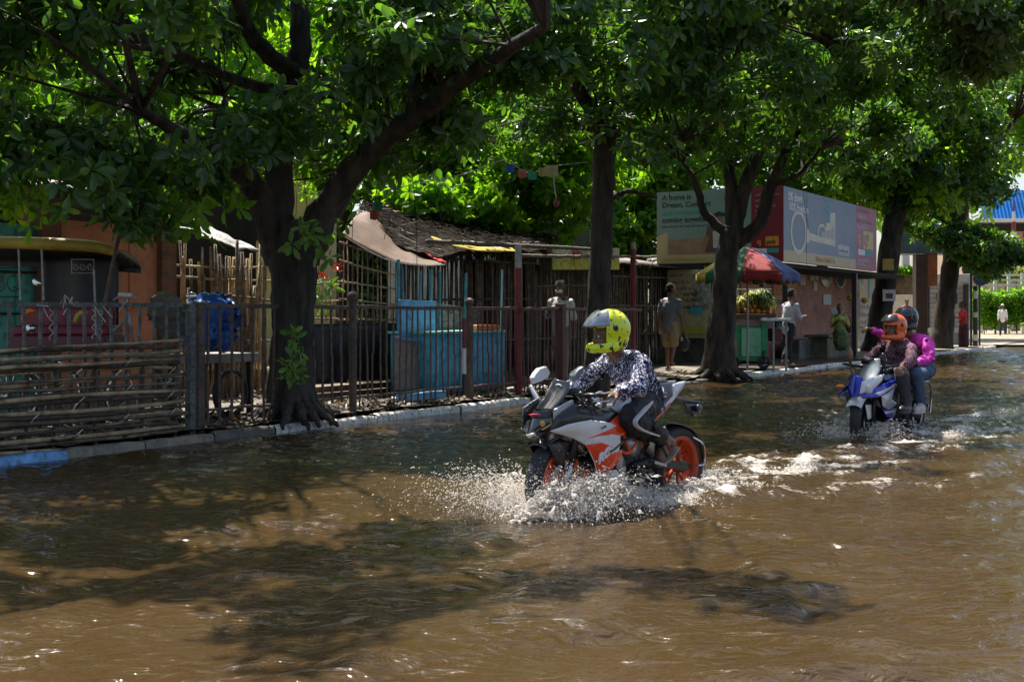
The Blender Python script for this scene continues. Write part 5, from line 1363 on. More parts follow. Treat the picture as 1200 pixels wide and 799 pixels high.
# planted wall left of the pillar
th = thing('low_wall', 'sunlit low wall with dry brown creeper left of the brown pillar', 'wall', P(1060, 395, 53))
fbox('wall', 1046, 1073, 345, 398, 54, .4, mat('sunlit cream wall', (.60, .54, .42), .8, .15, 2), th); fbox('creeper_bed', 1048, 1073, 318, 345, 54.1, .5, mat('dry brown creeper', (.14, .10, .055), .95, .6, 2, 1., 8), th)
r0 = np.random.default_rng(9); cs = np.stack([r0.uniform(P(1048, 0, 54).x, P(1074, 0, 54).x, 260), r0.uniform(53.7, 54.3, 260), r0.uniform(ZY(322, 54), ZY(314, 54), 260)], 1)
leaves('creeper_leaves', cs, np.tile([[0, -.3, 1.]], (260, 1)), .22, M_leafB, th, r0, per=5)
# hedge, white rail, tended bushes
def hedge(label, x0, x1, y0, y1, Y, n_, size, m, dpth=1.6, cat='hedge'):
    a, c = P(x0, y0, Y), P(x1, y1, Y); th = thing('hedge', label, cat, ((a.x+c.x)/2, Y, .1)); r0 = np.random.default_rng(int(Y*7+x0))
    cs = np.stack([r0.uniform(a.x, c.x, n_), Y+r0.uniform(0, dpth, n_), np.maximum(.2, c.z+(a.z-c.z)*r0.random(n_)**.6)], 1)
    cs[:, 2] += .12*np.sin(cs[:, 0]*2.1)
    leaves('foliage', cs, np.tile([[0, -.45, .9]], (n_, 1))+r0.normal(0, .3, (n_, 3)), size, m, th, r0, per=6, w=.35)
    b = MB()
    for k in range(int((c.x-a.x)*1.4)+2):
        x = a.x+(c.x-a.x)*k/(int((c.x-a.x)*1.4)+1); b.tube([(x, Y+dpth*.5, .05), (x+r0.normal(0, .1), Y+dpth*.5, (a.z+c.z)/2)], .035, 5)
    b.build('stems', M_bark, th); return th
hedge('sunlit green hedge of long leaves behind the man in white', 1148, 1290, 342, 384, 76, 2600, .34, M_leafB, 2.0)
hedge('clipped yellow-green hedge behind the white rail', 1148, 1290, 316, 330, 84, 1200, .3, leafmat('yellow hedge', (.14, .18, .03), (.22, .26, .04), (.35, .36, .06), .3), 1.2)
th = thing('white_rail', 'white painted rail running above the sunlit hedge', 'railing', P(1200, 335, 80))
for (y0, y1) in ((321, 323.5), (327, 329), (333, 335)): 
    a, c = P(1146, y0, 80), P(1290, y1, 80); b = MB(); b.box(((a.x+c.x)/2, 80, (a.z+c.z)/2), (c.x-a.x, .1, a.z-c.z)); b.build('rail', M_white, th)
for x in range(1150, 1290, 16): a = P(x, 320, 80); b = MB(); b.box((a.x, 80, a.z/2), (.16, .16, a.z)); b.build('rail_post', M_white, th)
# far buildings
th = thing('market_building', 'long beige building with blue sheet roof and dark windows at the far right', 'building', P(1200, 300, 96))
M_be = mat('beige render', (.50, .38, .26), .8, .15, .6, dirt=.15)
fbox('wall', 1128, 1330, 258, 420, 98, 8, M_be, th)
a, c = P(1150, 222, 95), P(1330, 258, 95); b = MB()
b.grid(lambda u_, v_: Vector((a.x+(c.x-a.x)*u_, 94.5+1.2*v_+.06*math.sin(u_*260), c.z+(a.z-c.z)*v_)), 300, 4); b.build('blue_sheet_roof', mat('bright blue sheet', (.02, .22, .62), .4, .3, .8), th, thick=.05)
fbox('white_gutter', 1150, 1330, 256, 260, 94.2, .5, M_white, th)
for k in range(8):
    x = 1140+k*20
    f = fbox('window', x, x+11, 272, 290, 97.9, .2, M_dark, th); fbox('window_frame', x+5, x+6, 272, 290, 97.8, .08, M_white, th)
    fbox('shop_opening', x, x+14, 302, 330, 97.9, .2, M_steel if k % 2 else M_white, th)
fbox('band', 1128, 1330, 293, 300, 97.5, .5, mat('pale band', (.62, .58, .48), .8), th)
fbox('dark_awning', 1128, 1330, 262, 270, 96.5, 1.2, M_dark, th)
fbox('white_column', 1133, 1136, 255, 420, 97.2, .4, M_white, th)
th = thing('striped_mast', 'thin red and white mast in front of the blue sheet roof', 'mast', P(1188, 300, 90))
for k in range(5):
    y0 = 236+k*12; a, c = P(1188, y0, 90), P(1188, y0+12, 90); b = MB(); b.tube([a, c], .06+.05*k, 8); b.build('band', M_red if k % 2 == 0 else M_white, th)
b = MB(); c = P(1188, 296, 90); b.tube([(c.x, 90, .1), c], .18, 8); b.build('shaft', M_silver, th)
# blue round sign and posts
th = thing('round_traffic_sign', 'dark blue round traffic sign on a post right of the dark tree', 'sign', P(1147, 405, 48))
c = P(1149, 326, 47.9); b = MB(); b.lathe([(.001, -.02), (.29, -.02), (.29, .02), (.001, .02)], c, 'y', 24); b.build('disc', mat('dark blue sign face', (.01, .02, .12), .4), th)
b = MB(); b.lathe([(.24, -.03), (.29, -.03), (.29, -.021), (.24, -.021)], c, 'y', 24, None, True); b.build('rim', mat('dull red rim', (.12, .02, .02), .5), th)
b = MB(); b.tube([(c.x, 48, .05), (c.x, 48, c.z)], .04, 8); b.build('post', M_steel, th)
for (x, lab) in ((1138, 'slim dark post behind the woman in red'), (1143, 'dark post with white patches left of the round sign')):
    c = P(x, 405, 47.2); th = thing('street_post', lab, 'post', c); b = MB(); b.tube([(c.x, 47.2, 0), (c.x, 47.2, ZY(300 if x < 1140 else 335, 47.2))], .09 if x > 1140 else .05, 8); b.build('shaft', M_steel, th)
    if x > 1140:
        for (y0, y1) in ((341, 350), (366, 372), (392, 399)): b = MB(); b.tube([P(x, y0, 47.2), P(x, y1, 47.2)], .098, 8); b.build('white_band', M_white, th)
# notices nailed to the leaning tree
for (px, py, w2, h2, m, lab) in ((1041, 310, .34, .36, mat('yellow notice', (.45, .28, .04), .6, .3, 6), 'yellow notice nailed high on the leaning tree'), (1042, 346, .40, .36, M_paper, 'white notice with a red patch nailed on the leaning tree')):
    c = P(px, py, 40.35); b = MB(); b.box(c, (w2, .03, h2)); o = b.build('tree_notice', m); tag(o, lab, 'notice')
    if py > 330: b = MB(); b.box(c+Vector((0, -.02, -.02)), (.22, .01, .16)); b.build('red_patch', M_red, o)
# long compound wall closing the view behind everything
th = thing('compound_wall', 'long grimy brick wall far behind the stalls', 'wall', W(10, 16), RA)
b = MB(); b.rbox(W(6, 18, 1.5), (70, .3, 3.0)); b.build('wall', brickmat('grimy brick', (.16, .10, .07), (.12, .09, .07), (.10, .09, .08), 3), th)
hedge('dark thicket growing along the compound wall', -60, 765, 262, 365, 37, 5200, .42, M_leafA, 2.5, 'thicket')
tag(flat('dirt_bank', [W(46, .0)[:2], W(46.8, -10)[:2], W(47, -60)[:2], W(220, -80)[:2], W(220, 2)[:2]], .09, M_earth), kind='structure')
# ---------------------------------------------------------------- people
M_skin = mat('brown skin', (.20, .095, .055), .5, .12, 6, .05, 60)
M_skind = mat('dark brown skin', (.12, .055, .032), .5, .12, 6, .05, 60)
M_hair = mat('black hair', (.008, .007, .007), .9, .3, 30, .4, 120)
def cap(b, p0, p1, r0, r1, n=12, m=None):
    p0 = Vector(p0); p1 = Vector(p1); d = p1-p0
    b.tube([p0, p0.lerp(p1, .5), p1], [r0, (r0+r1)/2, r1], n); b.ell(p0, r0*.999, None, n, 8); b.ell(p1, r1*.999, None, n, 8)
def chain(b, pts, rs, n=12):
    for i in range(len(pts)-1): cap(b, pts[i], pts[i+1], rs[i], rs[i+1], n)
def hand(b, wrist, d, pn, curl=.5, side=1, sc_=1.0, point=False):
    # d towards the fingers, pn out of the back of the hand; side +1 puts the thumb along d x pn
    d = Vector(d).normalized(); pn = (Vector(pn)-d*Vector(pn).dot(d)).normalized(); s_ = d.cross(pn)*side
    w_ = Vector(wrist); M = Matrix((d, s_, pn)).transposed()
    b.ell(w_+d*.045*sc_, (.052*sc_, .040*sc_, .017*sc_), M, 12, 8)
    for i, (o_, L) in enumerate(((.030, .072), (.010, .080), (-.010, .075), (-.029, .060))):
        cu = curl if not (point and i == 0) else .05
        p = w_+(d*.082+s_*o_)*sc_; dirv = d.copy(); pts = [w_+(d*.05+s_*o_*.9)*sc_, p]
        for k, f in enumerate((.45, .32, .23)):
            ang = cu*(1.0+.25*k); ax = dirv.cross(pn); dirv = (dirv*math.cos(ang)-pn*math.sin(ang)).normalized(); pn2 = None
            p = p+dirv*L*f*sc_; pts.append(p)
            # keep bending in the same plane
            pn_local = (pn - dirv*pn.dot(dirv));
        chain(b, pts, [.0095*sc_, .0092*sc_, .0085*sc_, .0078*sc_, .0068*sc_], 8)
    t0 = w_+(d*.02+s_*.026)*sc_; t1 = t0+(d*.028+s_*.030-pn*.010)*sc_; t2 = t1+(d*.030+s_*.008-pn*.020*curl*2)*sc_
    chain(b, [t0, t1, t2], [.013*sc_, .0105*sc_, .0085*sc_], 8)
def head(b, c, f, up=(0, 0, 1), sc_=1.0):
    f = Vector(f).normalized(); up = Vector(up); l = up.cross(f).normalized(); u_ = f.cross(l); M = Matrix((f, l, u_)).transposed(); c = Vector(c)
    def q(x, y, z): return c+(f*x+l*y+u_*z)*sc_
    b.ell(q(-.012, 0, .025), (.098*sc_, .077*sc_, .093*sc_), M, 16, 12); b.ell(q(.022, 0, -.035), (.068*sc_, .058*sc_, .080*sc_), M, 14, 10)
    b.ell(q(.062, 0, -.088), (.026*sc_, .028*sc_, .020*sc_), M); b.ell(q(.094, 0, -.018), (.020*sc_, .013*sc_, .024*sc_), M); b.ell(q(.080, 0, .006), (.014*sc_, .010*sc_, .03*sc_), M)
    b.ell(q(.082, 0, -.055), (.012*sc_, .024*sc_, .008*sc_), M)
    for s_ in (1, -1):
        b.ell(q(-.010, .078*s_, -.012), (.020*sc_, .010*sc_, .031*sc_), M); b.ell(q(.072, .032*s_, .030), (.014*sc_, .024*sc_, .010*sc_), M)
    return q, M
def face_bits(q, M, parent, sc_=1.0):
    b = MB()
    for s_ in (1, -1): b.ell(q(.078, .031*s_, .008), (.012*sc_, .015*sc_, .009*sc_), M, 10, 6)
    b.build('eyes', mat('eye white', (.6, .58, .55), .3, .05) if 'eye white' not in bpy.data.materials else bpy.data.materials['eye white'], parent, smooth=True)
    b = MB()
    for s_ in (1, -1): b.ell(q(.0875, .031*s_, .008), (.005*sc_, .007*sc_, .007*sc_), M, 8, 5)
    b.build('pupils', M_hair, parent, smooth=True)

def walker(label, loc, rz, shirt, lower, skin=M_skin, h=1.68, stride=.0, arms='down', short=False, skirt=False, sleeve=.45, mask=False, cap_=None, sit=False, hairm=None, lowerlab='trousers', upperlab='shirt', bun=False, turn=0, bag=None, fore=0.0):
    th = thing('person', label, 'person', loc, rz); k = h/1.68
    S = lambda x, y, z: Vector((x*k, y*k, z*k))
    hz = .93 if not sit else .48
    lean = .03+fore
    pel = S(0, 0, hz); ch = S(lean, 0, hz+.36); nk = S(lean+.01, 0, hz+.53); hd = S(lean+.04+fore*.3, 0, hz+.66)
    feet = []; legs = []
    for sd in (1, -1):
        a = stride*sd
        hip = pel+S(0, .09*sd, -.02)
        if sit: kn = pel+S(.42, .12*sd, -.02); an = S(.45, .12*sd, .09)
        else: kn = S(a*.5+.03, .095*sd, .50+.02*abs(a)); an = S(a-.05*(a < 0), .09*sd, .09+(.10 if a < 0 and stride else 0))
        legs.append((hip, kn, an)); 
    sh = [ch+S(0, .175*sd, .075) for sd in (1, -1)]
    A = []
    for i, sd in enumerate((1, -1)):
        mode = arms if isinstance(arms, str) else arms[i]
        sw = -stride*sd*.6
        if mode == 'down': el = sh[i]+S(sw*.5-.02, .05*sd, -.28); wr = el+S(sw*.6+.05, .01*sd, -.24)
        elif mode == 'front': el = sh[i]+S(.05, .04*sd, -.27); wr = el+S(.23, -.05*sd, .04)
        elif mode == 'chest': el = sh[i]+S(.06, .05*sd, -.25); wr = el+S(.17, -.14*sd, .14)
        elif mode == 'hips': el = sh[i]+S(-.08, .16*sd, -.20); wr = el+S(.12, -.14*sd, -.12)
        elif mode == 'up': el = sh[i]+S(.10, .06*sd, -.2); wr = el+S(.16, -.05*sd, .18)
        A.append((sh[i], el, wr))
    b = MB()
    chain(b, [pel, pel.lerp(ch, .5), ch], [.13*k, .115*k, .13*k]); chain(b, [ch+S(0, .1, .08), ch+S(0, -.1, .08)], [.09*k, .09*k]); chain(b, [ch+S(0, 0, .1), nk, hd], [.075*k, .052*k, .055*k])
    q, M = head(b, hd+S(.0, 0, .03), Vector((math.cos(turn), math.sin(turn), -.06)), sc_=k*1.1)
    for (hip, kn, an) in legs:
        chain(b, [hip, kn, an], [.085*k, .052*k, .036*k])
        b.ell(an+S(.05, 0, -.05), (.125*k, .044*k, .035*k), None, 12, 8)
        for t_ in range(5): b.ell(an+S(.155-.012*t_, (.028-.014*t_), -.062), (.02*k, .009*k, .012*k), None, 8, 5)
    for i, (a0, a1, a2) in enumerate(A):
        chain(b, [a0, a1, a2], [.052*k, .040*k, .028*k]); dd = (a2-a1).normalized(); sd = 1 if i == 0 else -1
        hand(b, a2, dd, Vector((0, sd, .0)) if abs(dd.z) > .6 else Vector((0, sd*.5, .8)), .45, 1 if sd > 0 else -1, k)
    fused('body', b, skin, th, .011, 2, world=False)
    # clothes
    b = MB(); chain(b, [pel+S(0, 0, -.06 if not skirt else 0), pel.lerp(ch, .5), ch], [.165*k, .155*k, .165*k], 16); chain(b, [ch+S(0, .11, .06), ch+S(0, -.11, .06)], [.095*k, .095*k]); cap(b, ch+S(0, 0, .10), ch+S(.005, 0, .14), .085*k, .07*k)
    for (a0, a1, a2) in A:
        e = a0.lerp(a1, min(1, sleeve*2)) if sleeve <= .5 else a1; chain(b, [a0, e], [.068*k, .066*k])
        if sleeve > .5: chain(b, [a1, a1.lerp(a2, (sleeve-.5)*2)], [.062*k, .05*k])
    fused(upperlab, b, shirt, th, .014, 3, world=False, wrinkle=.014, wscale=9)
    b = MB()
    if skirt:
        nn = 26; 
        prof = [(.165, hz+.06), (.19, hz-.12), (.20, .55), (.21, .3), (.23, .13)]
        if sit: b.ell(pel+S(.2, 0, -.02), (.33*k, .22*k, .16*k), None, 16, 10); chain(b, [pel+S(.42, 0, -.05), S(.46, 0, .2)], [.2*k, .22*k])
        else:
            for i in range(len(prof)-1): cap(b, S(0, 0, prof[i][1]), S(0, 0, prof[i+1][1]), prof[i][0]*k*.9, prof[i+1][0]*k*.9, 16)
    else:
        b.ell(pel, (.15*k, .175*k, .13*k), None, 14, 9)
        for (hip, kn, an) in legs:
            if short: chain(b, [hip, hip.lerp(kn, .92)], [.11*k, .095*k])
            else: chain(b, [hip, kn, an+S(0, 0, .03)], [.105*k, .078*k, .066*k])
    fused(lowerlab, b, lower, th, .014, 3, world=False, wrinkle=.016, wscale=8)
    if not skirt or True:
        for (hip, kn, an) in legs:
            b = MB(); b.ell(an+S(.055, 0, -.078), (.14*k, .05*k, .014*k), None, 14, 6); b.build('sandal', M_blackp, th, world=False, smooth=True)
    if cap_ is None:
        b = MB(); b.ell(q(-.024, 0, .045), (.098*k, .084*k, .090*k), M, 14, 9); b.ell(q(-.05, 0, .0), (.068*k, .080*k, .075*k), M, 12, 8)
        if bun: b.ell(q(-.13, 0, .0), (.05*k, .055*k, .05*k), M)
        fused('hair', b, hairm or M_hair, th, .012, 1, world=False, wrinkle=.008, wscale=40)
    else:
        b = MB(); b.ell(q(-.012, 0, .055), (.108*k, .090*k, .075*k), M, 14, 9); fused('cap', b, cap_, th, .012, 1, world=False)
    if mask:
        b = MB(); b.ell(q(.045, 0, -.052), (.056*k, .062*k, .050*k), M, 14, 10); b.build('face_mask', M_paper, th, world=False, smooth=True)
    face_bits(q, M, th, k)
    return th, A, q
def dirz(px_deg): return R(px_deg)
M_wshirt = mat('pale checked shirt', (.50, .49, .44), .8, .12, 14)
M_gshirt = mat('grey blue tee shirt', (.15, .15, .19), .85, .1, 8)
M_khaki = mat('khaki shorts cloth', (.30, .23, .11), .85, .15, 8)
M_btr = mat('black trousers', (.012, .012, .015), .8, .2, 8)
# masked man behind the railing
p = P(658, 440, 21.5)
walker('man in pale shirt and white face mask walking behind the maroon railing', (p.x, p.y, .11), R(-115), M_wshirt, mat('greyish lungi', (.22, .18, .16), .85, .2, 7), M_skind, h=1.66, stride=.12, arms=('down', 'chest'), sleeve=.45, mask=True)
# man in grey tee walking away
Yp = 26.7; p = P(785, 432, Yp)
th_, A_, q_ = walker('man in grey-blue tee shirt and khaki shorts walking away with a dark bag', (p.x, p.y, .10), R(62), M_gshirt, M_khaki, M_skin, h=1.74, stride=.10, arms='down', short=True, sleeve=.36, lowerlab='shorts', turn=-.5)
wr = mw(th_) @ A_[1][2]
b = MB(); c = wr+Vector((.03, 0, -.33)); b.ell(c, (.11, .08, .15), None, 12, 8); b.tube([wr+Vector((0, 0, -.05)), c+Vector((0, 0, .12))], [.02, .05], 8); o = fused('carrier_bag', b, M_black, None, .012, 2, wrinkle=.02); tag(o, 'dark plastic carrier bag hanging from the hand of the man in khaki shorts', 'bag')
# man buying fruit
Yp = 28.3; p = P(923, 430, Yp)
walker('man in light grey-lilac shirt and black trousers standing right of the fruit cart', (p.x, p.y, .10), R(35), mat('lilac grey shirt', (.42, .41, .50), .8, .15, 10), M_btr, M_skin, h=1.66, stride=.17, arms='front', sleeve=.62, fore=.06, lowerlab='trousers')
# vendor crouched behind the cart
p = P(851, 418, 27.6)
walker('vendor in white shirt sitting low behind the left end of the fruit cart', (p.x, p.y, .25), R(-60), M_wshirt, M_khaki, M_skind, h=1.6, sit=True, arms='front')
# woman in green saree
Yp = 33.5; p = P(984, 412, Yp)
walker('woman in yellow-green saree with a dark face mask sitting beside the shelter post', (p.x, p.y, .34), R(-100), mat('yellow green saree', (.34, .42, .08), .8, .35, 7), mat('dark olive saree', (.10, .13, .05), .85, .35, 5), M_skin, h=1.55, sit=True, arms='chest', skirt=True, lowerlab='saree', upperlab='blouse', bun=True)
# woman in red at the kerb end
Yp = 46.2; p = P(1129, 403, Yp)
walker('woman in red blouse and dark maroon skirt standing with back turned by the dark tree', (p.x, p.y, .09), R(150), mat('bright red blouse', (.60, .02, .03), .8, .15, 6), mat('dark maroon skirt', (.09, .02, .025), .85, .35, 4), M_skind, h=1.58, arms=('hips', 'front'), skirt=True, lowerlab='skirt', upperlab='blouse', bun=True, turn=.6)
# child-size figure in pink sitting by the far wall
Yp = 52; p = P(1062, 400, Yp)
walker('small seated person in a rose pink top in front of the sunlit low wall', (p.x, p.y, .75), R(-80), mat('rose pink top', (.50, .07, .10), .8, .15, 6), mat('dull blue cloth', (.08, .09, .13), .85), M_skind, h=1.5, sit=True, arms='front')
b = MB(); b.box((p.x, Yp+.1, .62), (1.2, .7, 1.0)); tag(b.build('roadside_platform', M_wash), 'pale roadside platform under the person in pink', 'platform')
# man in white
Yp = 71; p = P(1175, 393, Yp)
walker('man in long white shirt and white cap walking away along the sunlit path', (p.x, p.y, .11), R(80), mat('white kurta', (.72, .72, .70), .85, .08, 6), mat('dark lungi', (.05, .045, .06), .85, .2, 5), M_skind, h=1.68, stride=.14, arms='down', sleeve=.9, cap_=M_white, lowerlab='lungi', upperlab='kurta')
# ---------------------------------------------------------------- motorcycles and riders
M_gw = mat('gloss white fairing', (.74, .74, .73), .22, .04, 3, coat=.5)
M_go = mat('gloss orange fairing', (.90, .055, .008), .25, .05, 3, coat=.5)
M_gb = mat('satin black fairing', (.018, .018, .02), .28, .2, 4, coat=.2)
M_grey = mat('silver grey panel', (.30, .31, .33), .25, .05, 3, metal=.4, coat=.4)
M_smoke = mat('smoked windscreen', (.035, .037, .042), .12, .1, 3, coat=.6)
M_lens = mat('dark lamp lens', (.02, .02, .02), .08, .1, 3, coat=1)
M_amber = mat('amber lamp', (.62, .33, .07), .2, .05, 3)
M_lampw = mat('pale yellow lamp edge', (.75, .70, .35), .3, .05, 3)
M_fork = mat('fork tube', (.5, .5, .52), .2, .05, 5, metal=1)
M_eng = mat('dark engine metal', (.035, .033, .032), .4, .4, 12, .4, 40, metal=.5)
M_oframe = mat('orange frame tube', (.70, .07, .012), .3, .1, 6)
M_orim = mat('orange wheel rim', (.78, .10, .015), .3, .1, 6)
M_gblue = mat('gloss blue fairing', (.015, .025, .42), .22, .08, 3, coat=.5)
M_silv = mat('silver white panel', (.55, .56, .58), .28, .05, 3, metal=.2, coat=.3)
def spot(name, c1, c2, scale, thr, rough=.5, c3=None, coat=0, width=.02):
    m = mat(name, c1, rough, .05, 3, coat=coat); n = m.node_tree; L = n.links.new; b = n.nodes['Principled BSDF']
    tc = n.nodes.new('ShaderNodeTexCoord'); nz = n.nodes.new('ShaderNodeTexNoise'); nz.inputs['Scale'].default_value = scale; nz.inputs['Detail'].default_value = 1.5; nz.inputs['Distortion'].default_value = .6
    L(tc.outputs['Object'], nz.inputs['Vector']); r_ = n.nodes.new('ShaderNodeValToRGB'); L(nz.outputs[0], r_.inputs[0])
    r_.color_ramp.elements[0].position = thr-width; r_.color_ramp.elements[1].position = thr+width
    mx = n.nodes.new('ShaderNodeMix'); mx.data_type = 'RGBA'; L(r_.outputs[0], mx.inputs[0]); mx.inputs[6].default_value = (*c1, 1); mx.inputs[7].default_value = (*c2, 1)
    L(mx.outputs[2], b.inputs['Base Color']); return m
M_helm = spot('neon yellow helmet with black flecks', (.74, .82, .01), (.015, .015, .015), 32, .615, .22, coat=.6)
M_shirt1 = spot('navy shirt printed with white flecks', (.012, .011, .05), (.70, .68, .80), 62, .553, .75)

class Bike:
    def __init__(s, Cpt, h): 
        s.C = Vector(Cpt); s.h = Vector(h).normalized(); s.l = Vector((-s.h.y, s.h.x, 0)); s.M = Matrix((s.h, s.l, Vector((0, 0, 1)))).transposed().to_4x4(); s.M.translation = s.C; s.Mi = s.M.inverted(); s.M3 = s.M.to_3x3()
    def Q(s, px, py, yl):     # where the sight line meets the plane yl to the left of the bike's middle
        a = (px-600)/FPX; Yd = (yl + s.C.x*s.l.x + s.C.y*s.l.y)/(a*s.l.x+s.l.y)
        return Vector((a*Yd, Yd, CAMH+(HY-py)/FPX*Yd))
    def L(s, x, y, z): return s.M @ Vector((x, y, z))
    def mir(s, p): q = s.Mi @ p; q.y = -q.y; return s.M @ q
    def panel(s, name, poly, par, mats, regions=(), bulge=.02, thick=.006, res=.014, mirror=False):
        loc = [s.Mi @ s.Q(*p) for p in poly]; pts = [Vector((p.x, p.z)) for p in loc]; ys_ = [p.y for p in loc]; yav = sum(ys_)/len(ys_)
        bp, by = [], []
        for i in range(len(pts)):
            a, c = pts[i], pts[(i+1) % len(pts)]; k = max(1, int((c-a).length/res))
            for j in range(k): bp.append(a.lerp(c, j/k)); by.append(ys_[i]+(ys_[(i+1) % len(pts)]-ys_[i])*j/k)
        V2 = list(bp); E = [(i, (i+1) % len(bp)) for i in range(len(bp))]
        regs = []
        for rp, mi in regions:
            rl = [s.Mi @ s.Q(px, py, yav) for px, py in rp]; rl = [Vector((p.x, p.z)) for p in rl]; regs.append((rl, mi)); n0 = len(V2); V2 += rl; E += [(n0+i, n0+(i+1) % len(rl)) for i in range(len(rl))]
        def inside(q, P_):
            c_ = False
            for i in range(len(P_)):
                a, d = P_[i], P_[i-1]
                if (a.y > q.y) != (d.y > q.y) and q.x < (d.x-a.x)*(q.y-a.y)/(d.y-a.y)+a.x: c_ = not c_
            return c_
        x0 = min(p.x for p in bp); x1 = max(p.x for p in bp); y0 = min(p.y for p in bp); y1 = max(p.y for p in bp)
        x = x0
        while x < x1:
            y = y0
            while y < y1:
                q = Vector((x+random.uniform(-.1, .1)*res, y+random.uniform(-.1, .1)*res))
                if inside(q, bp) and min((q-r_).length for r_ in bp) > res*.55: V2.append(q)
                y += res
            x += res
        r = delaunay_2d_cdt(V2, E, [list(range(len(bp)))], 1, 1e-5)
        verts, faces = r[0], r[2]; out = []
        for q in verts:
            ws = 0; yy = 0; dm = 9
            for p, y in zip(bp, by):
                d = (q-p).length; dm = min(dm, d); w_ = 1/(d*d+1e-5); ws += w_; yy += w_*y
            out.append(s.M @ Vector((q.x, yy/ws + bulge*(1-math.exp(-(dm/.035)**1.5)), q.y)))
        b = MB(); b.v = [tuple(v) for v in out]
        for f in faces:
            c_ = sum((verts[i] for i in f), Vector((0, 0)))/len(f); mi = 0
            for rl, k in regs:
                if inside(c_, rl): mi = k
            b.f.append(list(f)); b.mi.append(mi)
        o = b.build(name, mats, par, smooth=True, thick=thick)
        if mirror:
            b2 = MB(); b2.v = [tuple(s.mir(Vector(v))) for v in b.v]; b2.f = b.f; b2.mi = b.mi; b2.build(name, mats, par, smooth=True, thick=thick)
        return o
    def loft(s, name, ea, eb, par, m, bow=Vector((0, 0, 0)), n=12, thick=.005, mirror=False):
        ca, cb_ = curve([s.Q(*p) for p in ea], 6), curve([s.Q(*p) for p in eb], 6); k = min(len(ca), len(cb_))-1
        bw = s.M3 @ Vector(bow)
        def fn(a, c): return ca[round(a*(len(ca)-1))].lerp(cb_[round(a*(len(cb_)-1))], c)+bw*(4*c*(1-c))
        b = MB(); b.grid(fn, k, n); return b.build(name, m, par, smooth=True, thick=thick)
    def wheel(s, x, r, w_, rim, par, spokes=10, turn=0, disc=True):
        Mt = s.M3 @ Matrix.Rotation(turn, 3, 'Z'); c = s.L(x, 0, r)
        b = MB(); prof = [(r-.085, -w_*.42), (r-.05, -w_*.5), (r-.018, -w_*.42), (r-.004, -w_*.2), (r, 0), (r-.004, w_*.2), (r-.018, w_*.42), (r-.05, w_*.5), (r-.085, w_*.42)]
        b.lathe(prof, c, 'y', 40, Mt, True); wh = b.build('wheel', M_rubber, par, smooth=True)
        b = MB(); b.lathe([(r-.115, -w_*.36), (r-.082, -w_*.44), (r-.082, w_*.44), (r-.115, w_*.36)], c, 'y', 40, Mt, True)
        for i in range(spokes):
            a = 2*math.pi*i/spokes; sgn = .02 if i % 2 else -.02
            p0 = c+Mt @ Vector((.045*math.cos(a), sgn, .045*math.sin(a))); p1 = c+Mt @ Vector(((r-.10)*math.cos(a+.12), 0, (r-.10)*math.sin(a+.12)))
            b.tube([p0, p0.lerp(p1, .5), p1], [.016, .011, .012], 6)
        b.tube([c+Mt @ Vector((0, -w_*.55, 0)), c+Mt @ Vector((0, w_*.55, 0))], .045, 12); b.build('rim', rim, wh, smooth=True)
        if disc:
            b = MB(); b.lathe([(.11, w_*.52), (.15, w_*.52), (.15, w_*.56), (.11, w_*.56)], c, 'y', 36, Mt, True); b.build('brake_disc', M_fork, wh)
        return wh
    def tub(s, pts, r, n=8): return [s.Q(*p) for p in pts]

B = Bike((.282, 8.30, -.15), (-.668, -.744, 0)); Q = B.Q
mc = thing('motorcycle', 'white and orange sport motorcycle ploughing through the flood with spray at its front wheel', 'motorcycle', B.C, math.atan2(B.h.y, B.h.x))
B.wheel(0, .30, .11, M_orim, mc, 10, turn=.10); B.wheel(-1.34, .305, .15, mat('darker orange rim', (.50, .06, .012), .4, .2, 8, dirt=.5), mc, 10, disc=False)  # rear rim a darker, blotchier orange than the front
fair = [(644,505,.12),(655,501,.15),(666,497,.18),(680,494,.2),(692,492,.21),(708,494,.22),(717,496,.23),(723,499,.235),(729,507,.24),(727,511,.24),(727,518,.24),(726,524,.24),(723,539,.235),(716,550,.22),(707,560,.2),(699,555,.19),(697,544,.19),(692,532,.19),(687,522,.18),(680,518,.17),(673,514,.16),(660,510,.14)]
oA = [(688,514),(703,505.5),(717,498.8),(721,498.5),(727.3,507),(723,509.6),(709,507.8)]
oB = [(688.3,521.5),(701,518),(712,522.5),(704,532),(716,529),(722.6,526),(721.5,537),(714.5,548.5),(706.5,557.6),(700.4,552),(697.8,541),(693,530)]
oS = [(704,532),(710,527),(727.5,512.4),(727.5,516),(714,526.6),(706,533)]
B.panel('side_fairing', fair, mc, [M_gw, M_go, M_gb], [(oA, 1), (oB, 1), (oS, 2)], .022, .006, .012, mirror=True)
B.panel('belly_pan', [(709,552,.20),(722,550,.21),(730,560,.2),(736,566,.18),(724,571,.18),(707,561,.19)], mc, [M_gw], (), .01, mirror=True)
B.panel('engine_cover', [(722,546,.18),(728,528,.18),(734,546,.17),(733,558,.16),(726,560,.17)], mc, [M_grey], (), .015)
B.panel('upper_cowl', [(647,497,.12),(650,486,.13),(672,473,.15),(690,478,.16),(706,481,.17),(721,483,.17),(717,495,.21),(692,492,.205),(666,496.5,.175),(645,504.5,.12)], mc, [M_gb], (), .02, mirror=True)
B.panel('cowl_insert', [(648,480,.125),(660,473,.135),(671,468,.14),(673,474,.15),(660,482,.145),(648,492,.13)], mc, [M_grey], (), .02, mirror=True)
B.panel('tank_strip', [(737,476,.14),(741,480,.14),(733,491,.2),(730,505,.235),(722,497.5,.235),(714,495,.22),(727,484,.17)], mc, [M_go], (), .012, mirror=True)
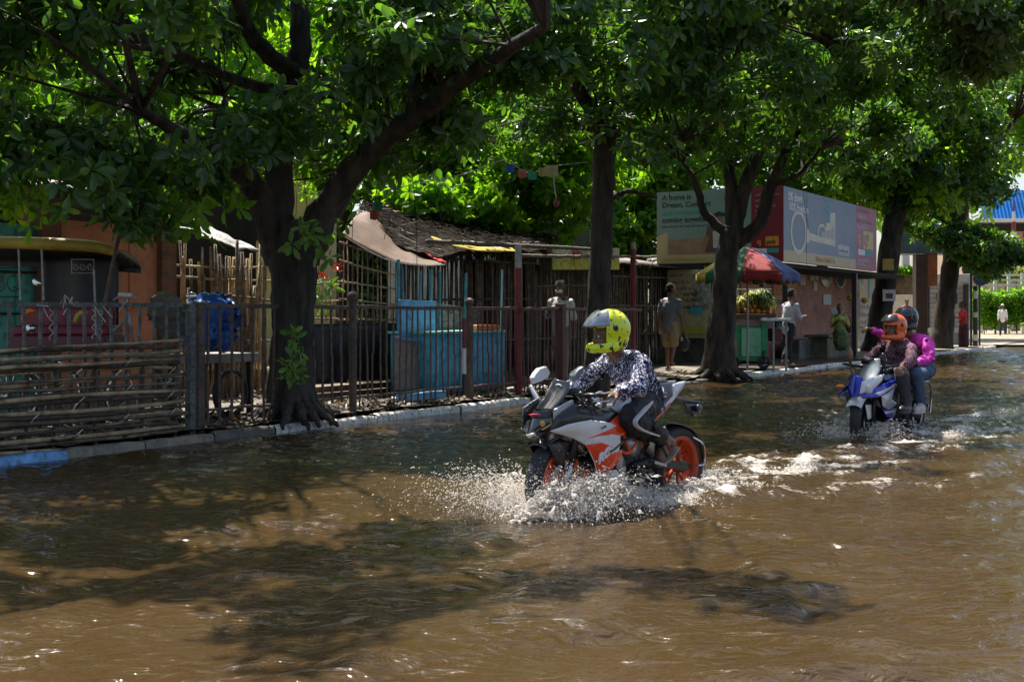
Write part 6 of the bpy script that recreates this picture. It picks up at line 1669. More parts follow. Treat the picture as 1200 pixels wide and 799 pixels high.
B.panel('tank', [(736,460,.11),(740.5,469,.13),(740,476,.14),(727,485,.16),(721,482,.14),(715,477,.12),(720,469,.11),(724,463,.10),(730,460,.10)], mc, [M_silv], (), .035, mirror=True)
b = MB(); 
for (x, y, z, r) in ((-.48, 0, .78, (.20, .12, .09)), (-.36, 0, .80, (.12, .11, .08)), (-.60, 0, .72, (.12, .09, .10))): b.ell(B.L(x, y, z), r, B.M3, 16, 10)
fused('tank_top', b, M_silv, mc, .012, 4)
# windscreen, its edge highlight painted as a white strip, number lettering on its corner
B.loft('windscreen', [(651,443.5,-.06),(644,458,-.10),(636,469,-.12),(629,480,-.125)], [(668,448,.09),(667,457,.12),(659,469,.13),(648,480.5,.125)], mc, M_smoke, bow=(.07, 0, .01))
b = MB(); b.tube(curve([Q(651,443.5,-.065), Q(644,457,-.105), Q(640,464,-.115)], 4), [.004]+[.010]*7+[.004], 6); b.build('screen_highlight', M_gw, mc, smooth=True)
qm = Q(661.5, 452.5, .05); b = MB(); b.tube([qm+B.h*.06+B.l*(.024*math.cos(a))+Vector((0, 0, .014*math.sin(a))) for a in np.linspace(0, 5.2, 12)], .006, 5); b.build('screen_emblem', M_gw, mc)
# nose and headlight
B.loft('nose', [(629,480,-.125),(624,488,-.12)], [(648,480.5,.125),(647,489,.12)], mc, M_gb, bow=(.09, 0, 0))
B.loft('headlight', [(624,488,-.11),(620.5,500,-.11),(621,508,-.09)], [(646.5,489,.11),(646.5,497,.11),(637,506,.05)], mc, M_lens, bow=(.08, 0, 0))
def nz_(px, py, yl, f=.0): 
    return Q(px, py, yl)+B.h*(.08*(1-(yl/.11)**2)+.006+f)
edge = [nz_(624,488,-.11), nz_(632,489,-.04), nz_(640,489,.04), nz_(646.5,489,.11), nz_(646.5,497,.11), nz_(641,503,.075), nz_(637,506,.05), nz_(628,510,-.02), nz_(621,508,-.09), nz_(620,501,-.11), nz_(624,488,-.11)]
b = MB(); b.tube(edge[:6], .0035, 5); b.tube(edge[8:], .0035, 5); b.build('lamp_edge', M_lampw, mc, smooth=True)
b = MB(); b.tube([nz_(636,507,.04), nz_(631,509.5,0), nz_(626,509,-.05)], [.008, .014, .008], 8); b.build('lamp_chin', M_gw, mc, smooth=True)
b = MB(); b.ell(nz_(641.5,495.5,.07,-.006), (.014, .020, .021), B.M3); b.build('amber_lamp', M_amber, mc, smooth=True)
for (x, y, yl) in ((630, 494, -.06), (631, 501, -.055)): b = MB(); b.ell(nz_(x, y, yl, -.004), (.012, .022, .022), B.M3); b.build('projector_lens', M_chrome, mc, smooth=True)
b = MB(); b.tube([nz_(646,486,.10,.01), nz_(638,485,.02,.02), nz_(630,485,-.05,.015)], [.005, .010, .005], 6); b.ell(nz_(636,486,.0,.01), (.010, .02, .015), B.M3); cl = fused('red_charm', b, mat('red charm', (.55, .02, .05), .6), None, .005, 1); tag(cl, 'small red cloth charm tied above the headlight of the orange motorcycle', 'charm')
# mirrors
def mirror(face, yl, stem, mface):
    b = MB(); pts = [Q(x, y, yl) for x, y in face]; n_ = (pts[1]-pts[0]).cross(pts[2]-pts[0]).normalized(); c_ = sum(pts, Vector())/len(pts)
    if n_.y > 0: n_ = -n_
    m_ = len(pts); out = []; 
    for (sc_, d) in ((.90, .014), (1.0, 0), (1.0, -.02), (.55, -.05)): out += [c_+(p-c_)*sc_+n_*d for p in pts]
    b.add(out, [tuple(range(m_))]+[(k*m_+i, k*m_+(i+1) % m_, (k+1)*m_+(i+1) % m_, (k+1)*m_+i) for k in range(3) for i in range(m_)]+[tuple(range(3*m_, 4*m_))])
    o = b.build('mirror', mface, mc, bevel=.003)
    b = MB(); b.tube(curve([Q(*p) for p in stem], 4), lerp_r([.012, .017, .016], 4) if len(stem) == 3 else .014, 8); b.build('mirror_stem', M_silv, mc, smooth=True); return o
mirror([(623,443),(626.5,437),(631,431.5),(640,429),(644,436),(641.5,442),(633,447),(625,450)], -.24, [(622,452,-.24),(626,461,-.2),(632,471,-.15)], M_gw)
mirror([(671,447),(671,440),(676,433),(682,429),(684,430),(681,437),(677,445)], -.02, [(674,446,-.02),(674,455,.0),(673,463,.03)], M_grey)
# cockpit: bars, grips, levers, gauges, cables
b = MB(); b.tube([Q(703,463,.27), Q(690,463,.20), Q(682,464,.12)], .013, 8); b.tube([B.L(-.20, -.10, .86), B.L(-.24, -.22, .84), B.L(-.28, -.32, .82)], .013, 8); b.build('handlebars', M_blackp, mc, smooth=True)
b = MB(); b.tube([Q(720,463,.31), Q(703,463,.27)], .018, 10); b.tube([B.L(-.27, -.25, .835), B.L(-.31, -.36, .81)], .018, 10); b.build('grips', M_rubber, mc, smooth=True)
b = MB(); b.tube([Q(694,466,.25), Q(700,471,.30), Q(714,470,.34)], .006, 6); b.build('lever', M_fork, mc)
b = MB(); b.tube([Q(702,472,.26), Q(703,475,.26), Q(716,475,.24), Q(721,470,.2)], .012, 6); b.build('pale_bracket', M_gw, mc)
b = MB(); rb = random.Random(3)
b.box(B.L(-.14, 0, .90), (.10, .16, .05), B.M3); b.box(B.L(-.2, .0, .82), (.12, .2, .08), B.M3)
for i in range(16):
    p = Q(rb.uniform(672, 700), rb.uniform(462, 480), rb.uniform(.06, .2)); b.ell(p, (rb.uniform(.012, .03), rb.uniform(.012, .025), rb.uniform(.01, .025)), B.M3, 8, 6)
for i in range(9):
    p0, p1 = Q(rb.uniform(670, 684), rb.uniform(456, 474), rb.uniform(.0, .12)), Q(rb.uniform(686, 704), rb.uniform(462, 482), rb.uniform(.1, .22)); b.tube(curve([p0, p0.lerp(p1, .5)+Vector((0, 0, rb.uniform(-.03, .05))), p1], 4), .005, 5)
b.build('controls', M_blackp, mc, smooth=True)
b = MB(); b.ell(Q(689,470,.15), (.02, .02, .015), B.M3); b.ell(Q(700,475,.2), (.02, .01, .008), B.M3); b.build('brake_reservoir', M_grey, mc, smooth=True)
# frame
b = MB()
for pts in ([(728,529,.20),(737,530,.2),(748,513,.19)], [(730,509,.22),(734,520,.21),(737.5,530,.2)], [(741,497,.2),(748,513,.19),(752,524,.18)], [(738,480,.15),(748,500,.17),(752,515,.17)]): b.tube(curve([Q(*p) for p in pts], 4), .013, 8)
for pts in ([(757,506,.13),(766,493,.13),(784,474,.10)], [(761,482,.13),(768,489,.13)], [(770,486,.12),(773,479,.12)]): b.tube([Q(*p) for p in pts], .011, 8)
b.build('trellis_frame', M_oframe, mc, smooth=True)
# seat, tail, plate holder
b = MB()
for (x, z, r) in ((-.70, .80, (.15, .12, .05)), (-.85, .83, (.14, .11, .045)), (-1.0, .895, (.12, .095, .045)), (-1.12, .92, (.10, .08, .04))): b.ell(B.L(x, 0, z), r, B.M3, 16, 8)
fused('seat', b, mat('black seat vinyl', (.03, .03, .035), .55, .1, 8, .1, 60), mc, .012, 4)
B.panel('tail_side', [(757,455,.10),(770,449.5,.09),(787,447.5,.07),(789,465,.08),(776,479,.10),(765,476,.12)], mc, [mat('dark charcoal tail', (.045, .047, .052), .35, .1, 4)], (), .02, mirror=True)
B.panel('tail_panel', [(787,451,.075),(795,447.5,.06),(803,446,.04),(801,453,.05),(791,467,.09),(777,480.5,.115),(774,478.5,.115),(788,464,.09)], mc, [M_silv], (), .012, mirror=True)
b = MB(); b.tube([Q(790,467,0), Q(806,470,0), Q(822,471,0)], [.022, .014, .008], 8); b.build('plate_arm', M_blackp, mc)
B.panel('plate_flap', [(800,470,-.01),(812,471,-.01),(819,473,0),(821,487,0),(811,488.5,0),(804,480,0)], mc, [M_gb], (), .01)
b = MB(); b.ell(Q(818,478,.03), (.03, .03, .03), B.M3); b.ell(Q(812,484,.0), (.03, .03, .025), B.M3); b.build('rear_indicator', M_lens, mc, smooth=True)
B.loft('rear_mudguard', [(779,495,.09),(799,497.5,.09),(814,505.5,.09),(823,519,.09),(826,541,.09)], [(779,497,-.08),(797,498,-.08),(811,506,-.08),(819,520,-.08),(822,541,-.08)], mc, M_gb, thick=.008)
b = MB(); b.tube(curve([Q(812,512,.10), Q(823,519,.10), Q(826,530,.1), Q(825,543,.1), Q(818,545,.1)], 4), .007, 6); b.build('guard_hoop', M_fork, mc)
# engine and swingarm
b = MB()
for (x, y, z, r) in ((-.62, .05, .42, (.20, .14, .16)), (-.48, .05, .58, (.15, .12, .14)), (-.75, .06, .55, (.13, .12, .14)), (-.72, .10, .33, (.18, .08, .10)), (-.90, .0, .62, (.12, .09, .13))): b.ell(B.L(x, y, z), r, B.M3, 16, 10)
fused('engine', b, M_eng, mc, .015, 1, wrinkle=.02, wscale=18)
b = MB()
for k in range(7): b.box(B.L(-.46, .0, .50+.028*k), (.24, .27, .008), B.M3)
b.build('cylinder_fins', M_eng, mc)
b = MB(); b.lathe([(.001, .0), (.075, 0), (.08, -.02), (.085, -.05)], Q(744, 521, .2), 'y', 24, B.M3); b.build('clutch_cover', M_grey, mc, smooth=True)
b = MB(); b.beam(B.L(-.75, .10, .40), B.L(-1.34, .11, .31), .03, .06); b.beam(B.L(-.75, -.10, .40), B.L(-1.34, -.11, .31), .03, .06); b.tube([B.L(-.7, .03, .62), B.L(-.98, .03, .42)], .035, 12); b.build('swingarm', M_eng, mc)
b = MB(); b.tube([Q(742,545,.22), Q(760,541,.20), Q(778,543,.18)], [.02, .035, .028], 10); b.build('exhaust', M_eng, mc, smooth=True)
b = MB(); b.tube([Q(764,545,.18), Q(782,541,.24)], .010, 6); b.beam(Q(764,541,.26), Q(778,545,.26), .05, .02); b.build('footpeg', M_fork, mc)
# front: fork, fender, radiator
for sd in (1, -1):
    b = MB(); b.tube([B.L(-.17, .09*sd, .78), B.L(-.05, .09*sd, .46)], .026, 10); b.build('fork_sleeve', M_blackp, mc, smooth=True)
    b = MB(); b.tube([B.L(-.052, .09*sd, .465), B.L(.0, .09*sd, .30)], .021, 10); b.build('fork_tube', M_fork, mc, smooth=True)
def ff(a, c):
    an = R(55)+R(95)*a; rr_ = .335+.012*math.sin(a*math.pi); wv = (c-.5)*2
    return B.L(rr_*math.cos(an)*1.0, .075*wv, .30+rr_*math.sin(an)-.03*wv*wv)
b = MB(); b.grid(ff, 24, 8); b.build('front_mudguard', M_gb, mc, smooth=True, thick=.006)
B.panel('mudguard_side', [(642,521,.085),(655,517,.085),(668,517,.085),(667,530,.085),(658,549,.085),(650,538,.085)], mc, [M_gb], (), .008, mirror=True)
b = MB(); b.box(B.L(-.30, 0, .56), (.05, .26, .30), B.M3); b.box(B.L(-.34, 0, .70), (.16, .20, .22), B.M3); b.box(B.L(-.38, 0, .36), (.1, .24, .16), B.M3); b.build('radiator', M_blackp, mc, bevel=.01)
b = MB(); b.box(Q(686, 556, .07), (.05, .04, .07), B.M3); b.tube([Q(676,538,.08), Q(678,548,.08), Q(675,556,.08)], .009, 6); b.build('brake_caliper', M_orim, mc, bevel=.006)
b = MB(); b.tube(curve([Q(693,520,.12), Q(688,530,.1), Q(678,534,.09)], 4), .004, 5); b.build('brake_hose', M_grey, mc)
# lettering on the fairing
xd = (Q(719, 526, .26)-Q(701, 541, .25)).normalized(); zd = (Q(703, 527, .26)-Q(706, 540, .26))
text('fairing_letters', 'RC', frameM(Q(700.8, 543.5, .272), xd, zd+xd*.06), .088, M_gw, mc, .008, bold=.004)
xd = (Q(713, 497, .24)-Q(706, 500, .24)).normalized(); text('fairing_letters', 'KTM', frameM(Q(705, 503.0, .247), xd, Vector((0, 0, 1))), .026, M_gb, mc, .003)

# ---- helmets
def helmet(name, c, f, m, par, sc_=1.0, visor=None, vm=None, tilt=0.0, peak=False, opening=True, liner=None):
    c = Vector(c); f = Vector(f).normalized(); l = Vector((0, 0, 1)).cross(f).normalized(); u_ = f.cross(l); Mh = Matrix((f, l, u_)).transposed()
    def q(x, y, z): return c+Mh @ Vector((x*sc_, y*sc_, z*sc_))
    b = MB(); b.ell(q(-.015, 0, .02), (.148*sc_, .122*sc_, .140*sc_), Mh, 28, 18); b.ell(q(-.03, 0, -.05), (.115*sc_, .108*sc_, .10*sc_), Mh, 20, 12)
    arc = [q(-.02+.155*math.cos(a), .100*math.sin(a), -.105+.010*math.cos(a)) for a in np.linspace(-1.5, 1.5, 13)]
    b.tube(arc, [.050*sc_]*3+[.037*sc_]*7+[.050*sc_]*3, 12)
    arc2 = [q(-.02+.148*math.cos(a), .102*math.sin(a), -.085) for a in np.linspace(-1.5, -.8, 5)]; b.tube(arc2, .03*sc_, 8); arc2 = [q(-.02+.148*math.cos(a), .102*math.sin(a), -.085) for a in np.linspace(.8, 1.5, 5)]; b.tube(arc2, .03*sc_, 8)
    o = fused(name, b, m, par, .0065*sc_, 3)
    Wm = (mw(o)).inverted() if not par else None
    me = o.data; T_ = mw(o); bm = bmesh.new(); bm.from_mesh(me); Mi_ = Mh.inverted(); kill = []
    for fa in bm.faces:
        p = Mi_ @ ((T_ @ fa.calc_center_median())-c)/sc_
        if (p.x > .062 and -.066 < p.z < .040 and abs(p.y) < .112): kill.append(fa)
        elif p.z < -.13 and p.x < .09: kill.append(fa)
    bmesh.ops.delete(bm, geom=kill, context='FACES'); bm.to_mesh(me); bm.free()
    s_ = o.modifiers.new('s', 'SOLIDIFY'); s_.thickness = .018*sc_; s_.offset = -1
    if liner:
        b = MB(); b.ell(q(-.03, 0, 0), (.11*sc_, .095*sc_, .115*sc_), Mh, 18, 12); b.build('helmet_liner', M_blackp, o, smooth=True)
    if visor is not None:
        b = MB(); a0, a1 = visor
        def vf(a, d):
            ya = -1.25+2.5*a; el = a0+(a1-a0)*d
            return q(-.012+(.168+.03*(1-d))*math.cos(el)*math.cos(ya), (.136+.006*(1-d))*math.cos(el)*math.sin(ya), .02+.160*math.sin(el))
        b.grid(vf, 24, 8); b.build('visor', vm, o, smooth=True, thick=.003)
        for sd in (1, -1): b = MB(); b.ell(q(-.0, .124*sd, .03), (.02*sc_, .008*sc_, .02*sc_), Mh, 14, 8); b.build('visor_pivot', M_blackp, o, smooth=True)
    return o, q, Mh
M_visor = mat('reflective grey visor', (.30, .32, .34), .12, .25, 5, metal=.55, coat=.6)

# ---- near rider
def ridercloth(name, segs, m, par, voxel=.012, wrinkle=.02, ells=(), wscale=10, sm_=3):
    b = MB()
    for pts, rs in segs: chain(b, pts, rs, 14)
    for e in ells: b.ell(*e)
    return fused(name, b, m, par, voxel, sm_, wrinkle=wrinkle, wscale=wscale)
rp = thing('person', 'rider in yellow flecked helmet and navy printed shirt astride the orange motorcycle', 'person', B.L(-.7, 0, .8), math.atan2(B.h.y, B.h.x))
pel = Q(757, 467, 0); chs = Q(739, 436, 0); nek = Q(727, 421, 0); hed = Q(713, 394, 0)
shL, shR = Q(748, 428, .20), Q(712, 425, -.20)
elL, wrL = Q(748, 455, .33), Q(723, 460.5, .31); elR, wrR = Q(684, 446, -.28), Q(664, 458, -.22)
hpL, knL, anL = Q(757, 476, .11), Q(739, 493, .25), Q(780, 514, .21)
hpR, knR, anR = [B.mir(p) for p in (hpL, knL, anL)]
hf = Vector((-.93, -.36, -.10))
b = MB(); chain(b, [pel, pel.lerp(chs, .5), chs], [.13, .115, .13]); chain(b, [shL.lerp(chs, .35), shR.lerp(chs, .35)], [.07, .07]); chain(b, [chs, nek, hed-Vector((0, 0, .05))], [.09, .058, .056])
qh, Mhd = head(b, hed+hf.normalized()*.012, hf, sc_=1.0)
for (a0, a1, a2) in ((shL, elL, wrL), (shR, elR, wrR)): chain(b, [a0, a1, a2], [.05, .042, .029])
hd_ = (Q(702, 463, .27)-wrL).normalized()
hand(b, wrL, hd_+Vector((0, 0, -.10)), Vector((0, -.25, .95)), .85, -1, 1.05); hand(b, wrR, (B.L(-.26, -.3, .84)-wrR).normalized(), Vector((0, 0, 1)), .8, 1, 1.0)
for (a0, a1, a2, sd) in ((hpL, knL, anL, 1), (hpR, knR, anR, -1)):
    chain(b, [a0, a1, a2], [.085, .055, .038])
    toe = Q(772, 541, .22) if sd == 1 else B.mir(Q(772, 541, .22)); heel = Q(791, 521, .21) if sd == 1 else B.mir(Q(791, 521, .21))
    chain(b, [a2, a2.lerp(toe, .45), a2.lerp(toe, .85)], [.040, .042, .034]); chain(b, [a2, heel.lerp(a2, .35)], [.036, .034])
    for t_ in range(5): 
        o_ = B.l*(.030-.015*t_)*sd; chain(b, [a2.lerp(toe, .80)+o_, a2.lerp(toe, 1.0-.02*t_)+o_], [.012, .0095], 8)
body1 = fused('body', b, M_skin, rp, .0065, 2)
face_bits(qh, Mhd, rp)
ridercloth('shirt', [([pel+Vector((0, 0, -.02)), pel.lerp(chs, .45), chs], [.152, .148, .152]), ([shL.lerp(chs, .2), shR.lerp(chs, .2)], [.095, .095]), ([shL, elL, elL.lerp(wrL, .80)], [.070, .064, .050]), ([shR, elR, elR.lerp(wrR, .9)], [.070, .060, .046]), ([chs.lerp(nek, .3), nek.lerp(chs, .25)], [.11, .075])], M_shirt1, rp, .010, .028, wscale=9)
b = MB()
for sd in (1, -1): b.beam(nek+B.l*.05*sd+Vector((0, 0, .015)), chs+B.h*.15+B.l*.03*sd+Vector((0, 0, .05)), .05, .012)
b.build('collar', M_shirt1, rp, bevel=.004)
ridercloth('trousers', [([hpL.lerp(hpR, .15), hpL, knL, knL.lerp(anL, .82)], [.12, .115, .095, .072]), ([hpR.lerp(hpL, .15), hpR, knR, knR.lerp(anR, .82)], [.12, .115, .095, .072]), ([pel, pel+Vector((0, 0, -.05))], [.15, .13])], mat('black track trousers', (.014, .014, .017), .75, .2, 7), rp, .011, .022)
st = [Q(763, 471, .23), Q(757, 478.5, .29), Q(749, 487, .345), Q(744.6, 493, .365), Q(746, 499, .365), Q(753, 504, .345), Q(763, 508, .315), Q(771, 510.5, .295)]
cv = curve(st, 5); b = MB()
for i in range(len(cv)-1): b.beam(cv[i], cv[i+1]+(cv[i+1]-cv[i])*.2, .012, .030, up=B.l)
b.build('white_stripe', mat('white trouser stripe', (.62, .58, .56), .7, .15, 12), rp)
for sd in (1, -1):
    g = (lambda p: p) if sd == 1 else B.mir
    b = MB(); hl, tt_ = g(Q(793, 522, .22)), g(Q(770, 544, .23)); md = g(Q(784, 535, .225))
    pts = curve([hl, md, tt_], 6)
    for i in range(len(pts)-1): b.beam(pts[i]+Vector((0, 0, -.012)), pts[i+1]+(pts[i+1]-pts[i])*.15+Vector((0, 0, -.012)), .060, .012)
    b.build('sandal_sole', mat('tan sandal sole', (.32, .24, .19), .7, .1, 8) if sd == 1 else bpy.data.materials['tan sandal sole'], rp, bevel=.004)
    b = MB()
    for f_ in (.25, .55):
        m_ = g(anL).lerp(g(Q(772, 541, .22)), f_); b.tube([m_+B.l*.045+Vector((0, 0, -.03)), m_+B.l*.03+B.h*.03+Vector((0, 0, .035)), m_-B.l*.03+B.h*.03+Vector((0, 0, .035)), m_-B.l*.045+Vector((0, 0, -.03))], .010, 6)
    b.build('sandal_straps', M_blackp, rp)
h1, qq, _ = helmet('helmet', hed+Vector((0, 0, .028)), hf, M_helm, rp, .99, visor=(.20, 1.0), vm=M_visor)
b = MB(); b.tube([hed+Matrix.Rotation(0, 3, 'Z') @ Vector((0, 0, 0))+hf.normalized()*.12+Vector((0, 0, -.07)), hed+hf.normalized()*.13+Vector((0, 0, -.09))], .02, 6)
b.build('chin_vent', M_blackp, h1)

# ---------------------------------------------------------------- second motorcycle
D = Bike((3.62, 13.2, -.15), (-.62, -.785, 0)); Q2 = D.Q
m2 = thing('motorcycle', 'blue and white motorcycle carrying two people, splashing behind the orange one', 'motorcycle', D.C, math.atan2(D.h.y, D.h.x))
D.wheel(0, .28, .11, M_blackp, m2, 10, turn=.05); D.wheel(-1.32, .29, .13, M_blackp, m2, 10)
D.loft('windscreen', [(1013,422,-.12),(1008,434,-.14),(1004,446,-.14)], [(1031,420,.12),(1032,432,.15),(1026,445,.14)], m2, mat('frosted pale windscreen', (.40, .42, .43), .2, .3, 6, coat=.4), bow=(.08, 0, 0))
D.loft('headlight_cowl', [(1000,433,-.15),(995,446,-.17),(994,457,-.16),(999,464,-.08)], [(1011,442,.06),(1011,452,.08),(1010,460,.08),(1008,464,.06)], m2, M_gblue, bow=(.10, 0, 0))
D.panel('upper_fairing', [(1007,462,.10),(1010,447,.12),(1022,442,.15),(1036,438,.17),(1034,446,.19),(1027,453,.18),(1018,460,.15)], m2, [M_gw], (), .02)
D.panel('fairing_band', [(1007,462,.11),(1020,458,.15),(1036,449,.18),(1050,444,.18),(1055,446,.18),(1050,453,.19),(1040,460,.2),(1033,465,.2),(1022,466,.17),(1011,467,.13)], m2, [M_gblue, M_gw], [([(1024,461),(1050,447),(1052,449),(1028,463)], 1)], .02, mirror=True)
D.panel('side_panel', [(1033,464,.2),(1041,460,.21),(1049,453,.2),(1046,463,.2),(1045,468,.2),(1051,473,.2),(1045,478,.2),(1040,480,.19),(1034,476,.19)], m2, [M_silv], (), .02, mirror=True)
D.panel('belly_panel', [(1034,479,.18),(1050,478,.19),(1049,486,.18),(1044,492,.17),(1038,488,.17)], m2, [M_gblue, M_gw], [([(1036,482),(1048,480),(1048,482),(1038,485)], 1)], .012, mirror=True)
D.panel('tank', [(1036,438,.10),(1046,437,.12),(1052,441,.13),(1053,445,.13),(1042,447,.14),(1036,445,.12)], m2, [mat('pale blue tank', (.20, .33, .62), .25, .1, 4, coat=.4)], (), .03, mirror=True)
b = MB()
for (x, y, z, r) in ((-.45, 0, .80, (.22, .13, .10)), (-.75, 0, .80, (.2, .13, .05)), (-1.05, 0, .84, (.2, .12, .05)), (-1.25, 0, .86, (.12, .09, .05))): b.ell(D.L(x, y, z), r, D.M3, 16, 10)
fused('seat_and_tank_top', b, M_gb, m2, .014, 3)
b = MB()
for (x, y, z, r) in ((-.55, 0, .45, (.22, .15, .2)), (-.75, 0, .45, (.2, .14, .2)), (-.85, .0, .65, (.2, .1, .15)), (-.35, 0, .6, (.12, .14, .2))): b.ell(D.L(x, y, z), r, D.M3, 16, 10)
fused('engine', b, M_eng, m2, .018, 1, wrinkle=.02, wscale=16)
def f2(a, c):
    an = R(40)+R(105)*a; wv = (c-.5)*2; return D.L(.315*math.cos(an), .085*wv, .28+.315*math.sin(an)-.03*wv*wv)
b = MB(); b.grid(f2, 24, 8); b.build('front_mudguard', M_gw, m2, smooth=True, thick=.008)
D.panel('mudguard_stay', [(1014,474,.09),(1021,474,.09),(1021,490,.09),(1017,492,.09)], m2, [M_gw], (), .01, mirror=True)
for sd in (1, -1): b = MB(); b.tube([D.L(-.2, .09*sd, .8), D.L(0, .09*sd, .3)], .025, 8); b.build('fork', M_blackp, m2, smooth=True)
b = MB(); b.ell(D.L(.10, -.20, .66), (.03, .05, .025), D.M3); b.build('turn_signal', mat('orange signal lens', (.9, .25, .01), .3, .05), m2, smooth=True)
b = MB(); b.tube([Q2(998,436,-.16), Q2(996,428,-.2), Q2(996,422,-.2)], .009, 6); b.tube([Q2(1034,434,.12), Q2(1035,426,.14)], .009, 6); b.build('mirror_stems', M_blackp, m2)
for (x, y, yl, rz_) in ((996.5, 417, -.20, .085), (1035, 421, .14, .07)):
    b = MB(); b.ell(Q2(x, y, yl), (.035, .03, rz_), D.M3); b.build('mirror', mat('brown reflecting mirror back', (.20, .11, .06), .3, .3, 10) if x < 1000 else M_blackp, m2, smooth=True)
b = MB(); b.tube([D.L(-.28, .34, .88), D.L(-.2, .12, .86), D.L(-.2, -.12, .86), D.L(-.28, -.34, .88)], .014, 8); b.build('handlebar', M_blackp, m2, smooth=True)
b = MB(); b.box(D.L(-.16, 0, .92), (.08, .14, .06), D.M3)
for i in range(8): b.ell(Q2(1036+i*2.2, 434+rb.uniform(-2, 3), .12), (.022, .02, .018), D.M3, 8, 6)
b.build('controls', M_blackp, m2, smooth=True)
b = MB(); b.ell(Q2(1018, 456, .17), (.02, .045, .045), D.M3); b.build('headlight', M_gw, m2, smooth=True)
b = MB(); b.tube(curve([D.L(-1.15, .12, .62), D.L(-1.45, .14, .66), D.L(-1.66, .1, .50), D.L(-1.62, .1, .3)], 4), .012, 6); b.build('rear_guard_hoop', M_fork, m2)
b = MB(); b.grid(lambda a, c: D.L(-1.32-.34*math.cos(R(60)+R(110)*(1-a)), .07*(c-.5)*2, .30+.34*math.sin(R(60)+R(110)*(1-a))), 16, 4); b.build('rear_mudguard', M_gb, m2, smooth=True, thick=.008)
b = MB(); b.beam(D.L(-.75, .2, .33), D.L(-.75, .34, .33), .03, .03); b.beam(D.L(-1.05, .18, .42), D.L(-1.05, .30, .42), .03, .03); b.build('footpegs', M_fork, m2)

def seated(label, loc, jo, skin, top, low, shoe, hf_, helm, par_rz, hands, visor=None, hs=1.0, wr=.034, tr_=.165, sc_=1.0, gloves=None):
    th = thing('person', label, 'person', loc, par_rz)
    b = MB(); P_ = jo
    chain(b, [P_['pel'], P_['chs']], [.13, .13]); chain(b, [P_['chs'], P_['nek'], P_['hed']-Vector((0, 0, .05))], [.09, .055, .055]); q_, M_ = head(b, P_['hed'], hf_)
    for k in 'LR':
        chain(b, [P_['sh'+k], P_['el'+k], P_['wr'+k]], [.05, .04, .029]); hd = (P_['wr'+k]-P_['el'+k]).normalized()
        cu, pt = hands[k]; hand(b, P_['wr'+k], hd, Vector((0, 0, 1)), cu, 1 if k == 'R' else -1, 1.05, point=pt)
        chain(b, [P_['hp'+k], P_['kn'+k], P_['an'+k]], [.085, .055, .04]); b.ell(P_['an'+k]+D.h*.05-Vector((0, 0, .04)), (.12, .04, .035), D.M3)
    fused('body', b, skin, th, .0085, 2); face_bits(q_, M_, th)
    ridercloth('top', [([P_['pel'], P_['pel'].lerp(P_['chs'], .5), P_['chs']], [tr_, tr_-.005, tr_]), ([P_['shL'].lerp(P_['chs'], .2), P_['shR'].lerp(P_['chs'], .2)], [.082, .082])]+[([P_['sh'+k], P_['el'+k], P_['el'+k].lerp(P_['wr'+k], .88)], [.068, .057, .045]) for k in 'LR']+[([P_['chs'].lerp(P_['nek'], .3), P_['nek'].lerp(P_['chs'], .3)], [.095, .07])], top, th, .012, wr, wscale=8)
    ridercloth('trousers', [([P_['hp'+k], P_['kn'+k], P_['an'+k]+Vector((0, 0, .03))], [.102, .080, .062]) for k in 'LR']+[([P_['pel'], P_['pel']-Vector((0, 0, .06))], [.14, .13])], low, th, .013, .018)
    for k in 'LR':
        b = MB(); a_ = P_['an'+k]; b.ell(a_+D.h*.05-Vector((0, 0, .045)), (.145, .055, .05), D.M3, 14, 9); b.ell(a_-Vector((0, 0, .0)), (.06, .055, .06), D.M3, 12, 8); b.ell(a_+D.h*.05-Vector((0, 0, .08)), (.15, .056, .02), D.M3, 14, 6); fused('shoe', b, shoe, th, .01, 2)
    o, q__, _ = helmet('helmet', P_['hed']+Vector((0, 0, .03)), hf_, helm, th, hs, visor=visor, vm=M_smoke)
    return th
M_plaid = mat('maroon checked shirt', (.12, .04, .06), .8, .1, 8)
def plaid(m, c2):
    n = m.node_tree; L = n.links.new; b = n.nodes['Principled BSDF']; tc = n.nodes.new('ShaderNodeTexCoord'); ck = n.nodes.new('ShaderNodeTexChecker'); ck.inputs['Scale'].default_value = 42; ck.inputs[1].default_value = (.13, .035, .055, 1); ck.inputs[2].default_value = c2
    L(tc.outputs['Object'], ck.inputs[0]); L(ck.outputs[0], b.inputs['Base Color'])
plaid(M_plaid, (.24, .13, .17, 1))
def legs2(xh, zk, xk, xa, za, yk=.24, ya=.26): return {('%s%s' % (n_, k)): D.L(x, y*sd, z) for k, sd in (('L', 1), ('R', -1)) for n_, x, y, z in (('hp', xh, .11, .80), ('kn', xk, yk, zk), ('an', xa, ya, za))}
jr = dict(pel=D.L(-.70, 0, .90), chs=D.L(-.55, 0, 1.25), nek=D.L(-.49, 0, 1.38), hed=Q2(1048, 387, .0), shL=Q2(1066, 408, .20), shR=Q2(1038, 404, -.20), elL=Q2(1069, 421, .32), wrL=Q2(1057, 430, .33), elR=Q2(1022, 416, -.32), wrR=Q2(1011, 427, -.34))
jr.update(legs2(-.68, .70, -.38, -.62, .36)); jr['knL'] = Q2(1058, 443, .27); jr['anL'] = Q2(1062, 474, .30)
jr['pel'] = Q2(1064, 434, 0); jr['chs'] = Q2(1054, 413, 0); jr['nek'] = Q2(1051, 402, 0)
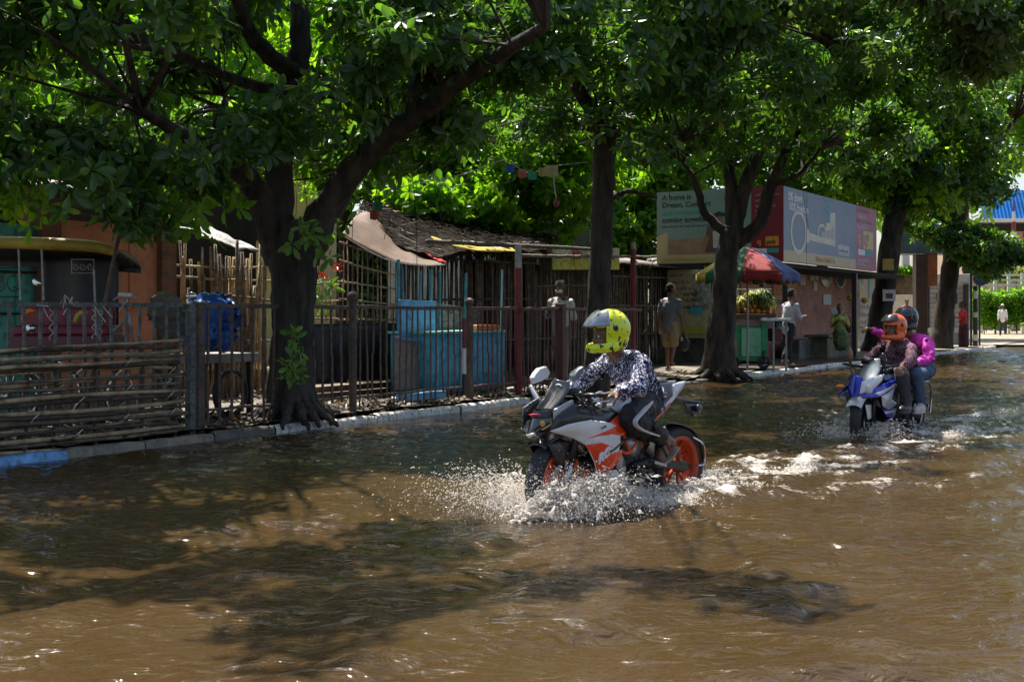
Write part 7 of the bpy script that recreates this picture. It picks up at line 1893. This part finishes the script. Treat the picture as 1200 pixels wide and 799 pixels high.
seated('rider in orange helmet and maroon checked shirt steering the blue motorcycle', jr['pel'], jr, M_skin, M_plaid, mat('dark grey trousers', (.045, .045, .05), .8, .2, 7), M_blackp, Vector((-.85, -.5, -.12)), mat('gloss orange helmet', (.85, .13, .01), .22, .12, 14, coat=.6, dirt=.15), math.atan2(D.h.y, D.h.x), dict(L=(.8, False), R=(.8, False)), visor=(.45, 1.0), hs=.95)
# dark waistcoat straps on the rider
jp = dict(pel=Q2(1081, 430, 0)+Vector((0, .1, .0)), chs=Q2(1073, 404, 0)+Vector((0, .15, 0)), nek=Q2(1068, 391, 0)+Vector((0, .12, 0)), hed=Q2(1066, 377, -.02)+Vector((0, .1, 0)))
jp.update(legs2(-1.05, .74, -.78, -.95, .38, .28, .30)); jp['knL'] = Q2(1074, 440, .30); jp['anL'] = Q2(1079, 474, .30); jp['hpL'] = Q2(1086, 434, .13)
jp.update(shL=Q2(1087, 401, .19), shR=Q2(1058, 397, -.22), elL=Q2(1089, 421, .27), wrL=Q2(1074, 425, .22), elR=Q2(1037, 393, -.34), wrR=Q2(1021, 386.5, -.42))
ps = seated('passenger in magenta top and dark helmet pointing ahead from the back seat', jp['pel'], jp, M_skin, mat('magenta top', (.75, .05, .48), .75, .15, 6), mat('blue jeans', (.06, .10, .17), .85, .3, 9, .2, 60), mat('pale sports shoe', (.55, .50, .47), .6, .15, 12), Vector((-.8, -.55, -.05)), mat('black and white helmet', (.02, .025, .02), .25, .3, 5, coat=.5), math.atan2(D.h.y, D.h.x), dict(L=(.6, False), R=(.95, True)), visor=(.1, .9), hs=.90, tr_=.135)
b = MB(); b.tube(curve([jp['shL']+Vector((-.03, -.07, .03)), jp['chs']+B.h*.05+Vector((.10, -.12, -.12)), jp['pel']+Vector((.14, -.05, .12))], 5), .018, 6); bp_ = b.build('backpack_strap', M_black, ps)
b = MB(); b.ell(jp['chs']-D.h*.22-Vector((0, 0, .1)), (.11, .15, .20), D.M3, 16, 10); bk = fused('backpack', b, M_black, None, .014, 2, wrinkle=.02); tag(bk, 'black backpack worn by the passenger in magenta', 'backpack')
# ---------------------------------------------------------------- spray: drops, threads and torn sheets of thrown water
M_spray = bpy.data.materials.new('thrown white water'); M_spray.use_nodes = True
_n = M_spray.node_tree; _b = _n.nodes['Principled BSDF']; _b.inputs['Base Color'].default_value = (.84, .80, .74, 1); _b.inputs['Roughness'].default_value = .3; _b.inputs['IOR'].default_value = 1.33
_t = _n.nodes.new('ShaderNodeBsdfTranslucent'); _t.inputs[0].default_value = (.86, .82, .76, 1); _g = _n.nodes.new('ShaderNodeBsdfTransparent')
_m = _n.nodes.new('ShaderNodeMixShader'); _m.inputs[0].default_value = .5; _n.links.new(_b.outputs[0], _m.inputs[1]); _n.links.new(_t.outputs[0], _m.inputs[2])
_k = _n.nodes.new('ShaderNodeMixShader'); _k.inputs[0].default_value = .30; _n.links.new(_m.outputs[0], _k.inputs[1]); _n.links.new(_g.outputs[0], _k.inputs[2]); _n.links.new(_k.outputs[0], _n.nodes['Material Output'].inputs[0])
_bm = bmesh.new(); bmesh.ops.create_icosphere(_bm, subdivisions=1, radius=1)
ICV = np.array([list(v.co) for v in _bm.verts]); ICF = np.array([[v.index for v in f.verts] for f in _bm.faces]); _bm.free()
def drops(name, pos, rad, vel, label):
    n = len(pos); k = len(ICV)
    d = vel/(np.linalg.norm(vel, axis=1)[:, None]+1e-9)
    st = (1+1.6*rng.random(n)**2)[:, None, None]
    base = np.repeat(ICV[None], n, 0)*(1+.25*rng.normal(0, 1, (n, k, 1)))
    along = (base*d[:, None, :]).sum(2, keepdims=True)
    V = base + along*d[:, None, :]*(st-1)
    V = V*rad[:, None, None]+pos[:, None, :]
    F = (ICF[None]+(np.arange(n)*k)[:, None, None]).reshape(-1, 3)
    o = npmesh(name, V.reshape(-1, 3), F, M_spray, smooth=True); return tag(o, label, 'splash', kind='stuff')
def splash(bk, spec, label, ribbons=150):
    P_, V_, R_ = [], [], []
    for (n, x, y, vx, vy, vz, spread, tmax, rmin, rmax) in spec:
        p0 = np.stack([x+rng.normal(0, .10, n), y+rng.normal(0, .05, n), np.full(n, .15)], 1)
        v = np.stack([vx+rng.normal(0, spread, n), vy+rng.normal(0, spread, n), np.abs(vz*rng.random(n)**.6+rng.normal(0, spread*.3, n))], 1)
        t = tmax*rng.random(n)[:, None]
        p = p0+v*t; p[:, 2] -= 4.9*t[:, 0]**2; vv = v.copy(); vv[:, 2] -= 9.8*t[:, 0]
        ok = p[:, 2] > .14; P_.append(p[ok]); V_.append(vv[ok]); R_.append((rmin+(rmax-rmin)*rng.random(n)**4)[ok])
    p = np.concatenate(P_); v = np.concatenate(V_); r = np.concatenate(R_)
    Ml = np.array(bk.M3); Wp = p @ Ml.T+np.array(bk.C); Wv = v @ Ml.T
    drops('water_spray', Wp, r, Wv, label)
def curtain(bk, n, x0, x1, y0, vy, hmax, label, seed):
    # ragged sheets of water rising from the wheel line, curling outwards and breaking into holes and fingers
    r_ = np.random.default_rng(seed); Vs, Fs, off = [], [], 0
    for k in range(n):
        a0 = x0+(x1-x0)*r_.random()*.7; wd = (x1-x0)*r_.uniform(.25, .5); nu = int(wd/.007)+2; h = hmax*r_.uniform(.4, 1.1); nv = int(h/.006)+3
        A_, C_ = np.meshgrid(np.linspace(0, 1, nu), np.linspace(0, 1, nv)); lean = vy*r_.uniform(.25, 1.1); yo = y0+r_.normal(0, .05)
        env = np.sin(np.pi*A_)**.6
        x = a0+wd*A_-.12*C_*r_.uniform(.2, 1.4)*h/.2; z = .13+h*env*(C_-.25*C_**3)
        y = yo+lean*h*(C_**1.4)
        x = x+.02*fnoise(A_*3*wd/.3, C_*2, seed*31+k, 10, .1, .9)*C_; y = y+.022*fnoise(A_*3*wd/.3, C_*2, seed*37+k, 10, .1, .8)*(.4+C_); z = z+.012*fnoise(A_*3, C_*2, seed*41+k, 8, .15, .8)*C_
        fn_ = fnoise(A_*wd*5, C_*h*5, seed*43+k, 26, .07, .32)
        thr = -.1+1.7*C_**.7
        keepq = (fn_ > thr)[:-1, :-1]
        idx_ = np.arange(nu*nv).reshape(nv, nu)+off
        F_ = np.stack([idx_[:-1, :-1], idx_[:-1, 1:], idx_[1:, 1:], idx_[1:, :-1]], 2)[keepq]
        P_ = np.stack([x.ravel(), y.ravel(), z.ravel()], 1); Vs.append(P_); Fs.append(F_); off += len(P_)
    V_ = np.concatenate(Vs) @ np.array(bk.M3).T+np.array(bk.C)
    o = npmesh('water_sheet', V_, np.concatenate(Fs), M_spray, smooth=True); s_ = o.modifiers.new('s', 'SOLIDIFY'); s_.thickness = .003
    return tag(o, label, 'splash', kind='stuff')
def churn(bk, boxes, label, n, seed):
    # frothing lumps riding on the water beside and behind the wheels
    r_ = np.random.default_rng(seed); P_, R_ = [], []
    for (x0, x1, ya, yb, k) in boxes:
        x = r_.uniform(x0, x1, k); u_ = (x-x0)/(x1-x0); y = ya+(yb-ya)*(1-u_)+r_.normal(0, .07, k)
        z = .145+.04*r_.random(k)**2+.02*np.sin(x*23+y*17); P_.append(np.stack([x, y, z], 1)); R_.append(.002+.008*r_.random(k)**3)
    p = np.concatenate(P_); r = np.concatenate(R_); Ml = np.array(bk.M3)
    drops('foam_froth', p @ Ml.T+np.array(bk.C), r, r_.normal(0, 1, p.shape)*np.array([1, 1, .3]), label)
splash(B, [(20000, .12, .14, .4, .9, 2.35, .6, .42, .0008, .0042), (11000, .16, -.14, .9, -.9, 2.3, .6, .42, .0008, .0042), (5000, .25, 0, 1.3, .2, 1.9, .6, .4, .0008, .0042),
           (13000, -.35, .2, -.3, .9, 1.5, .5, .3, .0008, .0055), (9000, -1.1, .15, -.6, .7, 1.1, .5, .3, .0008, .005), (4000, -1.6, 0, -1.2, .1, 1.5, .5, .35, .0008, .005), (9000, -.7, .3, -.5, 1.1, 1.0, .5, .25, .0008, .005)],
       'white droplets thrown up around the wheels of the orange motorcycle')
curtain(B, 24, -.38, .50, .14, 1.2, .42, 'torn sheets of water rising beside the front wheel of the orange motorcycle', 3)
curtain(B, 10, -.10, .40, -.12, -1.3, .34, 'torn sheets of water thrown to the far side of the orange front wheel', 4)
curtain(B, 14, -1.85, -.35, .18, 1.2, .16, 'low ragged lip of water along the near side of the orange motorcycle', 5)
curtain(B, 10, -1.80, -.90, .20, 1.0, .28, 'torn sheet of water beside the orange rear wheel', 15)
curtain(B, 14, .02, .55, .05, 1.0, .36, 'torn sheets of water curling over the orange front tyre', 16)
churn(B, [(-.5, .45, .2, .25, 4500), (-1.9, -.4, .5, .22, 5500), (-3.2, -1.5, .55, .1, 4000), (-2.2, -.2, -.4, -.2, 2000)], 'pale froth heaped on the water beside the orange motorcycle', 0, 6)
splash(D, [(1800, .12, .14, .5, 1.1, 1.7, .55, .36, .001, .008), (1700, .16, -.14, .8, -1.1, 1.7, .55, .36, .001, .008), (1200, .2, 0, 1.2, 0, 1.3, .6, .3, .001, .008), (1200, -1.2, .15, -.8, .6, 1.0, .5, .28, .001, .008), (900, -1.5, -.1, -1, -.5, 1.0, .5, .28, .001, .008)],
       'brown-white droplets thrown up around the wheels of the blue motorcycle')
curtain(D, 13, -.35, .42, .14, 1.5, .28, 'torn sheets of water curling round the front wheel of the blue motorcycle', 7)
curtain(D, 9, -.2, .40, -.12, -1.5, .26, 'torn sheets of water on the far side of the blue front wheel', 8)
churn(D, [(-.5, .45, .25, .28, 1100), (-2.6, -.4, .7, .25, 2200), (-4.5, -1.5, .2, .1, 1500), (-2.5, -.2, -.6, -.25, 900)], 'pale froth on the water around the blue motorcycle', 0, 9)
